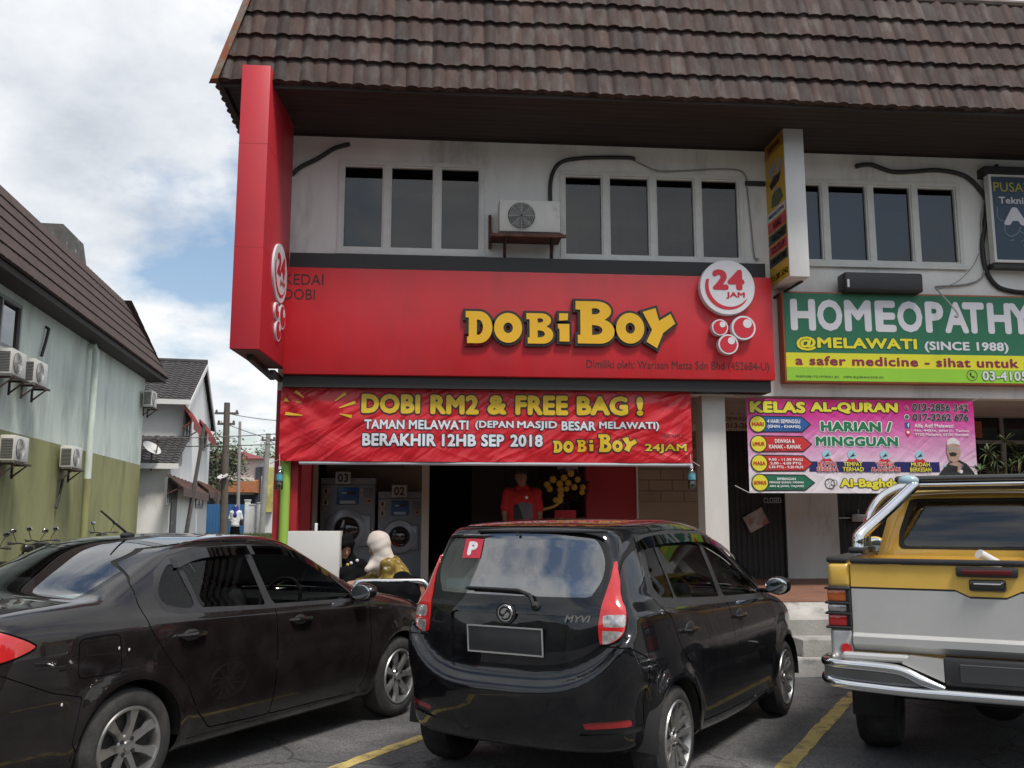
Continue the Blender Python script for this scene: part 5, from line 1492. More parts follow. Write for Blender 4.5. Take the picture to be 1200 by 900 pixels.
    for sg in (-1, 1):
        s = MB(); s.prism([(sg*.90, .69), (sg*.90, .60), (sg*.82, .575), (sg*.33, .565), (sg*.36, .61), (sg*.49, .668), (sg*.60, .68)], lambda a, c: (X0-.105+.09*max(0, abs(a)-.8), a, c), lambda a, c: (X0-.06+.09*max(0, abs(a)-.8), a, c))
        obj('step_plate', s, mat('dark_chrome', (.22, .22, .22), .25, 1.0, var=.15, vs=5), bo, smooth=0)
    for sg in (-1, 1):
        s = MB(); s.rbox(X0-.07, X0+.04, sg*.43, sg*.80, .705, .752, .015)
        s.add([(X0-.10, sg*.25, .74), (X0-.10, sg*.43, .752), (X0-.10, sg*.47, .71), (X0-.10, sg*.25, .62), (X0+.04, sg*.25, .74), (X0+.04, sg*.43, .752), (X0+.04, sg*.47, .71), (X0+.04, sg*.25, .62)],
              [(0,1,2,3), (7,6,5,4), (0,4,5,1), (1,5,6,2), (2,6,7,3), (3,7,4,0)])
        obj('shroud', s, Gy, bo, smooth=0)
    s = MB(); s.rbox(X0-.09, X0+.04, -.25, .25, .60, .752, .01); obj('plate_holder', s, BK, bo)
    M_ = Matrix.Translation((X0-.094, -.02, .675)) @ Matrix(((0,0,-1,0),(-1,0,0,0),(0,1,0,0),(0,0,0,1)))
    q = MB(); q.rbox(-.19, .19, -.05, .05, -.004, .004, .004, 1, 0, M_); obj('number_plate', q, mat('plate_grey', (.035, .036, .038), .6), C)
    # chassis, axle, mud flaps
    b = MB(); b.rbox(-.9, 3.6, -.45, -.33, .50, .66, .02); b.rbox(-.9, 3.6, .33, .45, .50, .66, .02); b.box(-.95, .5, -.80, .80, .66, .735)
    b.tube([(0, -.7, .38), (0, .7, .38)], .06, 12); b.ell((0, 0, .38), (.17, .17, .15)); b.rbox(-.85, -.4, -.3, .3, .45, .66, .05); b.tube([(-.95, -.5, .45), (.2, -.5, .5)], .035, 10)
    obj('chassis', b, BLKR, C)
    for sg in (-1, 1):
        b = MB(); b.rbox(-.40, -.385, sg*.60, sg*.86, .26, .64, .005); obj('mud_flap', b, BLKR, C)
    b = MB(); b.rbox(-.95, .4, -.83, -.62, .62, .72, .02); b.rbox(-.95, .4, .62, .83, .62, .72, .02); obj('bed_skirt', b, BLKR, C)
    for cx in (0, 2.96):
        for sg in (-1, 1): wheel(C, cx, sg*.86, .375, .375, .205, .26, 6, sg)
    arch_liner(C, [(2.96, .38, sg*.86, sg*.5) for sg in (-1, 1)], .43)
    # roll bar: one bent pair of tubes on each bed rail
    for sg in (-1, 1):
        b = MB()
        b.tube([tuple(p) for p in catmull([(-.18, sg*.80, 1.30), (-.17, sg*.80, 1.36), (-.165, sg*.797, 1.40), (-.14, sg*.785, 1.43), (-.05, sg*.735, 1.487), (.14, sg*.63, 1.60), (.36, sg*.51, 1.736), (.44, sg*.465, 1.785)], 6, closed=False)], .042, 16)
        b.tube([tuple(p) for p in catmull([(.27, sg*.80, 1.30), (.275, sg*.795, 1.45), (.30, sg*.75, 1.60), (.34, sg*.68, 1.70), (.40, sg*.58, 1.76), (.44, sg*.48, 1.785)], 6, closed=False)], .034, 14)
        b.ell((.44, sg*.47, 1.787), (.045, .05, .04), 12, 8)
        ro = obj('roll_bar', b, CHROME, C)
        p = MB(); p.rbox(-.27, -.09, sg*.745, sg*.855, 1.303, 1.345, .015); p.rbox(.19, .36, sg*.745, sg*.855, 1.303, 1.34, .015); p.rbox(-.1, .2, sg*.765, sg*.835, 1.303, 1.318, .006)
        obj('roll_bar_foot', p, BK, ro)
    b = MB(); b.ell((.44, .50, 1.82), (.05, .075, .045), 18, 10); obj('spot_lamp', b, mat('pale_blue_lens', (.30, .45, .52), .15, coat=1.0), ro)
    for sg in (-1, 1): seat(C, 1.75, sg*.38, .78); mirror_part(C, 2.35, sg*.88, 1.3, sg, Y_, .2, .16)
    seat(C, .92, 0, .78, 1.2, rest=False)
    for sg in (-.36, .36):
        h = MB(); h.rbox(.78, .86, sg-.15, sg+.15, 1.36, 1.55, .05, 3); obj('headrest', h, INTER, C)
    cockpit(C, 2.5, .68, 1.24, .7)
    return C
pickup()
# ================================================================ signs and banners
RED = mat('sign_red', (.50, .016, .024), .42, var=.10, vs=1.1, bump=.10, bs=10, dirt=((.40, .02, .03), .60, .12, 1.3), stretch=(1.2, 1, .35), rvar=.1)
BLACKF = mat('sign_black', (.016, .016, .017), .5)
YEL = mat('letter_yellow', (.70, .40, .012), .4, var=.05, vs=4)
SWHITE = mat('sign_white', (.62, .62, .66), .4, var=.04, vs=4)
SRED = mat('logo_red', (.50, .014, .03), .4)
TXTD = mat('print_dark', (.035, .012, .012), .6)
def put_text(mb, sg, s, x0, x1, y0, y1, bold=0., ext=.0, lift=.004, mi=0, shear=0, depth=1.0, space=1.0):
    vs, fs = text2d(s, bold, ext, shear=shear, space=space); ref = None
    sg.put(mb, fit2d(vs, x0, x1, y0, y1), fs, lift, depth, mi); return mb
def put_outlined(mb, sg, s, x0, x1, y0, y1, bold, out, lift, mi, mo, ext=0.0, shear=0.0, gap=.0025, space=1.0):
    ref, _ = text2d(s, bold, ext, shear=shear, space=space); vs, fs = text2d(s, bold+out, ext, shear=shear, space=space, spb=bold)
    sg.put(mb, fit2d(vs, x0, x1, y0, y1, ref), fs, lift, 1, mo); sg.put(mb, fit2d(ref, x0, x1, y0, y1), _, lift+gap, 1, mi); return mb
def put_shape(mb, sg, loops, off=0., ext=.0, lift=.004, mi=0, bez=False):
    vs, fs = shape2d(loops, off, ext, bez); sg.put(mb, vs, fs, lift, 1, mi); return mb
def pxu(px, Y): return at(px, 400, Y).x
def pxv(px, py, Y): return at(px, py, Y).z
# chunky letters with slab feet, drawn in a 1 x 1 box
def arc(cx, cy, rx, ry, a0, a1, n=14): return [(cx+rx*math.cos(R(a0+(a1-a0)*i/n)), cy+ry*math.sin(R(a0+(a1-a0)*i/n))) for i in range(n+1)]
GLYPH = {
 'D': [[(0, 1), (0, .80), (.12, .80), (.12, .20), (.06, .20), (.06, 0)] + [(.45, 0)] + arc(.50, .5, .50, .5, -80, 80, 16) + [(.45, 1)], [(.42, .74)] + arc(.47, .5, .18, .24, 80, -80, 10) + [(.42, .26)]],
 'O': [arc(.5, .5, .5, .5, 0, 350, 34), arc(.5, .5, .17, .18, 350, 0, 20)],
 'B': [[(0, 1), (0, .80), (.12, .80), (.12, .20), (.05, .20), (.05, 0), (.55, 0)] + arc(.62, .29, .38, .29, -85, 70, 12) + arc(.56, .77, .36, .23, -50, 85, 10) + [(.5, 1)],
       [(.42, .83)] + arc(.50, .765, .13, .075, 80, -80, 6) + [(.42, .69)], [(.42, .44)] + arc(.52, .32, .17, .11, 80, -80, 6) + [(.42, .20)]],
 'i': [[(.12, 1), (.10, .74), (.86, .76), (.90, 1)], [(0, .62), (0, .46), (.14, .45), (.14, 0), (1, 0), (1, .62)]],
 'Y': [[(-.02, .82), (.28, 1), (.50, .68), (.80, .88), (1.02, .64), (.68, .36), (.52, 0), (.16, .10), (.34, .44)]],
}
GLYPH['Y'] = [[(0, .90), (.40, 1.0), (.50, .68), (.86, .86), (1.0, .62), (.62, .38), (.42, 0), (.10, .16), (.28, .46)]]
def glyph_loops(ch, x0, x1, y0, y1): return [[(x0+(x1-x0)*a, y0+(y1-y0)*b) for a, b in lp] for lp in GLYPH[ch]]

def shop_sign():
    Y = 11.55
    x0, x1 = at(333, 380, Y).x, at(906.5, 385, Y).x; z0, z1 = at(600, 441.5, Y).z, at(600, 318.5, Y).z
    t = thing('shop_signboard', 'wide red signboard with raised yellow letters and white 24 JAM disc over the laundry', 'signboard', ((x0+x1)/2, 11.9, z0))
    b = MB(); b.rbox(x0, x1, Y, 11.88, z0, z1, .012); obj('panel', b, RED, t)
    f = MB(); zb = at(600, 302.5, 11.7).z
    f.box(x0+.02, at(896, 312, 11.7).x, 11.68, 11.899, z1+.001, zb); f.box(x0, x1-.04, 11.62, 11.86, at(600, 456, 11.6).z, z0-.001)
    obj('backing_frame', f, BLACKF, t, smooth=0)
    sg = facing(Y)
    tx = MB()
    put_text(tx, sg, 'KEDAI', at(333, 328, Y).x, at(379, 328, Y).x, pxv(350, 333.5, Y), pxv(350, 321, Y), .004, 0, .004)
    put_text(tx, sg, 'DOBI', at(333, 345, Y).x, at(369, 345, Y).x, pxv(350, 351, Y), pxv(350, 338.5, Y), .004, 0, .004)
    put_text(tx, sg, 'Dimiliki oleh: Warisan Metta Sdn Bhd (452684-U)', pxu(687, Y), pxu(900, Y), pxv(790, 435.5, Y), pxv(790, 423, Y), .004, 0, .004)
    obj('small_print', tx, TXTD, t, smooth=0)
    for ch, a, b_, c, d in (('D', 545.5, 577, 364.5, 402), ('O', 579, 612, 366.5, 401.5), ('B', 617, 648.5, 367, 402.5), ('i', 654, 667.5, 367, 400), ('B', 675, 720.5, 353, 402.5), ('O', 722.5, 755.5, 366.5, 402.5), ('Y', 754, 792, 361, 408)):
        lp = glyph_loops(ch, pxu(a, Y-.08), pxu(b_, Y-.08), pxv((a+b_)/2, d, Y-.08), pxv((a+b_)/2, c, Y-.08))
        m1 = MB(); put_shape(m1, sg, lp, .034, .028, .030); lo = obj('letter', m1, BLACKF, t, smooth=30)
        m2 = MB(); put_shape(m2, sg, lp, 0, .008, .064); obj('letter_face', m2, YEL, lo, smooth=30)
    # disc and bubbles
    def disc(cx, cy, rpx, mode):
        Yd = Y-.1; c = at(cx, cy, Yd); r = rpx/1080*Yd*1.0
        m1 = MB(); M_ = Matrix.Translation((c.x, Y-.002, c.z)) @ Matrix.Rotation(PI/2, 4, 'X')
        m1.lathe([(r, 0), (r, .085), (r*.985, .095), (0, .095)], 56, 0, M_)
        do = obj('logo_disc' if mode == 'big' else 'bubble', m1, SWHITE, t)
        logo(do, Sign(lambda u, v, w: (c.x+u, Y-.097-w, c.z+v)), r, mode)
    disc(852.7, 336.5, 34.7, 'big'); disc(871.7, 384, 15.2, 'b'); disc(844, 383.5, 10.2, 'b'); disc(853.7, 403.3, 12.6, 'b')
    return t
def logo(parent, sg, r, mode):
    m = MB()
    if mode == 'big':
        put_text(m, sg, '24', -.55*r, .62*r, -.10*r, .65*r, .06, 0, .004); put_text(m, sg, 'JAM', -.06*r, .62*r, -.42*r, -.17*r, .04, 0, .004)
        lp = [(.82*r*math.cos(R(a)), .82*r*math.sin(R(a))) for a in range(160, 325, 6)]
        q = [(.07*r+.76*r*math.cos(R(a)), .07*r+.78*r*math.sin(R(a))) for a in range(325, 158, -6)]
        put_shape(m, sg, [lp+q], 0, 0, .003)
        obj('lettering', m, SRED, parent, smooth=0)
    else:
        put_shape(m, sg, [circ(0, 0, .84*r, 30)], 0, 0, .003); o = obj('bubble_face', m, SRED, parent, smooth=0)
        h = MB(); a = [(.68*r*math.cos(R(k)), .68*r*math.sin(R(k))) for k in range(100, -20, -10)]; b = [(.30*r+.32*r*math.cos(R(k)), .30*r+.30*r*math.sin(R(k))) for k in range(-40, -260, -20)]
        put_shape(h, sg, [circ(.30*r, .34*r, .36*r, 20)], 0, 0, .006); obj('highlight', h, SWHITE, o, smooth=0)
shop_sign()

def blade_sign():
    Yf, Yb = 10.35, 11.68
    xl, xr = -2.30, -1.972; sl = .060                      # the box is turned a little off square
    z1, z0 = at(300, 76, Yf).z, at(290, 409, Yf).z
    XS = lambda y: sl*(y-Yf)
    t = thing('projecting_sign', 'tall red box sign projecting from the building corner with a white 24 oval', 'signboard', ((xl+xr)/2, 11.5, z0))
    def slab(mb, a0, a1, y0, y1, za, zb, mi=0):
        q = [(a0+XS(y0), y0), (a1+XS(y0), y0), (a1+XS(y1), y1), (a0+XS(y1), y1)]
        mb.add([(p[0], p[1], za) for p in q]+[(p[0], p[1], zb) for p in q], [(3,2,1,0), (4,5,6,7), (0,1,5,4), (1,2,6,5), (2,3,7,6), (3,0,4,7)], mi)
    b = MB(); slab(b, xl, xr, Yf, Yb, z0, z1); bm = bmesh.new(); vs = [bm.verts.new(v) for v in b.v]; [bm.faces.new([vs[i] for i in f]) for f in b.f]; bmesh.ops.bevel(bm, geom=list(bm.edges), offset=.008, segments=2, profile=.5, affect='EDGES')
    b = MB(); b.bm(bm); obj('panel', b, mat('sign_red_faded', (.50, .022, .035), .45, var=.10, vs=1.2, bump=.1, bs=9, dirt=((.40, .03, .045), .60, .1, 1.5), stretch=(1, 1, .3)), t)
    u = MB(); slab(u, xl+.02, xr-.02, Yf+.02, Yb, z0-.004, z0-.001); obj('base_plate', u, mat('dull_maroon', (.13, .07, .065), .7, var=.2), t, smooth=0)
    fr = MB(); fr.box((xl+xr)/2-.03, (xl+xr)/2+.03, Yf+.3, 12.2, z0-.07, z0-.005); fr.box(xr-.04, xr+.02, Yb-.4, 12.0, z0-.14, z0-.08)
    for z in (z0+.5, z1-.5): fr.box(xl+.16, xr, Yb-.005, 11.9, z-.04, z+.04)
    obj('support_arm', fr, BLK, t, smooth=0)
    seam = MB()
    for z in (z0+1.18, z0+2.42): slab(seam, xl-.0012, xr+.0012, Yf-.0012, Yb, z-.0015, z+.0015)
    obj('sheet_joint', seam, mat('joint_dark_red', (.30, .014, .02), .6), t, smooth=0)
    yc = Yf + .78; zc = at(322.5, 320.5, yc).z; r = .36
    def face(lift, dy=0., dz=0.): return Sign(lambda a, v, w: (xr+XS(yc+a+dy)+lift+w, yc+a+dy, zc+v+dz))
    d = MB(); put_shape(d, face(0), [circ(0, 0, r, 48)], 0, .012, .012); do = obj('logo_disc', d, SWHITE, t, smooth=30)
    logo(do, face(.025), r, 'big')
    for (da, dz, rr) in ((.19, -.50, .155), (-.10, -.49, .105), (.0, -.71, .13)):
        d = MB(); put_shape(d, face(0, da, dz), [circ(0, 0, rr, 32)], 0, .012, .012); bo = obj('bubble', d, SWHITE, t, smooth=30)
        logo(bo, face(.025, da, dz), rr, 'b')
blade_sign()

def yellow_sign():
    Yf, Yb = 11.2, 11.9
    xl, xr = at(921.7, 237, Yf).x, at(945, 237, Yf).x; z1, z0 = at(928, 150, Yf).z, at(938, 324, Yf).z
    t = thing('hanging_sign', 'narrow projecting box sign with white front and yellow printed side above the red signboard end', 'signboard', ((xl+xr)/2, 11.9, z0))
    b = MB(); b.rbox(xl, xr, Yf, Yb, z0, z1, .006); obj('panel', b, mat('weathered_white', (.66, .66, .66), .5, var=.08, vs=2, dirt=((.4, .39, .36), .66, .08, 2), stretch=(1, 1, .3)), t)
    H = z1-z0; Wd = Yb-Yf
    sg = Sign(lambda u, v, w: (xl-w, Yb-u*Wd, z1-v*H))      # u to the right as read, v downwards in 0..1
    def rect(mb, u0, u1, v0, v1, lift, mi): mb.add([sg.fn(u0, v1, lift), sg.fn(u1, v1, lift), sg.fn(u1, v0, lift), sg.fn(u0, v0, lift)], [(0,1,2,3)], mi)
    p = MB(); rect(p, .02, .98, .01, .99, .003, 0); rect(p, .02, .98, .01, .10, .0045, 5)
    for (v0, v1, mi) in ((.485, .545, 3), (.555, .63, 1), (.64, .71, 2), (.72, .79, 1), (.80, .865, 2)): rect(p, .05, .95, v0, v1, .005, mi)
    def poly(pts, lift, mi): p.add([sg.fn(a, b_, lift) for a, b_ in pts], [tuple(range(len(pts)))], mi)
    poly([(.15, .20), (.45, .14), (.62, .22), (.34, .27)], .006, 4); poly([(.66, .18), (.88, .17), (.86, .26), (.70, .28)], .006, 4); poly([(.20, .30), (.45, .26), (.82, .27), (.70, .32), (.30, .34)], .006, 2)
    poly([(.25, .46), (.30, .39), (.5, .36), (.75, .37), (.88, .45), (.6, .475)], .006, 6); poly([(.38, .37), (.5, .345), (.68, .355), (.74, .375), (.5, .365)], .0065, 4)
    po = obj('printed_face', p, [mat('print_yellow', (.58, .36, .02), .5, var=.06), SRED, BLACKF, SWHITE, mat('print_grey', (.32, .32, .32), .6, var=.3, vs=12), mat('print_ochre', (.36, .17, .02), .5), mat('print_olive', (.10, .12, .05), .6, var=.5, vs=15)], t, smooth=0, fixn=False)
    l = MB()
    def tl(s, u0, u1, v0, v1, mi): 
        vs, fs = text2d(s, .02, 0); q = fit2d(vs, u0, u1, -v1, -v0); l.add([sg.fn(v.x, -v.y, .008) for v in q], fs, mi)
    tl('PANDANG KAWAL', .1, .9, .5, .53, 1); tl('ASAS', .3, .72, .568, .617, 0); tl('TALONO', .2, .85, .652, .698, 0); tl('TOLIDUP', .16, .85, .732, .778, 0); tl('MANAZAR', .14, .88, .812, .853, 0)
    tl('012-285 5242', .06, .94, .925, .965, 1); tl('SERVIS', .2, .8, .035, .075, 2)
    obj('lettering', l, [SWHITE, BLACKF, mat('print_brown', (.2, .1, .02), .6)], po, smooth=0, fixn=False)
    h = MB(); h.tube([(xl+.03, 11.95, z0-.12), (xr-.02, Yf+.2, z0-.005)], .02, 6); h.box(xl-.3, xl-.02, 11.86, 11.9, z1-.55, z1-.49); obj('support_arm', h, BLK, t)
    c = MB(); r = random.Random(2)
    for k in range(9): a = xl+(xr-xl)*k/9; c.box(a, a+.02, Yf, Yf+.3, z1-.003, z1+r.uniform(.005, .03))
    obj('ragged_top', c, _mats['weathered_white'], t, smooth=0)
yellow_sign()

def green_sign():
    Y = 11.7
    x0 = at(918.5, 400, Y).x; x1 = at(1345, 400, Y).x; z1, z0 = at(1060, 344, Y).z, at(1060, 449.5, Y).z
    t = thing('clinic_signboard', 'green and yellow signboard reading HOMEOPATHY in white capitals over the right shop', 'signboard', ((x0+x1)/2, 11.9, z0))
    GR = mat('print_green', (.012, .135, .07), .45, var=.05, vs=2); YB = mat('print_lemon', (.62, .60, .02), .45, var=.05, vs=2); LG = mat('print_lime', (.24, .50, .03), .45, var=.05, vs=2)
    f = MB(); f.rbox(x0, x1, Y+.005, 11.88, z0, z1, .006); obj('frame', f, mat('orange_brown_frame', (.32, .085, .03), .5, var=.15), t)
    e = .022; H = z1-z0; zc1 = z0+H*.323; zc2 = z0+H*.165
    p = MB()
    def rect(a, b_, c, d, mi): p.quad((a, Y, c), (b_, Y, c), (b_, Y, d), (a, Y, d), mi)
    rect(x0+e, x1-e, zc1, z1-e, 0); rect(x0+e, x1-e, zc2, zc1, 1); rect(x0+e, x1-e, z0+e, zc2, 2)
    po = obj('printed_face', p, [GR, YB, LG], t, smooth=0, fixn=False)
    sg = facing(Y); l = MB(); X = lambda px: pxu(px, Y)
    hz = z1-z0; zz = lambda fr: z1-hz*fr          # fraction from the top
    # big word: only the part inside the photograph is known, the word itself is complete
    word = 'HOMEOPATHY'; edges = [(927.5, 957.5), (959, 989), (991, 1023), (1027, 1052), (1053, 1083), (1086, 1108), (1108.5, 1137), (1130, 1156), (1159, 1187), (1184, 1212)]
    for ch, (a, b_) in zip(word, edges): put_text(l, sg, ch, X(a), X(b_)-.005, zz(.435), zz(.085), .045, 0, .004, 0)
    put_outlined(l, sg, '@MELAWATI', X(933), X(1074), zz(.655), zz(.50), .04, .03, .004, 1, 4)
    put_text(l, sg, '(SINCE 1988)', X(1083), X(1181), zz(.655), zz(.53), .035, 0, .004, 0)
    put_text(l, sg, 'a safer medicine - sihat untuk semua', X(931), X(1250), zz(.812), zz(.71), .03, 0, .004, 2, space=1.05)
    put_text(l, sg, 'NSM:081721978/01-01   MPK/KJ/BHN/2VE-02', X(931), X(1033), zz(.955), zz(.925), .0, 0, .004, 3)
    put_outlined(l, sg, '03-4105 3', X(1148), X(1212), zz(.955), zz(.85), .02, .05, .004, 0, 5)
    put_shape(l, sg, [circ(X(1136), zz(.90), .075, 28), circ(X(1136), zz(.90), .068, 28)[::-1]], 0, 0, .004, 3)
    c = (X(1136), zz(.90)); put_shape(l, sg, [[(c[0]-.03, c[1]+.035), (c[0]-.012, c[1]+.04), (c[0]-.005, c[1]+.015), (c[0]-.016, c[1]+.004), (c[0]+.006, c[1]-.018), (c[0]+.02, c[1]-.008), (c[0]+.038, c[1]-.022), (c[0]+.03, c[1]-.04), (c[0]+.0, c[1]-.03), (c[0]-.028, c[1]+.0)]], 0, 0, .004, 3)
    obj('lettering', l, [SWHITE, mat('print_yellow2', (.70, .62, .02), .45), mat('print_maroon', (.22, .008, .05), .5), BLACKF, mat('print_deep_green', (.005, .05, .03), .5), mat('print_shadow_green', (.08, .2, .03), .5)], po, smooth=0, fixn=False)
    return t
green_sign()

def blue_sign():
    Y = 11.72
    x0, x1 = at(1160, 250, Y).x, at(1300, 250, Y).x; z1, z0 = at(1185, 206, Y).z, at(1180, 308, Y).z
    t = thing('blue_signboard', 'dark blue framed sign with PUSAT in yellow at the right edge', 'signboard', ((x0+x1)/2, 11.9, z0))
    f = MB(); e = .035
    for q in ((x0, x0+e, z0, z1), (x1-e, x1, z0, z1), (x0+e, x1-e, z0, z0+e), (x0+e, x1-e, z1-e*.6, z1)): f.box(q[0], q[1], Y-.03, 11.8, q[2], q[3])
    obj('frame', f, ALU, t, smooth=0)
    p = MB(); p.box(x0+e, x1-e, Y, Y+.05, z0+e, z1-e*.6); po = obj('printed_face', p, mat('print_navy', (.018, .05, .09), .4, var=.12, vs=2), t, smooth=0)
    k = MB(); k.box(x0-.03, x1, Y-.01, 11.9, z1+.002, z1+.13); k.box(x0+.2, x0+.24, 11.8, 11.85, z1+.13, z1+.2); obj('lamp_trough', k, BLK, t, smooth=0)
    k = MB(); k.box(x0, x1, Y+.0, 11.86, z0-.07, z0-.002); obj('bottom_rail', k, BLK, t, smooth=0)
    sg = facing(Y); l = MB(); X = lambda px: at(px, 245, Y).x; Z = lambda py: pxv(1185, py, Y)
    put_text(l, sg, 'PUSAT', X(1166), X(1210), Z(225), Z(214), .008, 0, .004, 0); put_text(l, sg, 'Teknik', X(1171), X(1207), Z(239), Z(231), .025, 0, .004, 1)
    put_text(l, sg, 'AL', X(1175), X(1220), Z(264), Z(243), .07, 0, .004, 1)
    for (pts, w) in (([(1169, 243), (1168, 253), (1172, 259), (1175, 258)], .012), ([(1176, 262), (1176, 272), (1182, 277), (1190, 273), (1194, 266)], .014), ([(1192, 270), (1197, 273), (1204, 272)], .014), ([(1181, 282), (1185, 281)], .014), ([(1193, 284), (1196, 281), (1199, 284), (1196, 287), (1200, 288)], .01)):
        c = catmull([(X(a), Z(b_)) for a, b_ in pts], 5, closed=False); n = len(c); lp = []
        for s_ in (1, -1):
            for i in (range(n) if s_ > 0 else range(n-1, -1, -1)):
                d = c[min(i+1, n-1)]-c[max(i-1, 0)]; d = d/max(np.hypot(*d), 1e-6); lp.append((c[i][0]-s_*d[1]*w*.6, c[i][1]+s_*d[0]*w*.6))
        put_shape(l, sg, [lp], 0, 0, .003, 2)
    obj('lettering', l, [mat('print_gold', (.42, .36, .04), .5), SWHITE, mat('print_pale_blue', (.14, .20, .24), .5)], po, smooth=0, fixn=False)
blue_sign()

# ---------------------------------------------------------------- cloth banners
def cloth(u0, u1, v0, v1, Y, fold, name, mats, parent, face=None, nu=140, nv=34):
    """fold(s,t) gives how far the cloth stands out; s,t in 0..1"""
    b = MB(); vs = []; fs = []; mi = []
    for j in range(nv+1):
        for i in range(nu+1):
            s, t = i/nu, j/nv; vs.append((u0+(u1-u0)*s, Y-fold(s, t), v0+(v1-v0)*t))
    for j in range(nv):
        for i in range(nu): fs.append((j*(nu+1)+i, j*(nu+1)+i+1, (j+1)*(nu+1)+i+1, (j+1)*(nu+1)+i)); mi.append(face((i+.5)/nu, (j+.5)/nv) if face else 0)
    b.v, b.f, b.m = vs, fs, mi
    return obj(name, b, mats, parent, smooth=80, fixn=False), Sign(lambda u, v, w: (u, Y-fold((u-u0)/(u1-u0), (v-v0)/(v1-v0))-w, v))
def creases(m, rot, scale=1.0, dist=.02):
    """slanting pull creases of stretched vinyl"""
    nt = m.node_tree; N, L = nt.nodes, nt.links; tc = N.new('ShaderNodeTexCoord'); prev = None
    for k, (a, sc, w) in enumerate(((rot, 1.5, 1.0), (-rot*.7, 1.0, .6), (rot*1.6, 2.3, .3))):
        vr = N.new('ShaderNodeVectorRotate'); vr.rotation_type = 'Y_AXIS'; vr.inputs['Angle'].default_value = a; L.new(tc.outputs['Object'], vr.inputs['Vector'])
        mp = N.new('ShaderNodeMapping'); mp.inputs['Scale'].default_value = (.30*scale, .3, 1.5*scale); L.new(vr.outputs[0], mp.inputs[0])
        n = N.new('ShaderNodeTexNoise'); n.inputs['Scale'].default_value = sc; n.inputs['Detail'].default_value = 3; n.inputs['Distortion'].default_value = .35; L.new(mp.outputs[0], n.inputs['Vector'])
        rg = N.new('ShaderNodeMath'); rg.operation = 'PINGPONG'; rg.inputs[1].default_value = .11; L.new(n.outputs['Fac'], rg.inputs[0])
        mu = N.new('ShaderNodeMath'); mu.operation = 'MULTIPLY'; mu.inputs[1].default_value = w*5; L.new(rg.outputs[0], mu.inputs[0])
        if prev is None: prev = mu.outputs[0]
        else: ad = N.new('ShaderNodeMath'); L.new(prev, ad.inputs[0]); L.new(mu.outputs[0], ad.inputs[1]); prev = ad.outputs[0]
    bp = N.new('ShaderNodeBump'); bp.inputs['Strength'].default_value = .8; bp.inputs['Distance'].default_value = dist; L.new(prev, bp.inputs['Height']); L.new(bp.outputs[0], N['Principled BSDF'].inputs['Normal'])
    return m
def vinyl(name, col, rough=.38, **k): return mat(name, col, rough, var=.05, vs=2, **k)
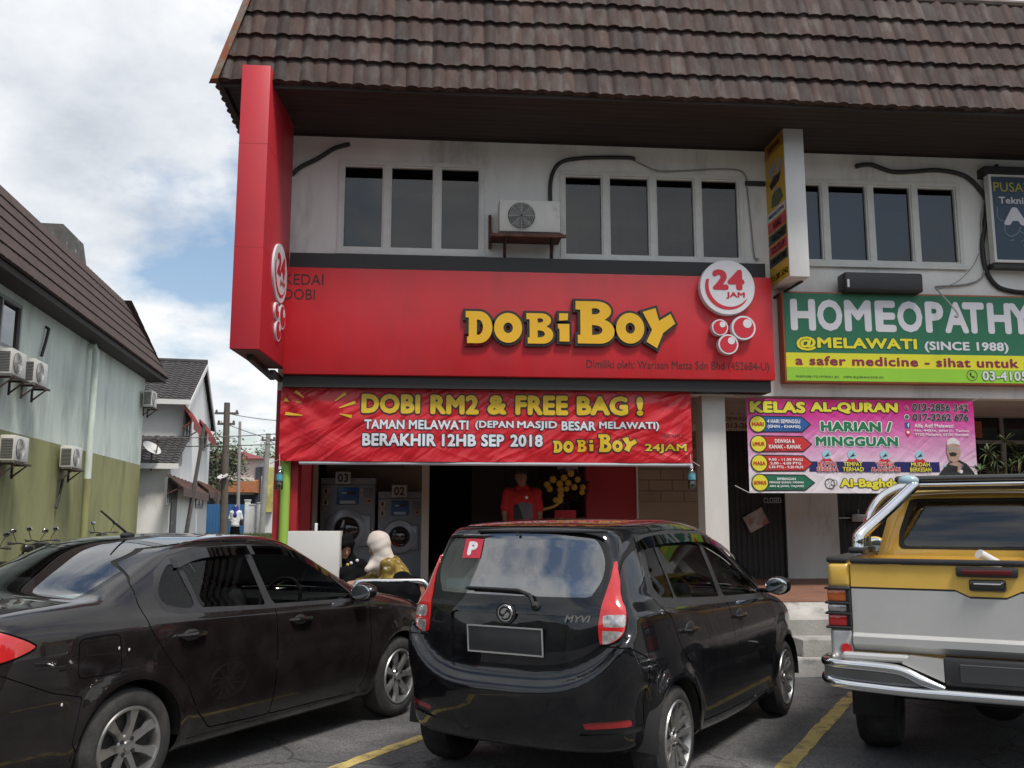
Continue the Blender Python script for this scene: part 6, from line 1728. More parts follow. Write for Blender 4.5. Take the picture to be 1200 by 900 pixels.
def red_banner():
    Y = 11.72
    x0, x1 = at(328, 500, Y).x, at(810.5, 500, Y).x; z1, z0 = at(570, 456, Y).z, at(570, 541.5, Y).z
    t = thing('promotion_banner', 'red vinyl banner with yellow DOBI RM2 & FREE BAG lettering hung below the signboard', 'banner', ((x0+x1)/2, Y, z0))
    def fold(s, t_):
        d = .018*math.sin(7*s+2.0*t_)*math.sin(PI*s)
        for (cs, ct, n, a) in ((0, 1, 11, .012), (1, 1, 13, .016), (1, 0, 9, .010), (0, 0, 9, .010)):
            dx, dy = (s-cs)*4.6, (t_-ct)*.95; r = math.hypot(dx, dy); th = math.atan2(dy, dx); d += a*math.exp(-r/1.1)*min(1, r*4)*math.sin(n*th)
        d += .007*math.sin(38*(s+.34*t_))*(1-t_)**1.5
        return d
    RB = creases(vinyl('red_vinyl', (.50, .012, .022), .30), .55, 1.0, .035)
    o, sg = cloth(x0, x1, z0, z1, Y, fold, 'cloth', RB, t, nu=220, nv=40)
    l = MB(); X = lambda px: at(px, 500, Y).x; Z = lambda py: pxv(590, py, Y)
    kw = dict(gap=.003)
    for w, a, b_ in (('DOBI', 423, 492), ('RM2', 504, 561), ('&', 571, 594), ('FREE', 604, 666), ('BAG', 676, 736), ('!', 746, 754)):
        put_outlined(l, sg, w, X(a), X(b_), Z(486), Z(463), .055, .05, .006, 0, 2, **kw)
    for w, a, b_ in (('TAMAN', 427, 474), ('MELAWATI', 479, 549), ('(DEPAN', 557, 602), ('MASJID', 606, 653), ('BESAR', 658, 698), ('MELAWATI)', 702, 772)):
        put_outlined(l, sg, w, X(a), X(b_), Z(504), Z(493), .035, .05, .006, 1, 2, **kw)
    for w, a, b_ in (('BERAKHIR', 425, 511), ('12HB', 518, 558), ('SEP', 564, 591), ('2018', 598, 636)):
        put_outlined(l, sg, w, X(a), X(b_), Z(523.5), Z(509), .04, .06, .006, 1, 2, **kw)
    for ch, a, b_, c, d in (('D', 648, 659, 516, 530), ('O', 660, 672, 516, 530), ('B', 676, 687, 515, 529), ('i', 690, 695, 515, 528), ('B', 701, 716, 508, 529), ('O', 717, 729, 515, 529), ('Y', 729, 746, 511, 529)):
        lp = glyph_loops(ch, X(a), X(b_), Z(d), Z(c)); put_shape(l, sg, lp, .014, 0, .006, 2); put_shape(l, sg, lp, 0, 0, .009, 0)
    put_outlined(l, sg, '24JAM', X(755), X(804), Z(530), Z(519), .03, .06, .006, 0, 2, **kw)
    put_text(l, sg, 'TNC APPLY', X(775), X(801), Z(511), Z(507), 0, 0, .006, 2)
    for a, b_ in (((352, 474), (332, 471)), ((354, 489), (334, 487)), ((355, 469), (345, 461)), ((392, 472), (404, 463)), ((397, 480), (416, 473)), ((398, 487), (412, 490))):
        p, q = Vector((X(a[0]), Z(a[1]))), Vector((X(b_[0]), Z(b_[1]))); d = (q-p).normalized(); n_ = Vector((-d.y, d.x))
        put_shape(l, sg, [[tuple(p+n_*.006), tuple(p-n_*.006), tuple(q-n_*.022), tuple(q+n_*.022)]], 0, 0, .006, 0)
    obj('lettering', l, [mat('banner_yellow', (.62, .42, .02), .35), mat('banner_white', (.62, .66, .72), .35), BLACKF], o, smooth=0, fixn=False)
    h = MB(); h.tube([(x0+.25, Y+.02, z0-.02), (x1, Y+.02, z0-.025)], .022, 10); obj('batten', h, mat('grey_batten', (.38, .42, .46), .5), t)
    c = MB()
    for (a, z) in ((x0, z1), (x1, z1), (x0+1.9, z1), (x0+3.6, z1)): c.tube([(a, Y-.005, z-.02), (a+.03, Y+.02, z+.16)], .006, 6)
    for (a, s_) in ((x0, -1), (x1, 1)): c.tube([(a, Y, z0+.02), (a+.12*s_, Y+.1, z0-.03)], .005, 6)
    obj('cord', c, mat('white_cord', (.5, .5, .48), .7), t)
red_banner()
def pink_banner():
    Y = 11.95-.12
    x0, x1 = at(876, 520, Y).x, at(1143, 520, Y).x; z1, z0 = at(1010, 468.5, Y).z, at(1010, 578, Y).z
    t = thing('class_banner', 'pink and white banner advertising KELAS AL-QURAN with coloured arrows and a portrait', 'banner', ((x0+x1)/2, Y, z0))
    def fold(s, t_):
        d = .012*math.sin(5*s+1.5*t_+1)
        for (cs, ct, n, a) in ((0, 1, 5, .003), (1, 1, 7, .008), (1, 0, 7, .006)):
            dx, dy = (s-cs)*2.9, (t_-ct)*1.15; r = math.hypot(dx, dy); th = math.atan2(dy, dx); d += a*math.exp(-r/.9)*min(1, r*4)*math.sin(n*th)
        return d
    m = mat('pink_vinyl', (.6, .2, .4), .4)
    nt = m.node_tree; N, L = nt.nodes, nt.links; tc = N.new('ShaderNodeTexCoord'); sp = N.new('ShaderNodeSeparateXYZ'); L.new(tc.outputs['Generated'], sp.inputs[0])
    r = N.new('ShaderNodeValToRGB'); e = r.color_ramp.elements; e[0].position = .18; e[0].color = (.66, .62, .66, 1); e[1].position = .96; e[1].color = (.50, .012, .16, 1)
    for p_, c in ((.42, (.60, .34, .52, 1)), (.66, (.56, .13, .36, 1)), (.82, (.52, .035, .25, 1))): k = e.new(p_); k.color = c
    n = N.new('ShaderNodeTexNoise'); n.inputs['Scale'].default_value = 3; n.inputs['Detail'].default_value = 6; L.new(tc.outputs['Generated'], n.inputs['Vector'])
    ma = N.new('ShaderNodeMath'); ma.operation = 'MULTIPLY_ADD'; ma.inputs[1].default_value = .22; ma.inputs[2].default_value = -.11; L.new(n.outputs['Fac'], ma.inputs[0])
    ad = N.new('ShaderNodeMath'); ad.operation = 'ADD'; L.new(ma.outputs[0], ad.inputs[0]); L.new(sp.outputs['Z'], ad.inputs[1]); L.new(ad.outputs[0], r.inputs[0])
    L.new(r.outputs[0], N['Principled BSDF'].inputs['Base Color'])
    creases(m, .7, 1.1, .018)
    o, sg = cloth(x0, x1, z0, z1, Y, fold, 'cloth', m, t, nu=120, nv=50)
    l = MB(); X = lambda px: at(px, 523, Y).x; Z = lambda py: pxv(1010, py, Y)
    YL, BK_, GRN, WH, BL, RD, PK, NV, LB, DG, SK, YC, GY = range(13)
    MS = [mat('banner_lemon', (.66, .60, .04), .45), BLACKF, mat('banner_green', (.008, .16, .06), .45), mat('banner_pure_white', (.72, .72, .74), .45), mat('banner_blue', (.01, .09, .30), .45), mat('banner_red', (.50, .02, .025), .45), mat('banner_pink', (.55, .08, .26), .45), mat('banner_navy', (.01, .012, .10), .45), mat('banner_lightblue', (.28, .52, .60), .45), mat('banner_darkgreen', (.01, .13, .07), .45), mat('printed_skin', (.40, .26, .20), .5, var=.2, vs=15), mat('printed_cap', (.62, .60, .60), .5), mat('banner_grey', (.30, .30, .32), .5)]
    def P(pts, lift, mi): put_shape(l, sg, [[(X(a), Z(b_)) for a, b_ in pts]], 0, 0, lift, mi)
    def T(s, a, b_, c, d, bold, mi, lift=.009): put_text(l, sg, s, X(a), X(b_), Z(d), Z(c), bold, 0, lift, mi)
    for w, a, b_ in (('KELAS', 880, 946), ('AL-QURAN', 952, 1055)): put_outlined(l, sg, w, X(a), X(b_), Z(485), Z(471.5), .06, .06, .005, YL, BK_, gap=.003)
    put_outlined(l, sg, 'HARIAN /', X(963), X(1047), Z(506), Z(494), .055, .06, .005, GRN, WH, gap=.003); put_outlined(l, sg, 'MINGGUAN', X(956), X(1053), Z(523), Z(511.5), .055, .06, .005, GRN, WH, gap=.003)
    P([(947, 541), (1100, 541), (1100, 553), (947, 553)], .003, NV)
    for (c0, c1, col, circ_t, lines) in ((488, 508, BL, 'HARI', ('4 HARI SEMINGGU', '(ISNIN - KHAMIS)')), (511, 531, RD, 'UMUR', ('DEWASA &', 'KANAK - KANAK')), (533.5, 553.5, RD, 'MASA', ('9.00 - 11.00 PAGI', '2.00 - 4.00 PTG', '5.30 PTG - 9.30 MLM')), (556, 576, DG, 'BONUS', ('BIMBINGAN', 'MENGAJI QURAN / FARDHU', 'AIN & JAWI, TAJWID'))):
        mid = (c0+c1)/2; x_t = 952 if col != DG else 953
        P([(888, c0), (941, c0+.5), (x_t, mid), (941, c1-.5), (888, c1)], .005, BK_); P([(889, c0+1.5), (940.5, c0+2), (x_t-2, mid), (940.5, c1-2), (889, c1-1.5)], .007, col)
        r_ = .105; cc = (X(888.5), Z(mid)); put_shape(l, sg, [circ(*cc, r_*1.1, 28)], 0, 0, .009, BK_); put_shape(l, sg, [circ(*cc, r_*.97, 28)], 0, 0, .011, YL)
        T(circ_t, 881.5, 895.5, mid-2.2, mid+2.2, .04, RD, .016)
        k = len(lines); hh = 13.0/k
        for i, s in enumerate(lines):
            w_ = min(19.5, len(s)*1.45) if k < 3 else min(20, len(s)*1.2); y_ = mid-6.5+hh*i+hh*.14; T(s, 919-w_, 919+w_, y_, y_+hh*.72, .03, WH, .018)
    for (a, s1, s2, tc_, oc) in ((968, 'DAFTAR', 'SEGERA', RD, WH), (998, 'TEMPAT', 'TERHAD', YL, NV), (1036, 'TEKNIK', 'AL-BAGHDADI', RD, WH), (1077, 'MUDAH', 'BERKESAN', YL, NV)):
        cc = (X(a), Z(545)); put_shape(l, sg, [circ(*cc, .095, 28)], 0, 0, .005, RD); cc = (X(a), Z(533)); put_shape(l, sg, [circ(*cc, .06, 24)], 0, 0, .006, LB); P([(a-3, 536), (a+3, 530), (a+2, 533), (a+4, 534)], .008, BK_)
        w1, w2 = (11, 12.5) if len(s2) < 9 else (11, 17); put_outlined(l, sg, s1, X(a-w1), X(a+w1), Z(546.5), Z(541.5), .03, .06, .013, tc_, oc); put_outlined(l, sg, s2, X(a-w2), X(a+w2), Z(552.5), Z(547.5), .03, .06, .013, tc_, oc)
    put_outlined(l, sg, 'Al-Baghdadi', X(982), X(1063), Z(574), Z(561), .05, .06, .005, YL, BK_)
    for k, (s, a, b_, c, d) in enumerate((('013-2856 342', 1072, 1137, 472.5, 480.5), ('017-3262 676', 1072, 1137, 484, 492))): put_outlined(l, sg, s, X(a), X(b_), Z(d), Z(c), .02, .05, .005, BK_, GY)
    T('Alfa Asif Melawati', 1073, 1118, 496, 500.5, .02, WH); T('No. 4421a, Jalan J1, Taman', 1073, 1136, 502.5, 506, .015, WH); T('TTDI Melawati, 53100 Gombak', 1073, 1136, 507, 510.5, .015, WH)
    cc = (X(1065), Z(477)); put_shape(l, sg, [circ(*cc, .033, 20)], 0, 0, .005, PK); P([(1063, 475), (1064.5, 475), (1065, 477), (1067, 479), (1066, 480), (1063.5, 478)], .007, GRN)
    cc = (X(1065), Z(488)); put_shape(l, sg, [circ(*cc, .036, 20)], 0, 0, .005, WH); put_shape(l, sg, [circ(*cc, .028, 20)], 0, 0, .007, GRN)
    P([(1062.5, 494.5), (1068.5, 494.5), (1068.5, 501), (1062.5, 501)], .005, BL); T('f', 1065, 1067.5, 495.5, 500.5, .03, WH)
    cc = (X(1065.5), Z(506)); put_shape(l, sg, [circ(*cc, .034, 20)], 0, 0, .005, RD); P([(1062.8, 507.5), (1068.2, 507.5), (1065.5, 512)], .0055, RD); put_shape(l, sg, [circ(*cc, .020, 20)], 0, 0, .007, WH)
    # calligraphic roundel and a printed portrait of a bearded speaker in a cap
    for (a, b_, rr) in ((970, 567, .07), (975, 566, .045), (967, 565, .03), (972, 571, .035)):
        put_shape(l, sg, [circ(X(a), Z(b_), rr, 22), circ(X(a), Z(b_), rr*.86, 22)[::-1]], 0, 0, .005, BK_)
    P([(1091, 578), (1096, 560), (1101, 552), (1111, 541), (1122, 538), (1131, 543), (1139, 553), (1142, 565), (1142, 578)], .006, BK_)
    P([(1111, 543), (1116, 541), (1122, 541), (1127, 545), (1119, 556)], .008, SK); P([(1109, 519), (1124, 519), (1125, 531), (1121, 540), (1116, 542), (1111, 538), (1109, 530)], .010, SK)
    P([(1109, 521), (1110, 515), (1115, 512.5), (1120, 513), (1124, 517), (1124.5, 521), (1117, 519)], .012, YC); P([(1111, 530.5), (1116, 529), (1121, 531), (1118, 534), (1113, 534)], .012, BK_)
    P([(1110, 524), (1115, 524), (1115, 526.5), (1110, 526.5)], .012, GY); P([(1117, 524), (1122, 524), (1122, 526.5), (1117, 526.5)], .012, GY)
    P([(1104, 545), (1108, 544), (1107, 548)], .008, LB); put_shape(l, sg, [circ(X(1124), Z(552), .025, 16)], 0, 0, .008, WH); P([(1124, 545), (1127, 544), (1126, 548)], .008, BL)
    obj('printing', l, MS, o, smooth=0, fixn=False)
    c = MB(); b2 = 11.9
    for (a, z, d) in ((x0, z1, -.25), (x1, z1, .3), (x0, z0, -.15), (x1, z0, .3)): c.tube([(a, Y-.005, z), (a+d, Y+.12, z+.1)], .005, 6)
    obj('cord', c, mat('white_cord', (0, 0, 0)), t)
pink_banner()

# ---------------------------------------------------------------- cables and fittings on the upper wall
def cable(name, pts, r, label, m=BLK, Y=11.87, cat='cable'):
    b = MB(); P = [tuple(at(p[0], p[1], p[2] if len(p) > 2 else Y)) for p in pts]
    P = [tuple(p) for p in catmull(P, 6, closed=False)]; b.tube(P, r, 8); return tag(obj(name, b, m), label, cat)
cable('cable', [(342, 205), (352, 196), (372, 186), (392, 174), (410, 169)], .03, 'thick black cable rising to the left of the first window band')
cable('cable', [(645, 238), (645, 215), (650, 198), (660, 189), (680, 185.5), (710, 184.5), (738, 185), (744, 187)], .028, 'black cable arching from the air conditioner over the second window band')
cable('wire', [(736, 184.5), (760, 196), (772, 200), (800, 200), (850, 198), (872, 203), (876, 225), (880, 262), (884, 300), (889, 303)], .010, 'thin grey wire looping round the right end of the second window band', mat('grey_wire', (.25, .25, .24), .6))
cable('cable', [(1003, 195), (1020, 193), (1045, 201), (1070, 201), (1100, 199.5), (1130, 206), (1148, 222), (1156, 238), (1154, 262), (1151, 290), (1156, 318), (1168, 335), (1185, 341), (1205, 343)], .032, 'long thick black cable drooping past the blue sign to the green signboard')
cable('wire', [(1154, 232), (1150, 262), (1151, 325), (1096, 336)], .012, 'grey conduit down the wall beside the blue sign', mat('grey_wire', (0,0,0)))
cable('wire', [(1096, 337, 11.65), (1122, 367, 11.45), (1118, 371, 11.45)], .010, 'bent stub of wire sticking out over the green signboard', mat('grey_wire', (0,0,0)))
cable('wire', [(1097, 340, 11.8), (1122, 330, 11.8), (1140, 312, 11.84), (1147, 297)], .006, 'thin slack wire from the bent stub up to the conduit', mat('grey_wire', (0,0,0)))
def floodlight():
    Y = 11.55; a, b_ = at(989.5, 318, Y), at(1083, 341, Y); t = thing('floodlight_box', 'long black light box above the green signboard', 'light fitting', ((a.x+b_.x)/2, 11.9, b_.z))
    b = MB(); b.rbox(a.x, b_.x, Y, 11.8, at(1035, 341.5, Y).z, at(1035, 319, Y).z, .035, 3); obj('housing', b, mat('floodlight_black', (.018, .018, .02), .45), t)
    b = MB(); b.rbox(a.x+.03, a.x+.06, Y-.01, Y+.02, b_.z+.03, b_.z+.14, .004); obj('label_strip', b, SWHITE, t); b = MB(); b.box(a.x+.2, a.x+.26, 11.8, 11.9, b_.z+.05, b_.z+.1); b.box(b_.x-.26, b_.x-.2, 11.8, 11.9, b_.z+.05, b_.z+.1); obj('bracket', b, BLK, t, smooth=0)
floodlight()
# ================================================================ shop front things
def washer(label, l, r, t, b_, Y):
    a, c = at(l, b_, Y), at(r, t, Y); x0, x1, z1 = a.x, c.x, c.z; w = x1-x0; cx = (x0+x1)/2
    o = thing('washing_machine', label, 'washing machine', (cx, Y+.4, FZ), 0, 'washing machines in the laundry')
    G_ = mat('washer_grey', (.20, .225, .25), .4, var=.06, vs=3)
    b = MB(); b.rbox(x0, x1, Y, Y+.75, FZ+.02, z1, .02); b.box(x0, x1, Y+.03, Y+.6, z1+.002, z1+.10, 0); obj('cabinet', b, G_, o)
    H = z1-FZ; p = MB(); p.rbox(x0+w*.30, x0+w*.70, Y-.022, Y-.001, z1-H*.215, z1-H*.03, .01, 2, 0); p.rbox(x0+w*.36, x0+w*.64, Y-.03, Y-.022, z1-H*.205, z1-H*.17, .004, 1, 1); p.rbox(x0+w*.48, x0+w*.64, Y-.028, Y-.022, z1-H*.11, z1-H*.075, .004, 1, 2); p.rbox(x0+w*.38, x0+w*.5, Y-.027, Y-.022, z1-H*.10, z1-H*.085, .003, 1, 1)
    obj('control_panel', p, [mat('panel_blue', (.018, .09, .24), .35), mat('panel_pale', (.35, .42, .5), .4), BLK], o)
    zc = z1-H*.48; r_ = w*.335; M_ = Matrix.Translation((cx-w*.0, Y-.001, zc)) @ Matrix.Rotation(PI/2, 4, 'X')
    d = MB(); d.lathe([(r_*1.16, -.02), (r_*1.16, .04), (r_*1.08, .06), (r_*.72, .075), (r_*.66, .05), (r_*.64, .01)], 40, 0, M_); d.rbox(cx+r_*.72, cx+r_*1.28, Y-.06, Y, zc-r_*.9, zc+r_*.8, .02, 2, 0); do = obj('door', d, mat('washer_door', (.27, .30, .33), .35, .3), o)
    g = MB(); g.lathe([(r_*.66, .045), (r_*.5, .075), (r_*.25, .092), (0, .097)], 32, 0, M_); obj('door_glass', g, mat('washer_glass', (.02, .02, .022), .06, coat=.5), do)
    c_ = MB(); rr = random.Random(int(l))
    for k in range(9): q = (cx+rr.uniform(-.45, .45)*r_, Y-.052-rr.random()*.01, zc-r_*rr.uniform(.05, .5)); c_.ell(q, (.05, .02, .04), 8, 6, k % 2)
    obj('laundry_load', c_, [mat('load_red', (.25, .02, .02), .8), mat('load_pale', (.3, .25, .25), .8)], do)
    n = MB()
    for (fx, fz, s) in ((.10, .07, .06), (.10, .13, .04), (.10, .19, .06), (.10, .26, .035), (.76, .06, .035), (.76, .11, .035)): n.rbox(x0+w*fx-s*.7, x0+w*fx+s*.7, Y-.006, Y-.001, z1-H*fz-s*.7, z1-H*fz+s*.7, .003, 1, 0 if s != .06 else 1)
    n.rbox(x0+w*.84, x0+w*.94, Y-.006, Y-.001, z1-H*.20, z1-H*.15, .003, 1, 2)
    for (fx, fz) in ((.10, .07), (.10, .19)): n.rbox(x0+w*fx-.018, x0+w*fx+.018, Y-.009, Y-.006, z1-H*fz-.03, z1-H*fz+.03, .002, 1, 3)
    n.rbox(x0+w*.86, x0+w*.92, Y-.009, Y-.006, z1-H*.185, z1-H*.165, .002, 1, 3); n.rbox(x0+w*.78, x0+w*.95, Y-.02, Y-.001, z1-H*.13, z1-H*.04, .01, 2, 4)
    obj('sticker', n, [mat('dull_sticker', (.28, .28, .27), .5), mat('pale_sticker', (.38, .37, .35), .5), mat('orange_sticker', (.42, .20, .10), .5), BLK, mat('washer_tray', (.13, .14, .15), .4)], o)
    return o
washer('taller grey-blue washing machine beside the red wall, behind the seated women', 372, 440, 568, 690, 14.35)
washer('shorter grey-blue washing machine next to the dark doorway of the laundry', 441, 494.5, 584, 690, 14.35)
def number_board(s, px, py, lab):
    Y = 14.28; c = at(px, py, Y); w, h = .115, .092
    o = thing('number_board', lab, 'number board', tuple(c)); b = MB(); b.rbox(c.x-w, c.x+w, Y, Y+.02, c.z-h, c.z+h, .004); obj('plate', b, mat('board_grey', (.35, .34, .32), .6), o)
    l = MB(); sg = facing(Y); vs, fs = text2d(s, .03, 0); sg.put(l, fit2d(vs, c.x-.08, c.x+.08, c.z-.065, c.z+.065), fs, .003); obj('lettering', l, BLACKF, o, smooth=0)
    k = MB(); k.box(c.x-.02, c.x+.02, Y+.021, Y+.72, c.z-.02, c.z+.01); obj('bracket', k, BLK, o, smooth=0)
number_board('03', 402, 560, 'small grey number board above the taller washing machine'); number_board('02', 468, 575.5, 'small grey number board above the shorter washing machine')
def white_board():
    Y = 10.55; a, c = at(334.5, 700, Y), at(398.5, 622.5, Y)
    t = thing('white_panel_box', 'plain white boxy panel standing on the walkway end behind the sedan', 'panel', ((a.x+c.x)/2, Y, FZ))
    b = MB(); b.rbox(a.x, c.x, Y, Y+.32, FZ, c.z, .006); obj('panel', b, mat('panel_white', (.52, .52, .50), .5, var=.05, vs=2, dirt=((.4, .39, .37), .68, .08, 2)), t)
    s = MB(); q = at(368.5, 622, Y); s.rbox(q.x-.012, q.x+.018, Y+.1, Y+.14, c.z, at(368, 613, Y).z, .005); obj('peg', s, SWHITE, t)
white_board()
def green_post():
    Y = 11.85; x0, x1 = at(327.5, 600, Y).x, at(339, 600, Y).x
    t = thing('lime_post', 'lime green painted pole left of the red shop wall', 'post', ((x0+x1)/2, Y, 0)); b = MB(); b.tube([((x0+x1)/2, Y, -.1), ((x0+x1)/2, Y, 3.0)], (x1-x0)/2, 18); obj('pole', b, mat('lime_paint', (.26, .45, .07), .5, var=.12, vs=3), t)
    c = MB(); c.tube([((x0+x1)/2, Y, .0), ((x0+x1)/2, Y, .12)], (x1-x0)/2+.03, 18); obj('collar', c, CONC, t)
green_post()
def handrail():
    Y = 9.75; a, c = at(414.5, 690, Y), at(501.5, 690, Y); zt = at(460, 681, Y).z
    t = thing('handrail', 'bent stainless steel handrail loop in front of the seated women', 'handrail', ((a.x+c.x)/2, Y, 0))
    r = .09; P = [(a.x, Y, -.05), (a.x, Y, zt-r)] + [(a.x+r-r*math.cos(k*PI/10), Y, zt-r+r*math.sin(k*PI/10)) for k in range(1, 6)] + [(c.x-r+r*math.sin(k*PI/10), Y, zt-r+r*math.cos(k*PI/10)) for k in range(0, 6)] + [(c.x, Y, -.05)]
    b = MB(); b.tube(P, .03, 14); obj('rail', b, mat('stainless_steel', (.62, .62, .62), .22, 1.0, rvar=.06, var=.05), t)
    b = MB(); 
    for x in (a.x, c.x): b.lathe([(.07, .0), (.07, .01), (.03, .02)], 18, 0, Matrix.Translation((x, Y, .0 if Y < 9.62 else .54)))
    obj('flange', b, _mats['stainless_steel'], t)
    return t
handrail()
def bottle(px, py0, py1, Y, lab):
    c0, c1 = at(px, py1, Y), at(px, py0, Y); h = c1.z-c0.z; r = h*.155
    t = thing('water_bottle', lab, 'bottle', tuple(c0), 0, 'water bottles hung from the red banner')
    M_ = Matrix.Translation(tuple(c0)); b = MB(); b.lathe([(0, .0), (r*.9, .0), (r, .02), (r, h*.30), (r*.93, h*.33), (r, h*.36), (r, h*.66), (r*.55, h*.80), (r*.36, h*.83), (r*.36, h*.88)], 20, 0, M_)
    obj('bottle_body', b, glass_mat('clear_plastic', (.82, .86, .86), .9, .05, .06), t)
    b = MB(); b.lathe([(r*1.01, h*.38), (r*1.02, h*.40), (r*1.02, h*.62), (r*1.01, h*.64)], 20, 0, M_); obj('wrapper', b, mat('bottle_wrapper', (.08, .28, .36), .4, var=.5, vs=22), t)
    b = MB(); b.lathe([(0, .015), (r*.94, .015), (r*.94, h*.36), (0, h*.36)], 20, 0, M_); obj('water', b, glass_mat('water_fill', (.7, .78, .78), .6, .02, .03), t)
    b = MB(); b.lathe([(r*.42, h*.86), (r*.42, h*.97), (0, h*.98)], 16, 0, M_); obj('cap', b, SWHITE, t)
    b = MB(); b.tube([(c0.x, c0.y, c0.z+h*.95), (c0.x-.01, c0.y, c0.z+h+.14)], .004, 6); obj('string', b, mat('white_cord', (0,0,0)), t)
bottle(811, 545, 573, 11.68, 'clear water bottle with blue wrapper hanging from the right corner of the red banner')
bottle(327, 546, 574, 11.66, 'clear water bottle hanging from the left corner of the red banner beside the lime pole')
def flower_stand():
    Y = 13.55; c = at(662, 572, Y)
    t = thing('flower_stand', 'congratulatory flower stand with yellow blooms against the red wall', 'flower stand', (c.x, Y, FZ))
    L_ = MB(); r = random.Random(5)
    for (dx, dy) in ((-.22, .0), (.22, .0), (0, .3)): L_.tube([(c.x+dx, Y+dy, FZ), (c.x+dx*.1, Y+.05, c.z-.1)], .012, 8)
    obj('tripod', L_, mat('black_stick', (.02, .02, .02), .6), t)
    s = MB(); s.rbox(c.x-.16, c.x+.16, Y-.03, Y, FZ+.45, c.z-.32, .01); obj('red_cloth', s, mat('red_cloth', (.40, .02, .03), .7), t)
    f = MB()
    for k in range(420):
        a, q = r.uniform(0, 2*PI), math.sqrt(r.random())*.34; p = Vector((c.x+q*math.cos(a), Y-.02-r.uniform(0, .10), c.z+.02+q*math.sin(a)*.82)); d = Vector((r.uniform(-1, 1), r.uniform(-1, .2), r.uniform(-1, 1))).normalized(); e = d.orthogonal().normalized(); s_ = r.uniform(.03, .06)
        f.add([p-e*s_*.3, p+d*s_, p+e*s_*.3, p-d*s_], [(0,1,2,3)], k % 2)
    obj('leaves', f, [mat('dark_leaf', (.012, .022, .012), .7, var=.4), mat('maroon_leaf', (.05, .01, .012), .7, var=.4)], t, smooth=0, fixn=False)
    def bloom(x, z, R_):
        b = MB()
        for ring, (n, rad, up) in enumerate(((9, 1.0, .15), (7, .66, .45), (5, .34, .75))):
            for k in range(n):
                a = 2*PI*k/n+ring*.4; dx, dz = math.cos(a), math.sin(a); px_, pz = -dz, dx
                o_ = Vector((x, Y-.13-up*.03, z)); tip = o_ + Vector((dx*R_*rad, -.015*up, dz*R_*rad)); wv = Vector((px_, 0, pz))*R_*.26
                b.add([o_, o_+(tip-o_)*.6-wv, tip, o_+(tip-o_)*.6+wv], [(0,1,2,3)])
        obj('bloom', b, mat('yellow_petal', (.55, .36, .05), .6, var=.15, vs=20), t, smooth=0, fixn=False)
    for (px, py) in ((648, 562), (661, 560), (677, 562), (669, 555), (641, 568), (644, 573), (656, 567), (666, 566), (673, 571), (683, 571), (657, 574), (664, 573), (682, 577), (657, 580), (651, 586), (656, 586)):
        q = at(px, py, Y-.13); bloom(q.x, q.z, r.uniform(.045, .062))
    l = MB(); P = [tuple(at(*p, Y-.12)) for p in ((633, 598), (640, 596), (650, 593), (657, 587))]; l.tube([tuple(p) for p in catmull(P, 5, closed=False)], .022, 8); obj('ribbon', l, mat('gold_ribbon', (.45, .30, .06), .5), t)
    b = MB(); q0, q1 = at(653, 543, Y+.02), at(677, 553, Y+.02); b.rbox(q0.x, q1.x, Y, Y+.02, q1.z, q0.z, .004); obj('card', b, mat('grey_card', (.28, .27, .27), .6), t)
flower_stand()
def potted_plant():
    Y = 11.2; c = at(1172, 560, Y)
    t = thing('potted_plant', 'bushy strap-leaved potted plant behind the pickup roof', 'plant', (c.x, Y, FZ)); r = random.Random(9)
    p = MB(); p.lathe([(.0, 0), (.2, 0), (.28, .5), (.30, .5), (.30, .55), (.26, .55), (.25, .48), (0, .48)], 24, 0, Matrix.Translation((c.x, Y, FZ))); obj('pot', p, mat('clay_pot', (.16, .08, .055), .8, var=.2), t)
    s = MB(); f = MB()
    heads = [at(px, py, Y+dy) for (px, py, dy) in ((1168, 540, 0), (1158, 532, .1), (1178, 518, -.1), (1186, 545, .1), (1197, 540, 0), (1148, 552, -.1), (1207, 530, .1), (1215, 550, -.1), (1176, 552, .2))]
    for h in heads:
        b0 = Vector((c.x+r.uniform(-.1, .1), Y+r.uniform(-.1, .1), FZ+.48)); s.tube([tuple(b0), tuple(b0.lerp(h, .5)+Vector((0, 0, .1))), tuple(h)], [.012, .01, .007], 6)
        for k in range(22):
            a = r.uniform(0, 2*PI); el = r.uniform(-.1, 1.2); d = Vector((math.cos(a)*math.cos(el), math.sin(a)*math.cos(el), math.sin(el))); ln = r.uniform(.18, .36); w = r.uniform(.012, .02); sd_ = d.cross(Vector((0, 0, 1))).normalized(); pts = []
            for i in range(6): q = i/5; pts.append(h + d*ln*q + Vector((0, 0, -.30*ln*q*q*1.6)))
            vs = []
            for i, q in enumerate(pts): ww = w*(1-(i/5)**2)*(.6+.8*min(1, i/1.5)*.5); vs += [q-sd_*ww, q+sd_*ww]
            f.add(vs, [(2*i, 2*i+1, 2*i+3, 2*i+2) for i in range(5)], k % 3)
    obj('stem', s, mat('plant_stem', (.07, .06, .03), .8), t); obj('foliage', f, [mat('leaf_green', (.055, .09, .03), .55, var=.3), mat('leaf_olive', (.09, .10, .035), .55, var=.3), mat('leaf_deep', (.03, .05, .022), .55, var=.3)], t, smooth=60, fixn=False)
potted_plant()
def bed_pipe():
    base = Matrix.Translation((3.717, 6.009, 0)) @ Matrix.Rotation(R(57.5), 4, 'Z'); b = MB(); b.tube([base @ Vector((-.30, -.42, 1.02)), base @ Vector((-.72, .04, 1.325))], .03, 12)
    tag(obj('pipe', b, mat('white_pipe', (.6, .6, .58), .5)), 'white plastic pipe poking above the pickup tailgate', 'pipe')
bed_pipe()
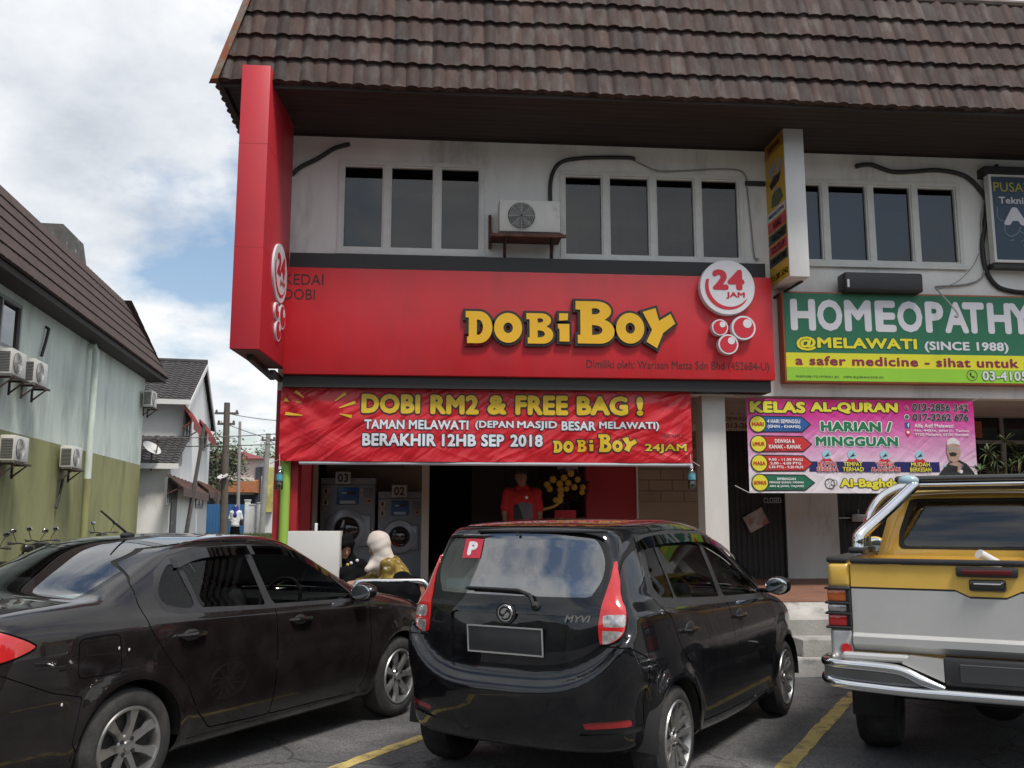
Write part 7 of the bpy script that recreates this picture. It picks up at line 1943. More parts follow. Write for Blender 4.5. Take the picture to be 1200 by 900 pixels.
# ================================================================ people
def seg_d(P, a, b, ra, rb):
    a, b = np.array(a, float), np.array(b, float); e = b-a; w = P-a; t = np.clip((w@e)/max(e@e, 1e-9), 0, 1)
    return np.linalg.norm(w-t[:, None]*e, axis=1) - (ra+(rb-ra)*t)
def ell_d(P, c, M, r):
    q = ((P-np.array(c))@np.array(M))/np.array(r); n = np.linalg.norm(q, axis=1); return (n-1)*min(r)*np.clip(n, .6, 1.6)**.0
def union(ds, k):
    r = ds[0]
    for d in ds[1:]: r = smin(r, d, k)
    return r
def frame(fwd, up=(0, 0, 1)):
    f = Vector(fwd).normalized(); u = Vector(up); s = f.cross(u).normalized()*-1; u = s.cross(f)*-1
    u = (Vector(up) - f*f.dot(Vector(up))).normalized(); s = u.cross(f)
    return f, s, u               # forward, left, up
def head_fn(c, fwd, up=(0, 0, 1), sc=1.0):
    f, s, u = frame(fwd, up); M = np.array([[f[i], s[i], u[i]] for i in range(3)]); c = np.array(c, float)
    def loc(P): return (P-c)@M/sc
    def d(P):
        q = loc(P)
        sk = (np.linalg.norm((q-[-.012, 0, .025])/[.098, .076, .095], axis=1)-1)*.08
        r = union([sk, seg_d(q, (.035, 0, -.01), (.060, 0, -.088), .058, .030), seg_d(q, (.03, .035, -.045), (.045, .012, -.085), .035, .028), seg_d(q, (.03, -.035, -.045), (.045, -.012, -.085), .035, .028)], .03)
        r = smin(r, seg_d(q, (.090, 0, .012), (.106, 0, -.026), .007, .013), .012)
        r = smin(r, seg_d(q, (.082, 0, -.058), (.086, 0, -.058), .016, .010), .012)
        for e in (-1, 1):
            r = smin(r, (np.linalg.norm((q-[-.005, e*.078, -.012])/[.022, .010, .034], axis=1)-1)*.014, .006)
            r = smax(r, -(np.linalg.norm(q-[.098, e*.032, .012], axis=1)-.020), .012)
            r = smin(r, np.linalg.norm(q-[.075, e*.032, .012], axis=1)-.0155, .004)
        return r*sc
    return d, loc
def hand_segs(w, fwd, nrm, thumb_side, curl=.5, sc=1.0):
    """palm and five fingers: w wrist, fwd along the hand, nrm out of the back of the hand"""
    f = Vector(fwd).normalized(); n = (Vector(nrm) - f*f.dot(Vector(nrm))).normalized(); t = f.cross(n)*thumb_side; w = Vector(w); S = []
    S.append((w, w+f*.045*sc+t*.006*sc, .024*sc, .026*sc)); S.append((w+f*.04*sc-t*.018*sc, w+f*.085*sc-t*.026*sc, .018*sc, .013*sc)); S.append((w+f*.04*sc+t*.018*sc, w+f*.09*sc+t*.026*sc, .019*sc, .014*sc))
    for k, (o, ln) in enumerate(((.030, .072), (.010, .080), (-.010, .074), (-.029, .058))):
        b = w+f*(.088-.004*abs(k-1))*sc+t*o*sc; a1, a2, a3 = curl*.7, curl*1.5, curl*2.1
        d1 = f*math.cos(a1)-n*math.sin(a1); d2 = f*math.cos(a2)-n*math.sin(a2); d3 = f*math.cos(a3)-n*math.sin(a3)
        p1 = b+d1*ln*.46*sc; p2 = p1+d2*ln*.32*sc; p3 = p2+d3*ln*.24*sc
        S += [(b, p1, .0098*sc, .009*sc), (p1, p2, .009*sc, .0082*sc), (p2, p3, .0082*sc, .007*sc)]
    b = w+f*.028*sc+t*.026*sc; p1 = b+(f*.7+t*.65-n*.2).normalized()*.042*sc; p2 = p1+(f*.95+t*.2-n*.25).normalized()*.034*sc
    S += [(b, p1, .014*sc, .011*sc), (p1, p2, .011*sc, .008*sc)]
    return S
SKIN1 = mat('skin_tan', (.33, .19, .125), .5, var=.06, vs=12); SKIN2 = mat('skin_brown', (.20, .11, .07), .5, var=.06, vs=12)
EYED = mat('eye_dark', (.02, .015, .012), .25); LIP = mat('lip', (.24, .08, .07), .45); BROW = mat('dark_hair', (.012, .010, .010), .6, var=.2, vs=30)
def person_body(parent, limbs, torso, head, hands, skin, h=.011, sc=1.0, beard=False):
    """one continuous body: torso and limbs, neck and head, hands with fingers"""
    hd_, loc = head_fn(*head, sc=sc) if not isinstance(head, dict) else head_fn(**head)
    def f(x, y, z):
        P = np.stack([x, y, z], 1)
        d = union([seg_d(P, *s_) for s_ in torso+limbs], .035)
        d = smin(d, hd_(P), .02)
        for H in hands:
            c = np.array(H[0][0]); near = np.linalg.norm(P-c, axis=1) < .32
            if near.any():
                Q = P[near]; palm = union([seg_d(Q, *s_) for s_ in H[:3]], .02); fg = np.min([seg_d(Q, *s_) for s_ in H[3:]], axis=0)
                d[near] = smin(d[near], smin(palm, fg, .007), .012)
        return d
    pts = np.array([list(p) for s_ in torso+limbs for p in s_[:2]] + [list(head[0])] + [list(s_[1]) for H in hands for s_ in H]); lo = pts.min(0)-.2; hi = pts.max(0)+.2
    S = Shell(f, lo, hi, h)
    q = lambda V: loc(V)
    S.cut(lambda V, N: np.minimum(np.linalg.norm((q(V)-[.092, .032, .012])/[1, 1, .6], axis=1), np.linalg.norm((q(V)-[.092, -.032, .012])/[1, 1, .6], axis=1))-.0125, 'eye')
    S.cut(lambda V, N: np.linalg.norm((q(V)-[.096, 0, -.058])/[1.2, 1.5, .6], axis=1)-.017, 'lip')
    S.cut(lambda V, N: np.minimum(np.linalg.norm((q(V)-[.088, .033, .037])/[1.4, 1.5, .35], axis=1), np.linalg.norm((q(V)-[.088, -.033, .037])/[1.4, 1.5, .35], axis=1))-.014, 'brow')
    mi = np.array([{'body': 0, 'eye': 1, 'lip': 2, 'brow': 3}[S.names[l]] for l in S.L])
    return skin_obj('body', S.V, S.T, S.N, [skin, EYED, LIP, BROW], parent, mi.tolist()), loc, hd_
def garment(name, parent, segs, m, k=.04, h=.014, cuts=(), wrinkle=.006, extra=None, seed=0):
    """cloth skin round the given limbs; cuts = functions P -> distance, kept where negative"""
    def f(x, y, z):
        P = np.stack([x, y, z], 1); d = union([seg_d(P, *s_) for s_ in segs], k)
        if extra is not None: d = smin(d, extra(P), .02)
        d = d + wrinkle*np.sin(P[:,0]*31+seed+2*np.sin(P[:,2]*17))*np.sin(P[:,2]*37+1.5*np.sin(P[:,1]*23+seed))
        for c in cuts: d = smax(d, c(P), .006)
        return d
    pts = np.array([list(p) for s_ in segs for p in s_[:2]]); rr = max(max(s_[2:]) for s_ in segs)+(.06 if extra is None else .16)
    V, Q, N = skin(f, pts.min(0)-rr, pts.max(0)+rr, h)
    return skin_obj(name, V, Q, N, m, parent)
A3 = lambda px, py, Y: np.array(at(px, py, Y))
def woman_mustard():
    t = thing('person', 'woman in beige headscarf and mustard patterned top seated at the walkway edge', 'person', tuple(A3(470, 700, 9.9)), 0, 'people at the laundry')
    hip = A3(474, 694, 9.98); hip2 = hip+[.02, -.17, 0]; chest = A3(458, 668, 10.05); neck = A3(449, 655, 10.04); hc = A3(443.5, 639.5, 10.02)
    shn, shf = chest+[-.02, -.16, .055], chest+[-.07, .17, .055]
    eln, elf = A3(455, 684, 9.86), A3(432, 682, 10.2); wn, wf = A3(428, 684, 9.88), A3(418, 683, 10.1)
    kn, kf = A3(436, 691, 9.62), A3(428, 690, 9.80); ftn, ftf = np.array([kn[0]+.10, 9.50, .23]), np.array([kf[0]+.02, 9.52, .23])
    torso = [(hip, chest, .135, .135), (hip2, chest, .12, .12), (chest, shn, .10, .06), (chest, shf, .10, .06), (chest, neck, .08, .05), (neck, hc-[0, 0, .05], .048, .046)]
    limbs = [(shn, eln, .050, .040), (eln, wn, .040, .026), (shf, elf, .050, .040), (elf, wf, .040, .026), (hip2, kn, .085, .058), (hip, kf, .085, .058), (kn, ftn, .056, .036), (kf, ftf, .056, .036), (ftn, ftn+[-.16, -.04, -.03], .036, .028), (ftf, ftf+[-.16, -.04, -.03], .036, .028)]
    fw = (-.9, -.15, -.38)
    H = [hand_segs(wn, wn-eln, (.1, -.3, 1), 1, .45), hand_segs(wf, wf-elf, (.1, -.3, 1), -1, .45)]
    person_body(t, limbs, torso, (hc, fw), H, SKIN1)
    MU = mat('mustard_print', (.19, .125, .018), .85, var=.6, vs=18, dirt=((.50, .45, .34), .60, .02, 15), detail=2)
    _, s_, u = frame(fw)
    garment('top', t, [(hip, chest, .15, .15), (hip2, chest, .135, .135), (chest, shn, .115, .078), (chest, shf, .115, .078), (shn, eln, .068, .058), (eln, wn-(wn-eln)*.12, .058, .046), (shf, elf, .068, .058), (elf, wf-(wf-elf)*.12, .058, .046)], MU, wrinkle=.008, cuts=(lambda P: hip[2]+.085-P[:,2],))
    garment('trousers', t, [(hip, hip2, .158, .148), (hip, hip+(chest-hip)*.42, .158, .150), (hip2, hip2+(chest-hip2)*.42, .145, .140), (hip2, kn, .105, .075), (hip, kf, .105, .075), (kn, ftn, .075, .055), (kf, ftf, .075, .055)], mat('black_cloth', (.005, .005, .006), .95, var=.2, vs=8, spec=.08), wrinkle=.006)
    f, s_, u = frame(fw); f, u = np.array(f), np.array(u); hd_, loc = head_fn(hc, fw)
    def wrap(P):
        q = loc(P); sk = (np.linalg.norm((q-[-.014, 0, .030])/[.126, .106, .128], axis=1)-1)*.1
        return smin(sk, seg_d(P, hc+f*.0-u*.03, neck, .105, .10), .04)
    op = lambda P: -(np.linalg.norm((loc(P)-[.12, 0, -.022])/[.105, .064, .086], axis=1)-1)*.06
    HJ = mat('beige_scarf', (.50, .44, .40), .85, var=.10, vs=7)
    garment('headscarf', t, [(hc-u*.10, neck+[-.02, 0, -.03], .11, .13), (neck, chest+[.04, -.08, .05], .11, .06), (neck+[-.03, 0, -.02], A3(431, 667, 9.92), .085, .035), (neck, shf+[0, 0, .0], .09, .05)], HJ, k=.035, wrinkle=.0035, extra=wrap, cuts=(op,), seed=2)
    garment('shoes', t, [(ftn, ftn+[-.17, -.04, -.035], .048, .036), (ftf, ftf+[-.17, -.04, -.035], .048, .036)], BLKR, wrinkle=0, h=.012)
woman_mustard()
def woman_black():
    t = thing('person', 'woman in black headscarf and black flowered dress seated beside the white panel', 'person', tuple(A3(402, 700, 10.9)), 0, 'people at the laundry')
    hip = np.array([A3(402, 700, 11.05)[0]-.05, 11.05, .82]); chest = A3(405, 668, 10.98); neck = A3(404, 655, 10.93); hc = A3(404, 641, 10.86)
    shl, shr = chest+[-.17, 0, .05], chest+[.16, .02, .05]; ell_, elr = chest+[-.22, -.12, -.20], A3(424, 684, 10.9); wl, wr = A3(402, 690, 10.72), A3(413, 686, 10.70)
    kl, kr = np.array([hip[0]-.12, 10.68, .93]), np.array([hip[0]+.16, 10.66, .93]); fl, fr = np.array([kl[0], 10.5, .73]), np.array([kr[0], 10.5, .73])
    torso = [(hip+[-.07, 0, 0], chest, .13, .13), (hip+[.07, 0, 0], chest, .13, .13), (chest, shl, .10, .06), (chest, shr, .10, .06), (chest, neck, .08, .05), (neck, hc-[0, 0, .05], .048, .045)]
    limbs = [(shl, ell_, .05, .04), (ell_, wl, .04, .026), (shr, elr, .05, .04), (elr, wr, .04, .026), (hip+[-.08, 0, 0], kl, .085, .058), (hip+[.08, 0, 0], kr, .085, .058), (kl, fl, .056, .038), (kr, fr, .056, .038), (fl, fl+[0, -.16, -.03], .036, .028), (fr, fr+[0, -.16, -.03], .036, .028)]
    fw = (.35, -.78, -.50)
    H = [hand_segs(wl, wl-ell_, (0, -.3, 1), -1, .5), hand_segs(wr, wr-elr, (0, -.3, 1), 1, .5)]
    person_body(t, limbs, torso, (hc, fw), H, SKIN1)
    BD = mat('black_flowered_cloth', (.006, .006, .007), .95, spec=.08, dirt=((.32, .22, .16), .70, .012, 13))
    garment('dress', t, [(hip+[-.07, 0, 0], chest, .15, .15), (hip+[.07, 0, 0], chest, .15, .15), (chest, shl, .115, .08), (chest, shr, .115, .08), (shl, ell_, .07, .06), (ell_, wl-(wl-ell_)*.15, .06, .05), (shr, elr, .07, .06), (elr, wr-(wr-elr)*.15, .06, .05), (hip+[-.08, 0, 0], kl, .11, .085), (hip+[.08, 0, 0], kr, .11, .085), (kl, fl, .085, .08), (kr, fr, .085, .08), (kl, kr, .08, .08)], BD)
    hd_, loc = head_fn(hc, fw); f, s_, u = frame(fw); f, u = np.array(f), np.array(u)
    wrap = lambda P: smin((np.linalg.norm((loc(P)-[-.014, 0, .030])/[.126, .106, .128], axis=1)-1)*.1, seg_d(P, hc-u*.03-f*.03, neck-f*.02, .09, .09), .04)
    op = lambda P: -(np.linalg.norm((loc(P)-[.12, 0, -.022])/[.105, .064, .086], axis=1)-1)*.06
    garment('headscarf', t, [(hc-u*.10-f*.04, neck-f*.03, .09, .10), (neck, shr+[-.02, -.03, .02], .09, .07), (neck, chest+[-.06, -.06, .02], .08, .07)], mat('black_scarf', (.006, .006, .007), .95, var=.2, vs=7, spec=.08), k=.05, wrinkle=.008, extra=wrap, cuts=(op,), seed=4)
    m = MB()
    for (px, py, k) in ((409, 661, 0), (413, 659, 1), (408, 664, 2), (420, 656, 1)): q = A3(px, py, 10.98); m.ell((q[0], q[1]-.172, q[2]), (.018, .008, .018), 10, 6, k)
    obj('brooch', m, [mat('yellow_petal', (0,0,0)), SWHITE, SRED], t)
woman_black()
def staff_man():
    Y = 13.1; x = A3(612, 580, Y)[0]
    t = thing('person', 'man in red polo shirt with dark front panel standing in the dark laundry doorway', 'person', (x, Y, FZ), 0, 'people at the laundry')
    z = lambda v: FZ+v*.965; pt = lambda dx, dy, v: np.array([x+dx, Y+dy, z(v)])
    torso = [(pt(-.08, 0, .86), pt(-.07, 0, 1.22), .115, .12), (pt(.08, 0, .86), pt(.07, 0, 1.22), .115, .12), (pt(0, 0, 1.27), pt(-.185, 0, 1.30), .09, .062), (pt(0, 0, 1.27), pt(.185, 0, 1.30), .09, .062), (pt(0, 0, 1.30), pt(0, -.02, 1.42), .075, .052), (pt(0, -.02, 1.40), pt(-.01, -.03, 1.46), .05, .05)]
    hc = pt(-.02, -.04, 1.535)
    limbs = []
    W_ = []
    for s_ in (-1, 1):
        sh, el, wr = pt(s_*.20, 0, 1.29), pt(s_*.245, .02, 1.02), pt(s_*.245, -.08, .80); limbs += [(sh, el, .052, .042), (el, wr, .040, .027)]; W_.append((wr, el, s_))
        hp, kn, an = pt(s_*.095, 0, .84), pt(s_*.10, -.02, .46), pt(s_*.10, .02, .07); limbs += [(hp, kn, .09, .06), (kn, an, .058, .040), (an, an+[0, -.17, -.035], .04, .03)]
    person_body(t, limbs, torso, (hc, (.0, -.95, -.12)), [hand_segs(w, w-e, (s_, 0, .1), 1 if s_ < 0 else -1, .35) for w, e, s_ in W_], SKIN2)
    tors = [(a, b, ra+.016, rb+.016) for a, b, ra, rb in torso[:4]]
    slv = []
    for s_ in (-1, 1): sh, el = pt(s_*.20, 0, 1.29), pt(s_*.245, .02, 1.02); slv += [(sh, sh+(el-sh)*.75, .072, .072)]
    def f(x_, y_, z_):
        P = np.stack([x_, y_, z_], 1); d = union([seg_d(P, *q) for q in tors+slv], .04); return d+.005*np.sin(P[:,0]*29+2*np.sin(P[:,2]*19))*np.sin(P[:,2]*33)
    S = Shell(f, pt(-.4, -.25, .70), pt(.4, .25, 1.45), .014)
    S.cut(lambda V, N: np.maximum(np.maximum(V[:,2]-z(1.17)+.25*np.abs(V[:,0]-x-.02), np.abs(V[:,0]-x)-.135), V[:,1]-Y), 'panel')
    S.cut(lambda V, N: V[:,0]-x+.02+.35*(V[:,2]-z(1.0)), 'panel_dark', ('panel',))
    S.cut(lambda V, N: np.maximum(np.hypot(V[:,0]-x-.05, V[:,2]-z(1.235))-.022, V[:,1]-Y), 'crest')
    mi = np.array([{'body': 0, 'panel': 1, 'panel_dark': 2, 'crest': 3}[S.names[l]] for l in S.L]); skin_obj('polo_shirt', S.V, S.T, S.N, [mat('polo_red', (.36, .014, .016), .85, var=.12, vs=9), mat('polo_grey', (.10, .10, .11), .85), mat('polo_dark', (.02, .02, .022), .85), SWHITE], t, mi.tolist())
    garment('collar', t, [(pt(-.05, -.05, 1.375), pt(.05, -.05, 1.375), .032, .032), (pt(-.06, .03, 1.385), pt(.06, .03, 1.385), .035, .035), (pt(-.06, .03, 1.385), pt(-.05, -.05, 1.375), .032, .03), (pt(.06, .03, 1.385), pt(.05, -.05, 1.375), .032, .03)], mat('polo_red', (0,0,0)), wrinkle=0)
    garment('trousers', t, [q for s_ in (-1, 1) for q in ((pt(s_*.05, 0, .86), pt(s_*.095, 0, .84), .13, .12), (pt(s_*.095, 0, .84), pt(s_*.10, -.02, .46), .108, .08), (pt(s_*.10, -.02, .46), pt(s_*.10, .02, .09), .08, .068))], mat('black_cloth', (0,0,0)))
    hd_, loc = head_fn(hc, (0, -.95, -.12))
    garment('hair', t, [(hc+[0, .03, .05], hc+[0, .05, .03], .08, .08)], BROW, extra=lambda P: (np.linalg.norm((loc(P)-[-.018, 0, .036])/[.106, .086, .100], axis=1)-1)*.09, cuts=(lambda P: np.minimum(.045-loc(P)[:,2], np.maximum(loc(P)[:,0]+.01, -.06-loc(P)[:,2])),), wrinkle=.003, h=.011)
    garment('shoes', t, [(pt(s_*.10, .02, .05), pt(s_*.10, -.16, .035), .052, .04) for s_ in (-1, 1)], BLKR, wrinkle=0, k=.01)
staff_man()
def walker():
    Y = 42.5; c = at(275, 631, Y); g = ground_h(c.x, Y); x = c.x
    t = thing('person', 'distant woman with blue headscarf and white top walking away behind the sedan', 'person', (x, Y, g), 0, 'people on the street'); pt = lambda dx, dy, v: np.array([x+dx, Y+dy, g+v])
    torso = [(pt(-.07, 0, .86), pt(-.06, 0, 1.18), .12, .12), (pt(.07, 0, .86), pt(.06, 0, 1.18), .12, .12), (pt(0, 0, 1.22), pt(-.17, 0, 1.24), .09, .06), (pt(0, 0, 1.22), pt(.17, 0, 1.24), .09, .06), (pt(0, 0, 1.25), pt(0, .02, 1.38), .07, .05)]
    hc = pt(0, .03, 1.45); limbs = []; W_ = []
    for s_ in (-1, 1):
        sh, el, wr = pt(s_*.19, 0, 1.23), pt(s_*.25, .02, .98), pt(s_*.24, .12, .78); limbs += [(sh, el, .05, .04), (el, wr, .04, .026)]; W_.append((wr, el, s_))
        limbs += [(pt(s_*.09, 0, .84), pt(s_*.09, s_*.06, .45), .09, .06), (pt(s_*.09, s_*.06, .45), pt(s_*.09, s_*.1, .07), .058, .04), (pt(s_*.09, s_*.1, .06), pt(s_*.09, s_*.1+.17, .035), .04, .03)]
    fw = (.1, .99, -.05)
    person_body(t, limbs, torso, (hc, fw), [hand_segs(w, w-e, (s_, 0, .1), -1 if s_ < 0 else 1, .35) for w, e, s_ in W_], SKIN1, h=.016)
    garment('top', t, [(a, b, ra+.03, rb+.03) for a, b, ra, rb in torso[:4]] + [(pt(0, 0, .86), pt(0, 0, .70), .17, .20)] + [q for w, e, s_ in W_ for q in ((pt(s_*.19, 0, 1.23), e, .075, .07), (e, w-(w-e)*.15, .07, .065))], mat('white_cotton', (.62, .62, .62), .85, var=.05), h=.02)
    garment('skirt', t, [(pt(0, 0, .82), pt(0, 0, .14), .16, .24)], mat('black_cloth', (0,0,0)), h=.02)
    garment('headscarf', t, [(hc, hc-[0, .0, .12], .115, .12), (hc-[0, .02, .12], pt(0, -.08, 1.10), .13, .11), (pt(0, -.08, 1.1), pt(.02, -.10, 1.0), .10, .04)], mat('blue_scarf', (.012, .03, .20), .8, var=.1), h=.018, cuts=(lambda P: -(np.linalg.norm((P-hc-np.array([.01, .10, -.02]))/[.06, .085, .08], axis=1)-1)*.06,))
    b = MB(); q = pt(.26, .02, .80); b.rbox(q[0]-.06, q[0]+.08, q[1]-.12, q[1]+.12, q[2]-.12, q[2]+.12, .03); b.tube([(q[0], q[1], q[2]+.1), tuple(pt(.20, -.03, 1.28)), tuple(pt(.14, .06, 1.3))], .012, 6)
    tag(obj('handbag', b, BLKR), 'small black handbag at the side of the distant walking woman', 'handbag')
    garment('shoes', t, [(pt(s_*.09, s_*.1, .05), pt(s_*.09, s_*.1+.16, .035), .05, .04) for s_ in (-1, 1)], BLKR, wrinkle=0, k=.01, h=.02)
walker()
# ================================================================ behind: white house, far shops, poles, wires, motorcycles, grass
def hit(px, py, P0, d):
    """survey helper: where the ray through a photo pixel meets the upright plane through P0 along d -> (s, z)"""
    r = _fw + _rt*((px-600)/CF) + _up*((450-py)/CF); n = Vector((-d.y, d.x, 0)); k = P0.dot(n)/r.dot(n); p = Vector((0, 0, CH))+r*k
    return (p-Vector((P0.x, P0.y, 0))).dot(d), p.z
class Frame:
    """local axes: s along the wall, o to its left, z up"""
    def __init__(s, P, d): s.P = Vector((P.x, P.y, 0)); s.d = Vector((d.x, d.y, 0)).normalized(); s.n = Vector((-s.d.y, s.d.x, 0))
    def p(s, a, o, z): q = s.P+s.d*a+s.n*o; return (q.x, q.y, z)
    def box(s, mb, a0, a1, o0, o1, z0, z1, mi=0):
        vs = [s.p(a, o, z) for z in (z0, z1) for a, o in ((a0, o0), (a1, o0), (a1, o1), (a0, o1))]
        mb.add(vs, [(3,2,1,0), (4,5,6,7), (0,1,5,4), (1,2,6,5), (2,3,7,6), (3,0,4,7)], mi)
def white_house():
    n0 = at(214.5, 520, 35.0); n1 = at(246, 520, 45.5); F = Frame(n0, n1-n0); Ln = (Vector((n1.x-n0.x, n1.y-n0.y))).length
    t = thing('white_house', 'white two storey gabled house with dark tiled roof and brown awnings beyond the mint building', 'house', F.p(0, 0, .4))
    WH = mat('house_white', (.76, .76, .74), .85, var=.08, vs=.8, dirt=((.42, .41, .38), .66, .1, .7), stretch=(1, 1, .4))
    ze = 6.1; D = 9.0; za = 8.3; mid = Ln/2
    b = MB(); F.box(b, 0, Ln, 0, D, -.2, ze)
    b.add([F.p(0, 0, ze), F.p(Ln, 0, ze), F.p(mid, 0, za-.12), F.p(0, D, ze), F.p(Ln, D, ze), F.p(mid, D, za-.12)], [(0,1,2), (5,4,3), (0,2,5,3), (1,4,5,2)])
    F.box(b, -3.0, -.001, .0, D, -.2, 3.5); obj('wall', b, WH, t, smooth=0)
    HR = mat('charcoal_roof_tile', (.045, .042, .042), .85, var=.35, vs=3, bump=.3, bs=30)
    r = MB(); ov = .22
    for (a0, sgn) in ((-.55, 1), (Ln+.55, -1)):
        sl = Vector((mid-a0, za-ze+.2)); L_ = sl.length; U = F.d*(sl.x/L_)+Vector((0, 0, sl.y/L_)); Nn = Vector((0, 0, sl.x/L_))*1.0; Nn = (Vector((0, 0, 1))*abs(sl.x/L_) - F.d*(sl.y/L_)*(1 if sgn > 0 else -1))
        if sgn > 0: tile_slope(r, F.p(a0, -ov, ze-.2), F.n, U, Nn, D+ov, L_, gauge=.34, pitch=.26, amp=.03, lift=.03, per=6)
        else: tile_slope(r, F.p(a0, D, ze-.2), -F.n, U, Nn, D+ov, L_, gauge=.34, pitch=.26, amp=.03, lift=.03, per=6)
    r.tube([F.p(mid, -ov, za+.03), F.p(mid, D, za+.03)], .12, 10)
    # lean-to over the front room
    sl = Vector((3.45, 1.2)); L_ = sl.length; U = F.d*(sl.x/L_)+Vector((0, 0, sl.y/L_)); Nn = Vector((0, 0, sl.x/L_)) - F.d*(sl.y/L_)
    tile_slope(r, F.p(-3.45, -.25, 3.42), F.n, U, Nn, D+.25, L_, gauge=.34, pitch=.26, amp=.03, lift=.03, per=6)
    ro = obj('roof', r, HR, t, smooth=50, fixn=False)
    g = MB(); th = .16
    for (a0, a1) in ((-.6, mid), (Ln+.6, mid)):
        g.add([F.p(a0, -ov-.02, ze-.30), F.p(a1, -ov-.02, za-.06), F.p(a1, -ov-.02, za-.06-th*1.3), F.p(a0, -ov-.02, ze-.30-th*1.3), F.p(a0, -ov+.03, ze-.30), F.p(a1, -ov+.03, za-.06), F.p(a1, -ov+.03, za-.06-th*1.3), F.p(a0, -ov+.03, ze-.30-th*1.3)],
              [(0,1,2,3), (7,6,5,4), (0,4,5,1), (3,2,6,7), (0,3,7,4), (1,5,6,2)])
    F.box(g, -.62, -.56, -ov, D, ze-.34, ze-.16); F.box(g, -3.5, -3.45, -.3, D, 3.25, 3.43)
    obj('barge_board', g, mat('trim_white', (.66, .66, .64), .6), ro, smooth=0)
    def wrect(l, r_, tp, bt): s0, z1 = hit(l, tp, n0, F.d); s1, _ = hit(r_, tp, n0, F.d); _, z0 = hit(l, bt, n0, F.d); return s0, s1, z0, z1
    for (l, r_, tp, bt) in ((215.8, 222.5, 486, 514), (234.5, 240, 501, 525), (194.5, 200, 559, 592), (229.5, 237.5, 570, 595)):
        s0, s1, z0, z1 = wrect(l, r_, tp, bt); f = MB()
        for q in ((s0, s0+.09, z0, z1), (s1-.09, s1, z0, z1), ((s0+s1)/2-.04, (s0+s1)/2+.04, z0, z1), (s0+.09, s1-.09, z0, z0+.09), (s0+.09, s1-.09, z1-.09, z1)): F.box(f, q[0], q[1], -.05, .02, q[2], q[3])
        fo = obj('window', f, mat('grey_frame', (0,0,0)), t, smooth=0); p = MB(); F.box(p, s0, s1, -.025, -.012, z0, z1); obj('pane', p, mat('dim_pane', (.10, .105, .11), .2, var=.3, vs=4), fo, smooth=0)
    s0, s1, z0, z1 = wrect(201, 207.5, 567, 620); d = MB(); F.box(d, s0, s1, -.04, -.003, .4, z1); do = obj('door', d, mat('grey_door', (.10, .09, .085), .6, var=.2), t, smooth=0); h = MB(); F.box(h, s0+.1, s0+.16, -.08, -.04, 1.4, 1.5); obj('handle', h, CHROME, do)
    AW = mat('brown_awning', (.085, .04, .03), .7, var=.25, vs=4); RA = mat('red_awning', (.22, .03, .025), .7, var=.25, vs=4)
    for (l, r_, y, dp, dz, m_) in ((195.5, 230, 555, .55, .42, AW), (231, 249, 563, .55, .42, AW), (214.5, 226, 474, .40, .6, RA), (233.5, 244, 491, .40, .6, RA)):
        s0, z = hit(l, y, n0, F.d); s1, _ = hit(r_, y, n0, F.d); b = MB()
        q = [F.p(s0, -.002, z), F.p(s1, -.002, z), F.p(s1, -dp, z-dz), F.p(s0, -dp, z-dz)]; b.add(q+[(a[0], a[1], a[2]-.05) for a in q]+[(q[2][0], q[2][1], q[2][2]-.3), (q[3][0], q[3][1], q[3][2]-.3)], [(0,1,2,3), (7,6,5,4), (0,3,7,4), (1,5,6,2), (0,4,5,1), (3,2,8,9), (2,3,9,8)])
        n = 8
        for k in range(n): aa = s0+(s1-s0)*(k+.5)/n; b.tube([F.p(aa, -.01, z+.01), F.p(aa, -dp, z-dz+.01)], .02, 5)
        for aa in (s0+.1, s1-.1): b.tube([F.p(aa, 0, z-dz-.25), F.p(aa, -dp+.05, z-dz)], .025, 5)
        obj('awning', b, m_, t, smooth=0)
    # small bits on the front room wall
    v = MB()
    for k in range(2): c = F.p(-3.0, 1.75+k*.27, 2.8); v.lathe([(.09, .0), (.11, .02), (.09, .04), (.06, .02)], 16, 0, Matrix.Translation(c) @ Matrix.Rotation(PI/2, 4, 'X'))
    obj('vent_ring', v, BLK, t)
    # dish aerial
    c = at(178, 525, 31.3); k = thing('satellite_dish', 'pale satellite dish on the low front roof of the white house', 'satellite dish', tuple(c))
    M_ = Matrix.Translation(tuple(c)) @ Vector((.62, -.38, .75)).to_track_quat('Z', 'Y').to_matrix().to_4x4() @ Matrix.Scale(.62, 4)
    b = MB(); b.lathe([(.0, -.10), (.2, -.085), (.38, -.04), (.50, .02), (.515, .03), (.50, .035), (.37, -.02), (.2, -.065), (0, -.08)], 30, 0, M_); obj('dish', b, mat('dish_grey', (.52, .52, .51), .5, var=.06), k)
    b = MB(); b.tube([M_ @ Vector((0, -.45, .0)), M_ @ Vector((0, -.2, .4)), M_ @ Vector((0, 0, .55))], .025, 6); b.ell(tuple(M_ @ Vector((0, 0, .57))), (.07, .07, .09), 10, 8); b.tube([M_ @ Vector((0, 0, -.1)), (c.x-.05, c.y+.2, c.z-.15), (c.x-.05, c.y+.2, c.z-.75)], .035, 8); obj('feed_arm', b, mat('dark_bracket', (.05, .05, .05), .6), k)
white_house()
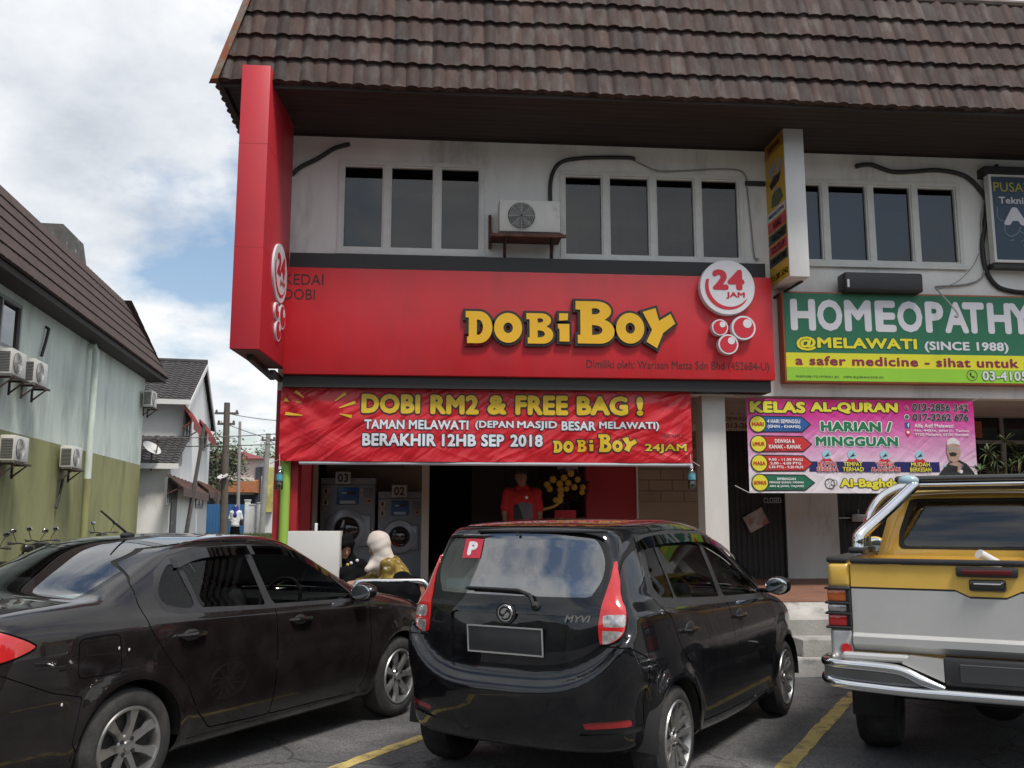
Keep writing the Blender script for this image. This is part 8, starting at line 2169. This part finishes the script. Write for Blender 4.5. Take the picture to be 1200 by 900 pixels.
def far_shop():
    Y = 64.0; X = lambda px, Y_=Y: at(px, 560, Y_).x; Z = lambda py, Y_=Y: at(290, py, Y_).z
    t = thing('far_shop', 'distant white shop with a red hipped roof and an orange canopy', 'building', (X(280), Y, .7))
    b = MB(); b.box(X(232), X(345), Y, Y+12, .3, Z(537)); obj('wall', b, mat('far_white', (.58, .58, .57), .85, var=.08), t, smooth=0)
    r = MB(); x0, x1, z0, z1 = X(228), X(312), Z(538), Z(525); r.add([(x0, Y-.6, z0), (x1, Y-.6, z0), (x1, Y+12, z0), (x0, Y+12, z0), (x0, Y+3.5, z1), (x1-2.2, Y+3.5, z1), (x1-2.2, Y+8, z1), (x0, Y+8, z1)], [(0,1,5,4), (1,2,6,5), (2,3,7,6), (4,5,6,7), (3,2,1,0), (3,0,4,7)])
    obj('roof', r, mat('far_red_roof', (.20, .022, .03), .6, var=.15, vs=1), t, smooth=0)
    c = MB(); c.add([(X(240), Y-.01, Z(562)), (X(305), Y-.01, Z(562)), (X(305), Y-2.2, Z(566)), (X(240), Y-2.2, Z(566)), (X(240), Y-2.2, Z(578)), (X(305), Y-2.2, Z(578)), (X(240), Y, Z(578)), (X(305), Y, Z(578))], [(0,1,2,3), (3,2,5,4), (4,5,7,6), (0,3,4,6), (1,7,5,2)]); 
    for k in range(22): x = X(240)+(X(305)-X(240))*k/22; c.rbox(x, x+.16, Y-2.2, Y-2.0, Z(566), Z(562.5), .03, 1, 1)
    obj('canopy', c, [mat('orange_canopy', (.40, .15, .06), .7, var=.1), mat('far_cream', (.55, .5, .42), .8)], t, smooth=0)
    d = MB(); d.box(X(240), X(305), Y-.05, Y-.005, .5, Z(580)); d.box(X(300), X(306), Y-.3, Y-.006, Z(548), Z(600)); obj('dark_front', d, mat('far_dark', (.035, .045, .06), .7, var=.4, vs=2), t, smooth=0)
    w = MB()
    for (a, b_, c_, e) in ((303, 309, 547, 556), (312, 322, 560, 590)): w.box(X(a), X(b_), Y-.06, Y-.002, Z(e), Z(c_))
    obj('window', w, mat('far_pane', (.16, .17, .18), .3), t, smooth=0)
    b = MB(); b.box(X(311), X(321), Y-.5, Y-.07, Z(600), Z(548)); tag(obj('hanging_banner', b, mat('far_yellow', (.45, .42, .12), .7, var=.4, vs=1)), 'faded yellow vertical panel at the right end of the distant shop', 'panel')
    f = thing('hoarding', 'bright blue metal hoarding in front of the distant shop', 'fence', (X(268, 52), 52, .68)); Y2 = 52
    for (a, b_) in ((241, 263), (264, 292)):
        p = MB(); x0, x1 = X(a, Y2), X(b_, Y2); n = int((x1-x0)/.16)
        for k in range(n): p.box(x0+(x1-x0)*k/n, x0+(x1-x0)*(k+.5)/n, Y2-.03, Y2, .6, Z(591, Y2)); p.box(x0+(x1-x0)*(k+.5)/n, x0+(x1-x0)*(k+1)/n, Y2, Y2+.03, .6, Z(591, Y2))
        obj('sheet', p, mat('hoarding_blue', (.03, .12, .26), .5, var=.15, vs=1), f, smooth=0)
    for px in (243, 263.5, 292):
        p = MB(); p.box(X(px, Y2)-.06, X(px, Y2)+.06, Y2-.08, Y2-.031, .5, Z(589, Y2)); obj('post', p, mat('hoarding_post', (.1, .11, .12), .6), f, smooth=0)
    for k, (px, h_) in enumerate(((291.5, 587), (297, 592), (306, 590))):
        p = MB(); x = X(px, 50); p.rbox(x-.13, x+.13, 49.9, 50.15, .6, Z(h_, 50), .02); p.rbox(x-.16, x+.16, 49.87, 50.18, Z(h_, 50), Z(h_-1.5, 50), .02)
        tag(obj('gate_pillar', p, mat('pillar_white', (.56, .56, .55), .8, var=.1)), ('white gate pillar at the right end of the blue hoarding', 'white gate pillar just right of the blue hoarding end', 'white gate pillar at the foot of the leaning utility pole')[k], 'pillar')
    p = MB(); x = X(301, 51); p.box(X(298, 51), X(305, 51), 51, 51.1, .9, Z(591, 51)); tag(obj('gate_panel', p, mat('grille_grey', (.2, .2, .2), .6, var=.4, vs=6)), 'grey gate panel between the white gate pillars', 'gate')
far_shop()
def pole(a, b_, Y, r, m, lab, name='utility_pole', arm=None, foot=None):
    p, q = at(*a, Y), at(*b_, Y); e = Vector((q.x, q.y, .5)) if foot is None else Vector((q.x, q.y, foot))
    t = thing(name, lab, 'pole', (e.x, e.y, e.z), 0, 'poles on the street'); b = MB(); b.tube([tuple(e+(e-p).normalized()*.2), tuple(p)], [r*1.15, r*.85], 12); obj('shaft', b, m, t)
    if arm:
        c = MB()
        for (dz, w) in arm: c.box(p.x-w, p.x+w, p.y-.04, p.y+.04, p.z-dz-.05, p.z-dz+.05); [c.lathe([(.05, 0), (.06, .05), (.03, .12), (0, .13)], 10, 0, Matrix.Translation((p.x+s_*w*.85, p.y, p.z-dz+.05))) for s_ in (-1, 1)]
        obj('cross_arm', c, mat('arm_grey', (.10, .09, .085), .8), t)
    return p
WOOD = mat('pole_wood', (.10, .085, .07), .85, var=.25, vs=4); PALEP = mat('pole_concrete', (.26, .255, .24), .8, var=.15, vs=3)
pA = pole((266.2, 472), (263, 600), 44, .16, WOOD, 'tall brown utility pole with cross arms between the white house and the blade sign', arm=((.5, .55), (1.0, .4)))
pB = pole((281.3, 494), (279.5, 600), 47, .08, PALEP, 'thin pale lamp pole just right of the brown utility pole', 'lamp_pole')
pC = pole((314.7, 508), (306.7, 612), 49, .14, PALEP, 'leaning pale utility pole nearest the lime pole', arm=((.35, .35),))
pD = pole((240, 497), (214.8, 632), 34.0, .07, mat('stay_pole', (.09, .085, .08), .8, var=.3, vs=2), 'slanting grey prop pole leaning against the white house', 'prop_pole', foot=.3)
def wire(a, b_, sag, lab, r=.018):
    b = MB(); a, b_ = Vector(a), Vector(b_); b.tube([tuple(a.lerp(b_, k/16)-Vector((0, 0, 4*sag*(k/16)*(1-k/16)))) for k in range(17)], r, 5); tag(obj('overhead_wire', b, BLK), lab, 'wire', 'overhead wires between the poles')
wire(pA-Vector((0, 0, .5)), at(420, 492, 46), .25, 'upper overhead wire running right from the top of the brown utility pole')
wire(pA-Vector((0, 0, 1.0)), at(420, 530, 46), .3, 'overhead wire dropping to the right from the brown utility pole')
wire(at(100, 512.5, 32.5), at(430, 498, 36), .2, 'long overhead wire crossing in front of the white house and the poles')
wire(at(100, 521, 32.5), at(430, 512, 40), .2, 'lower long overhead wire crossing behind the white house roof')
wire(pC-Vector((0, 0, .35)), at(430, 560, 50), .3, 'overhead wire leaving the leaning pale pole to the right')
def stay_dish():
    c = at(261, 558, 43.7); t = thing('pole_dish', 'small grey dish fixed half way up the brown utility pole', 'dish', tuple(c)); M_ = Matrix.Translation(tuple(c)) @ Vector((-.2, -.45, .85)).to_track_quat('Z', 'Y').to_matrix().to_4x4() @ Matrix.Scale(.6, 4)
    b = MB(); b.lathe([(0, -.08), (.25, -.06), (.42, .0), (.43, .02), (.25, -.03), (0, -.05)], 22, 0, M_); obj('dish', b, _mats['dish_grey'], t); b = MB(); b.tube([tuple(c), (pA.x-.1, pA.y, c.z-.1)], .03, 6); obj('arm', b, BLK, t)
stay_dish()
# motorcycles against the olive wall
def motorcycle(label, loc, rz):
    t = thing('motorcycle', label, 'motorcycle', loc, rz, 'motorcycles parked along the olive wall', local=True)
    for x in (-.62, .62):
        w = MB(); M_ = Matrix.Translation((x, 0, .28)) @ Matrix.Rotation(PI/2, 4, 'X'); w.lathe([(.215, -.035), (.26, -.042), (.28, -.02), (.28, .02), (.26, .042), (.215, .035), (.215, -.035)], 30, 0, M_, caps=False); wo = obj('wheel', w, TYRE, t)
        w = MB(); w.lathe([(.215, -.03), (.205, 0), (.215, .03)], 30, 0, M_, caps=False); w.lathe([(.05, -.05), (.05, .05)], 14, 0, M_); [w.tube([tuple(M_ @ Vector((.04*math.cos(k*PI/4), .04*math.sin(k*PI/4), 0))), tuple(M_ @ Vector((.21*math.cos(k*PI/4), .21*math.sin(k*PI/4), 0)))], .008, 5) for k in range(8)]; obj('rim', w, RIM, wo)
    b = MB(); b.rbox(-.55, .25, -.13, .13, .40, .62, .07, 3); b.rbox(-.85, -.2, -.11, .11, .60, .74, .05, 3); b.rbox(.22, .50, -.17, .17, .35, .82, .06, 3, 0, Matrix.Translation((.36, 0, .6)) @ Matrix.Rotation(.35, 4, 'Y') @ Matrix.Translation((-.36, 0, -.6))); b.rbox(.3, .58, -.1, .1, .86, 1.0, .045, 3); obj('fairing', b, paint('bike_paint', (.02, .02, .022)), t)
    b = MB(); b.rbox(-.75, .08, -.13, .13, .74, .82, .035, 3); obj('saddle', b, BLKR, t)
    b = MB()
    for s_ in (-.06, .06): b.tube([(.62, s_*1.3, .28), (.44, s_, .95)], .022, 8)
    for s_ in (-.07, .07): b.tube([(-.62, s_*2, .3), (-.4, s_*2, .66)], .025, 8)
    b.tube([(-.5, -.15, .3), (.1, -.15, .28)], .035, 8); b.rbox(-.15, .2, -.14, .14, .2, .42, .05); obj('frame', b, BLK, t)
    b = MB(); b.tube([(.34, -.34, 1.02), (.42, -.15, 1.03), (.44, 0, 1.0), (.42, .15, 1.03), (.34, .34, 1.02)], .014, 8); [b.tube([(.37, s_*.24, 1.025), (.33, s_*.36, 1.02)], .019, 8) for s_ in (-1, 1)]; [b.tube([(.43, s_*.2, 1.03), (.40, s_*.36, 1.05)], .007, 6) for s_ in (-1, 1)]; obj('handlebar', b, BLK, t)
    for s_ in (-1, 1):
        b = MB(); b.tube([(.40, s_*.20, 1.03), (.41, s_*.23, 1.12), (.38, s_*.28, 1.22)], .007, 6); b.ell((.37, s_*.28, 1.26), (.02, .06, .045), 14, 8, 0); b.ell((.352, s_*.28, 1.26), (.006, .052, .038), 14, 8, 1); obj('mirror', b, [BLK, _mats['mirror_glass']], t)
    return t
for k, (px, Y_, rz, lab) in enumerate(((6, 16.4, 2.6, 'black motorcycle nearest the left edge of the photo'), (40, 18.2, 2.2, 'black motorcycle with paired round mirrors left of the sedan antenna'), (62, 19.4, 2.5, 'black motorcycle directly behind the sedan antenna'), (130, 23.8, 2.4, 'black motorcycle farthest along the olive wall, near its drain pipe'))):
    c = at(px, 630, Y_); motorcycle(lab, (c.x, Y_, ground_h(c.x, Y_)), rz)
def verge():
    r = random.Random(4); b = MB()
    for k in range(9000):
        px, Y_ = r.uniform(236, 334), r.uniform(36, 49); c = at(px, 600, Y_); 
        if math.sin(c.x*1.3)+math.sin(Y_*.9+c.x*.4) < -.5: continue
        h = r.uniform(.08, .32); a = r.uniform(0, PI); w = r.uniform(.03, .07); z = ground_h(c.x, Y_); dx, dy = math.cos(a)*w, math.sin(a)*w; lx, ly = r.uniform(-.12, .12), r.uniform(-.12, .12)
        b.add([(c.x-dx, Y_-dy, z), (c.x+dx, Y_+dy, z), (c.x+lx, Y_+ly, z+h)], [(0,1,2)], k % 3)
    o = obj('grass', b, [mat('grass_green', (.075, .105, .03), .8, var=.2), mat('grass_dry', (.14, .13, .05), .8, var=.2), mat('grass_deep', (.04, .065, .02), .8, var=.2)], None, smooth=0, fixn=False); o['kind'] = 'stuff'
    p = MB(); xs = [at(236, 600, Y_).x for Y_ in (36, 49)]; 
    p.add([(at(228, 600, 35).x, 35, ground_h(0, 35)+.004), (at(340, 600, 35).x, 35, ground_h(0, 35)+.004), (at(340, 600, 42).x, 42, ground_h(0, 42)+.006), (at(228, 600, 42).x, 42, ground_h(0, 42)+.006), (at(340, 600, 49).x, 49, .686), (at(228, 600, 49).x, 49, .686)], [(0,1,2,3), (3,2,4,5)]); struct('verge_soil', p, mat('verge_earth', (.13, .115, .07), .95, var=.3, vs=2))
verge()
def tree(px, Y_, h, w, lab, dens=2600):
    c = at(px, 600, Y_); g = ground_h(c.x, Y_); t = thing('tree', lab, 'tree', (c.x, Y_, g)); r = random.Random(int(px))
    b = MB(); b.tube([(c.x, Y_, g-.1), (c.x+.1, Y_, g+h*.35), (c.x, Y_, g+h*.7)], [.2, .15, .06], 8); tips = []
    for k in range(9): a = k*2.4; q = (c.x+math.cos(a)*w*.7*r.uniform(.5, 1), Y_+math.sin(a)*w*.7*r.uniform(.5, 1), g+h*r.uniform(.55, .95)); b.tube([(c.x+.05, Y_, g+h*r.uniform(.3, .5)), q], [.08, .02], 6); tips.append(Vector(q))
    obj('trunk', b, WOOD, t); f = MB()
    for k in range(dens):
        q = r.choice(tips)+Vector((r.gauss(0, w*.22), r.gauss(0, w*.22), r.gauss(0, h*.09))); d = Vector((r.uniform(-1, 1), r.uniform(-1, 1), r.uniform(-.6, .6))).normalized(); e = d.orthogonal().normalized(); s_ = r.uniform(.08, .2); f.add([q-e*s_*.4, q+d*s_, q+e*s_*.4, q-d*s_], [(0,1,2,3)], k % 3)
    obj('crown', f, [mat('crown_green', (.05, .075, .03), .7, var=.2), mat('crown_deep', (.025, .04, .02), .7, var=.2), mat('crown_light', (.08, .10, .04), .7, var=.2)], t, smooth=0, fixn=False)
tree(252, 58, 5.6, 1.6, 'dark leafy tree showing between the white house and the brown utility pole', 1800)
tree(318, 75, 6.5, 2.4, 'green tree behind the leaning pale pole at the distant street', 2400)
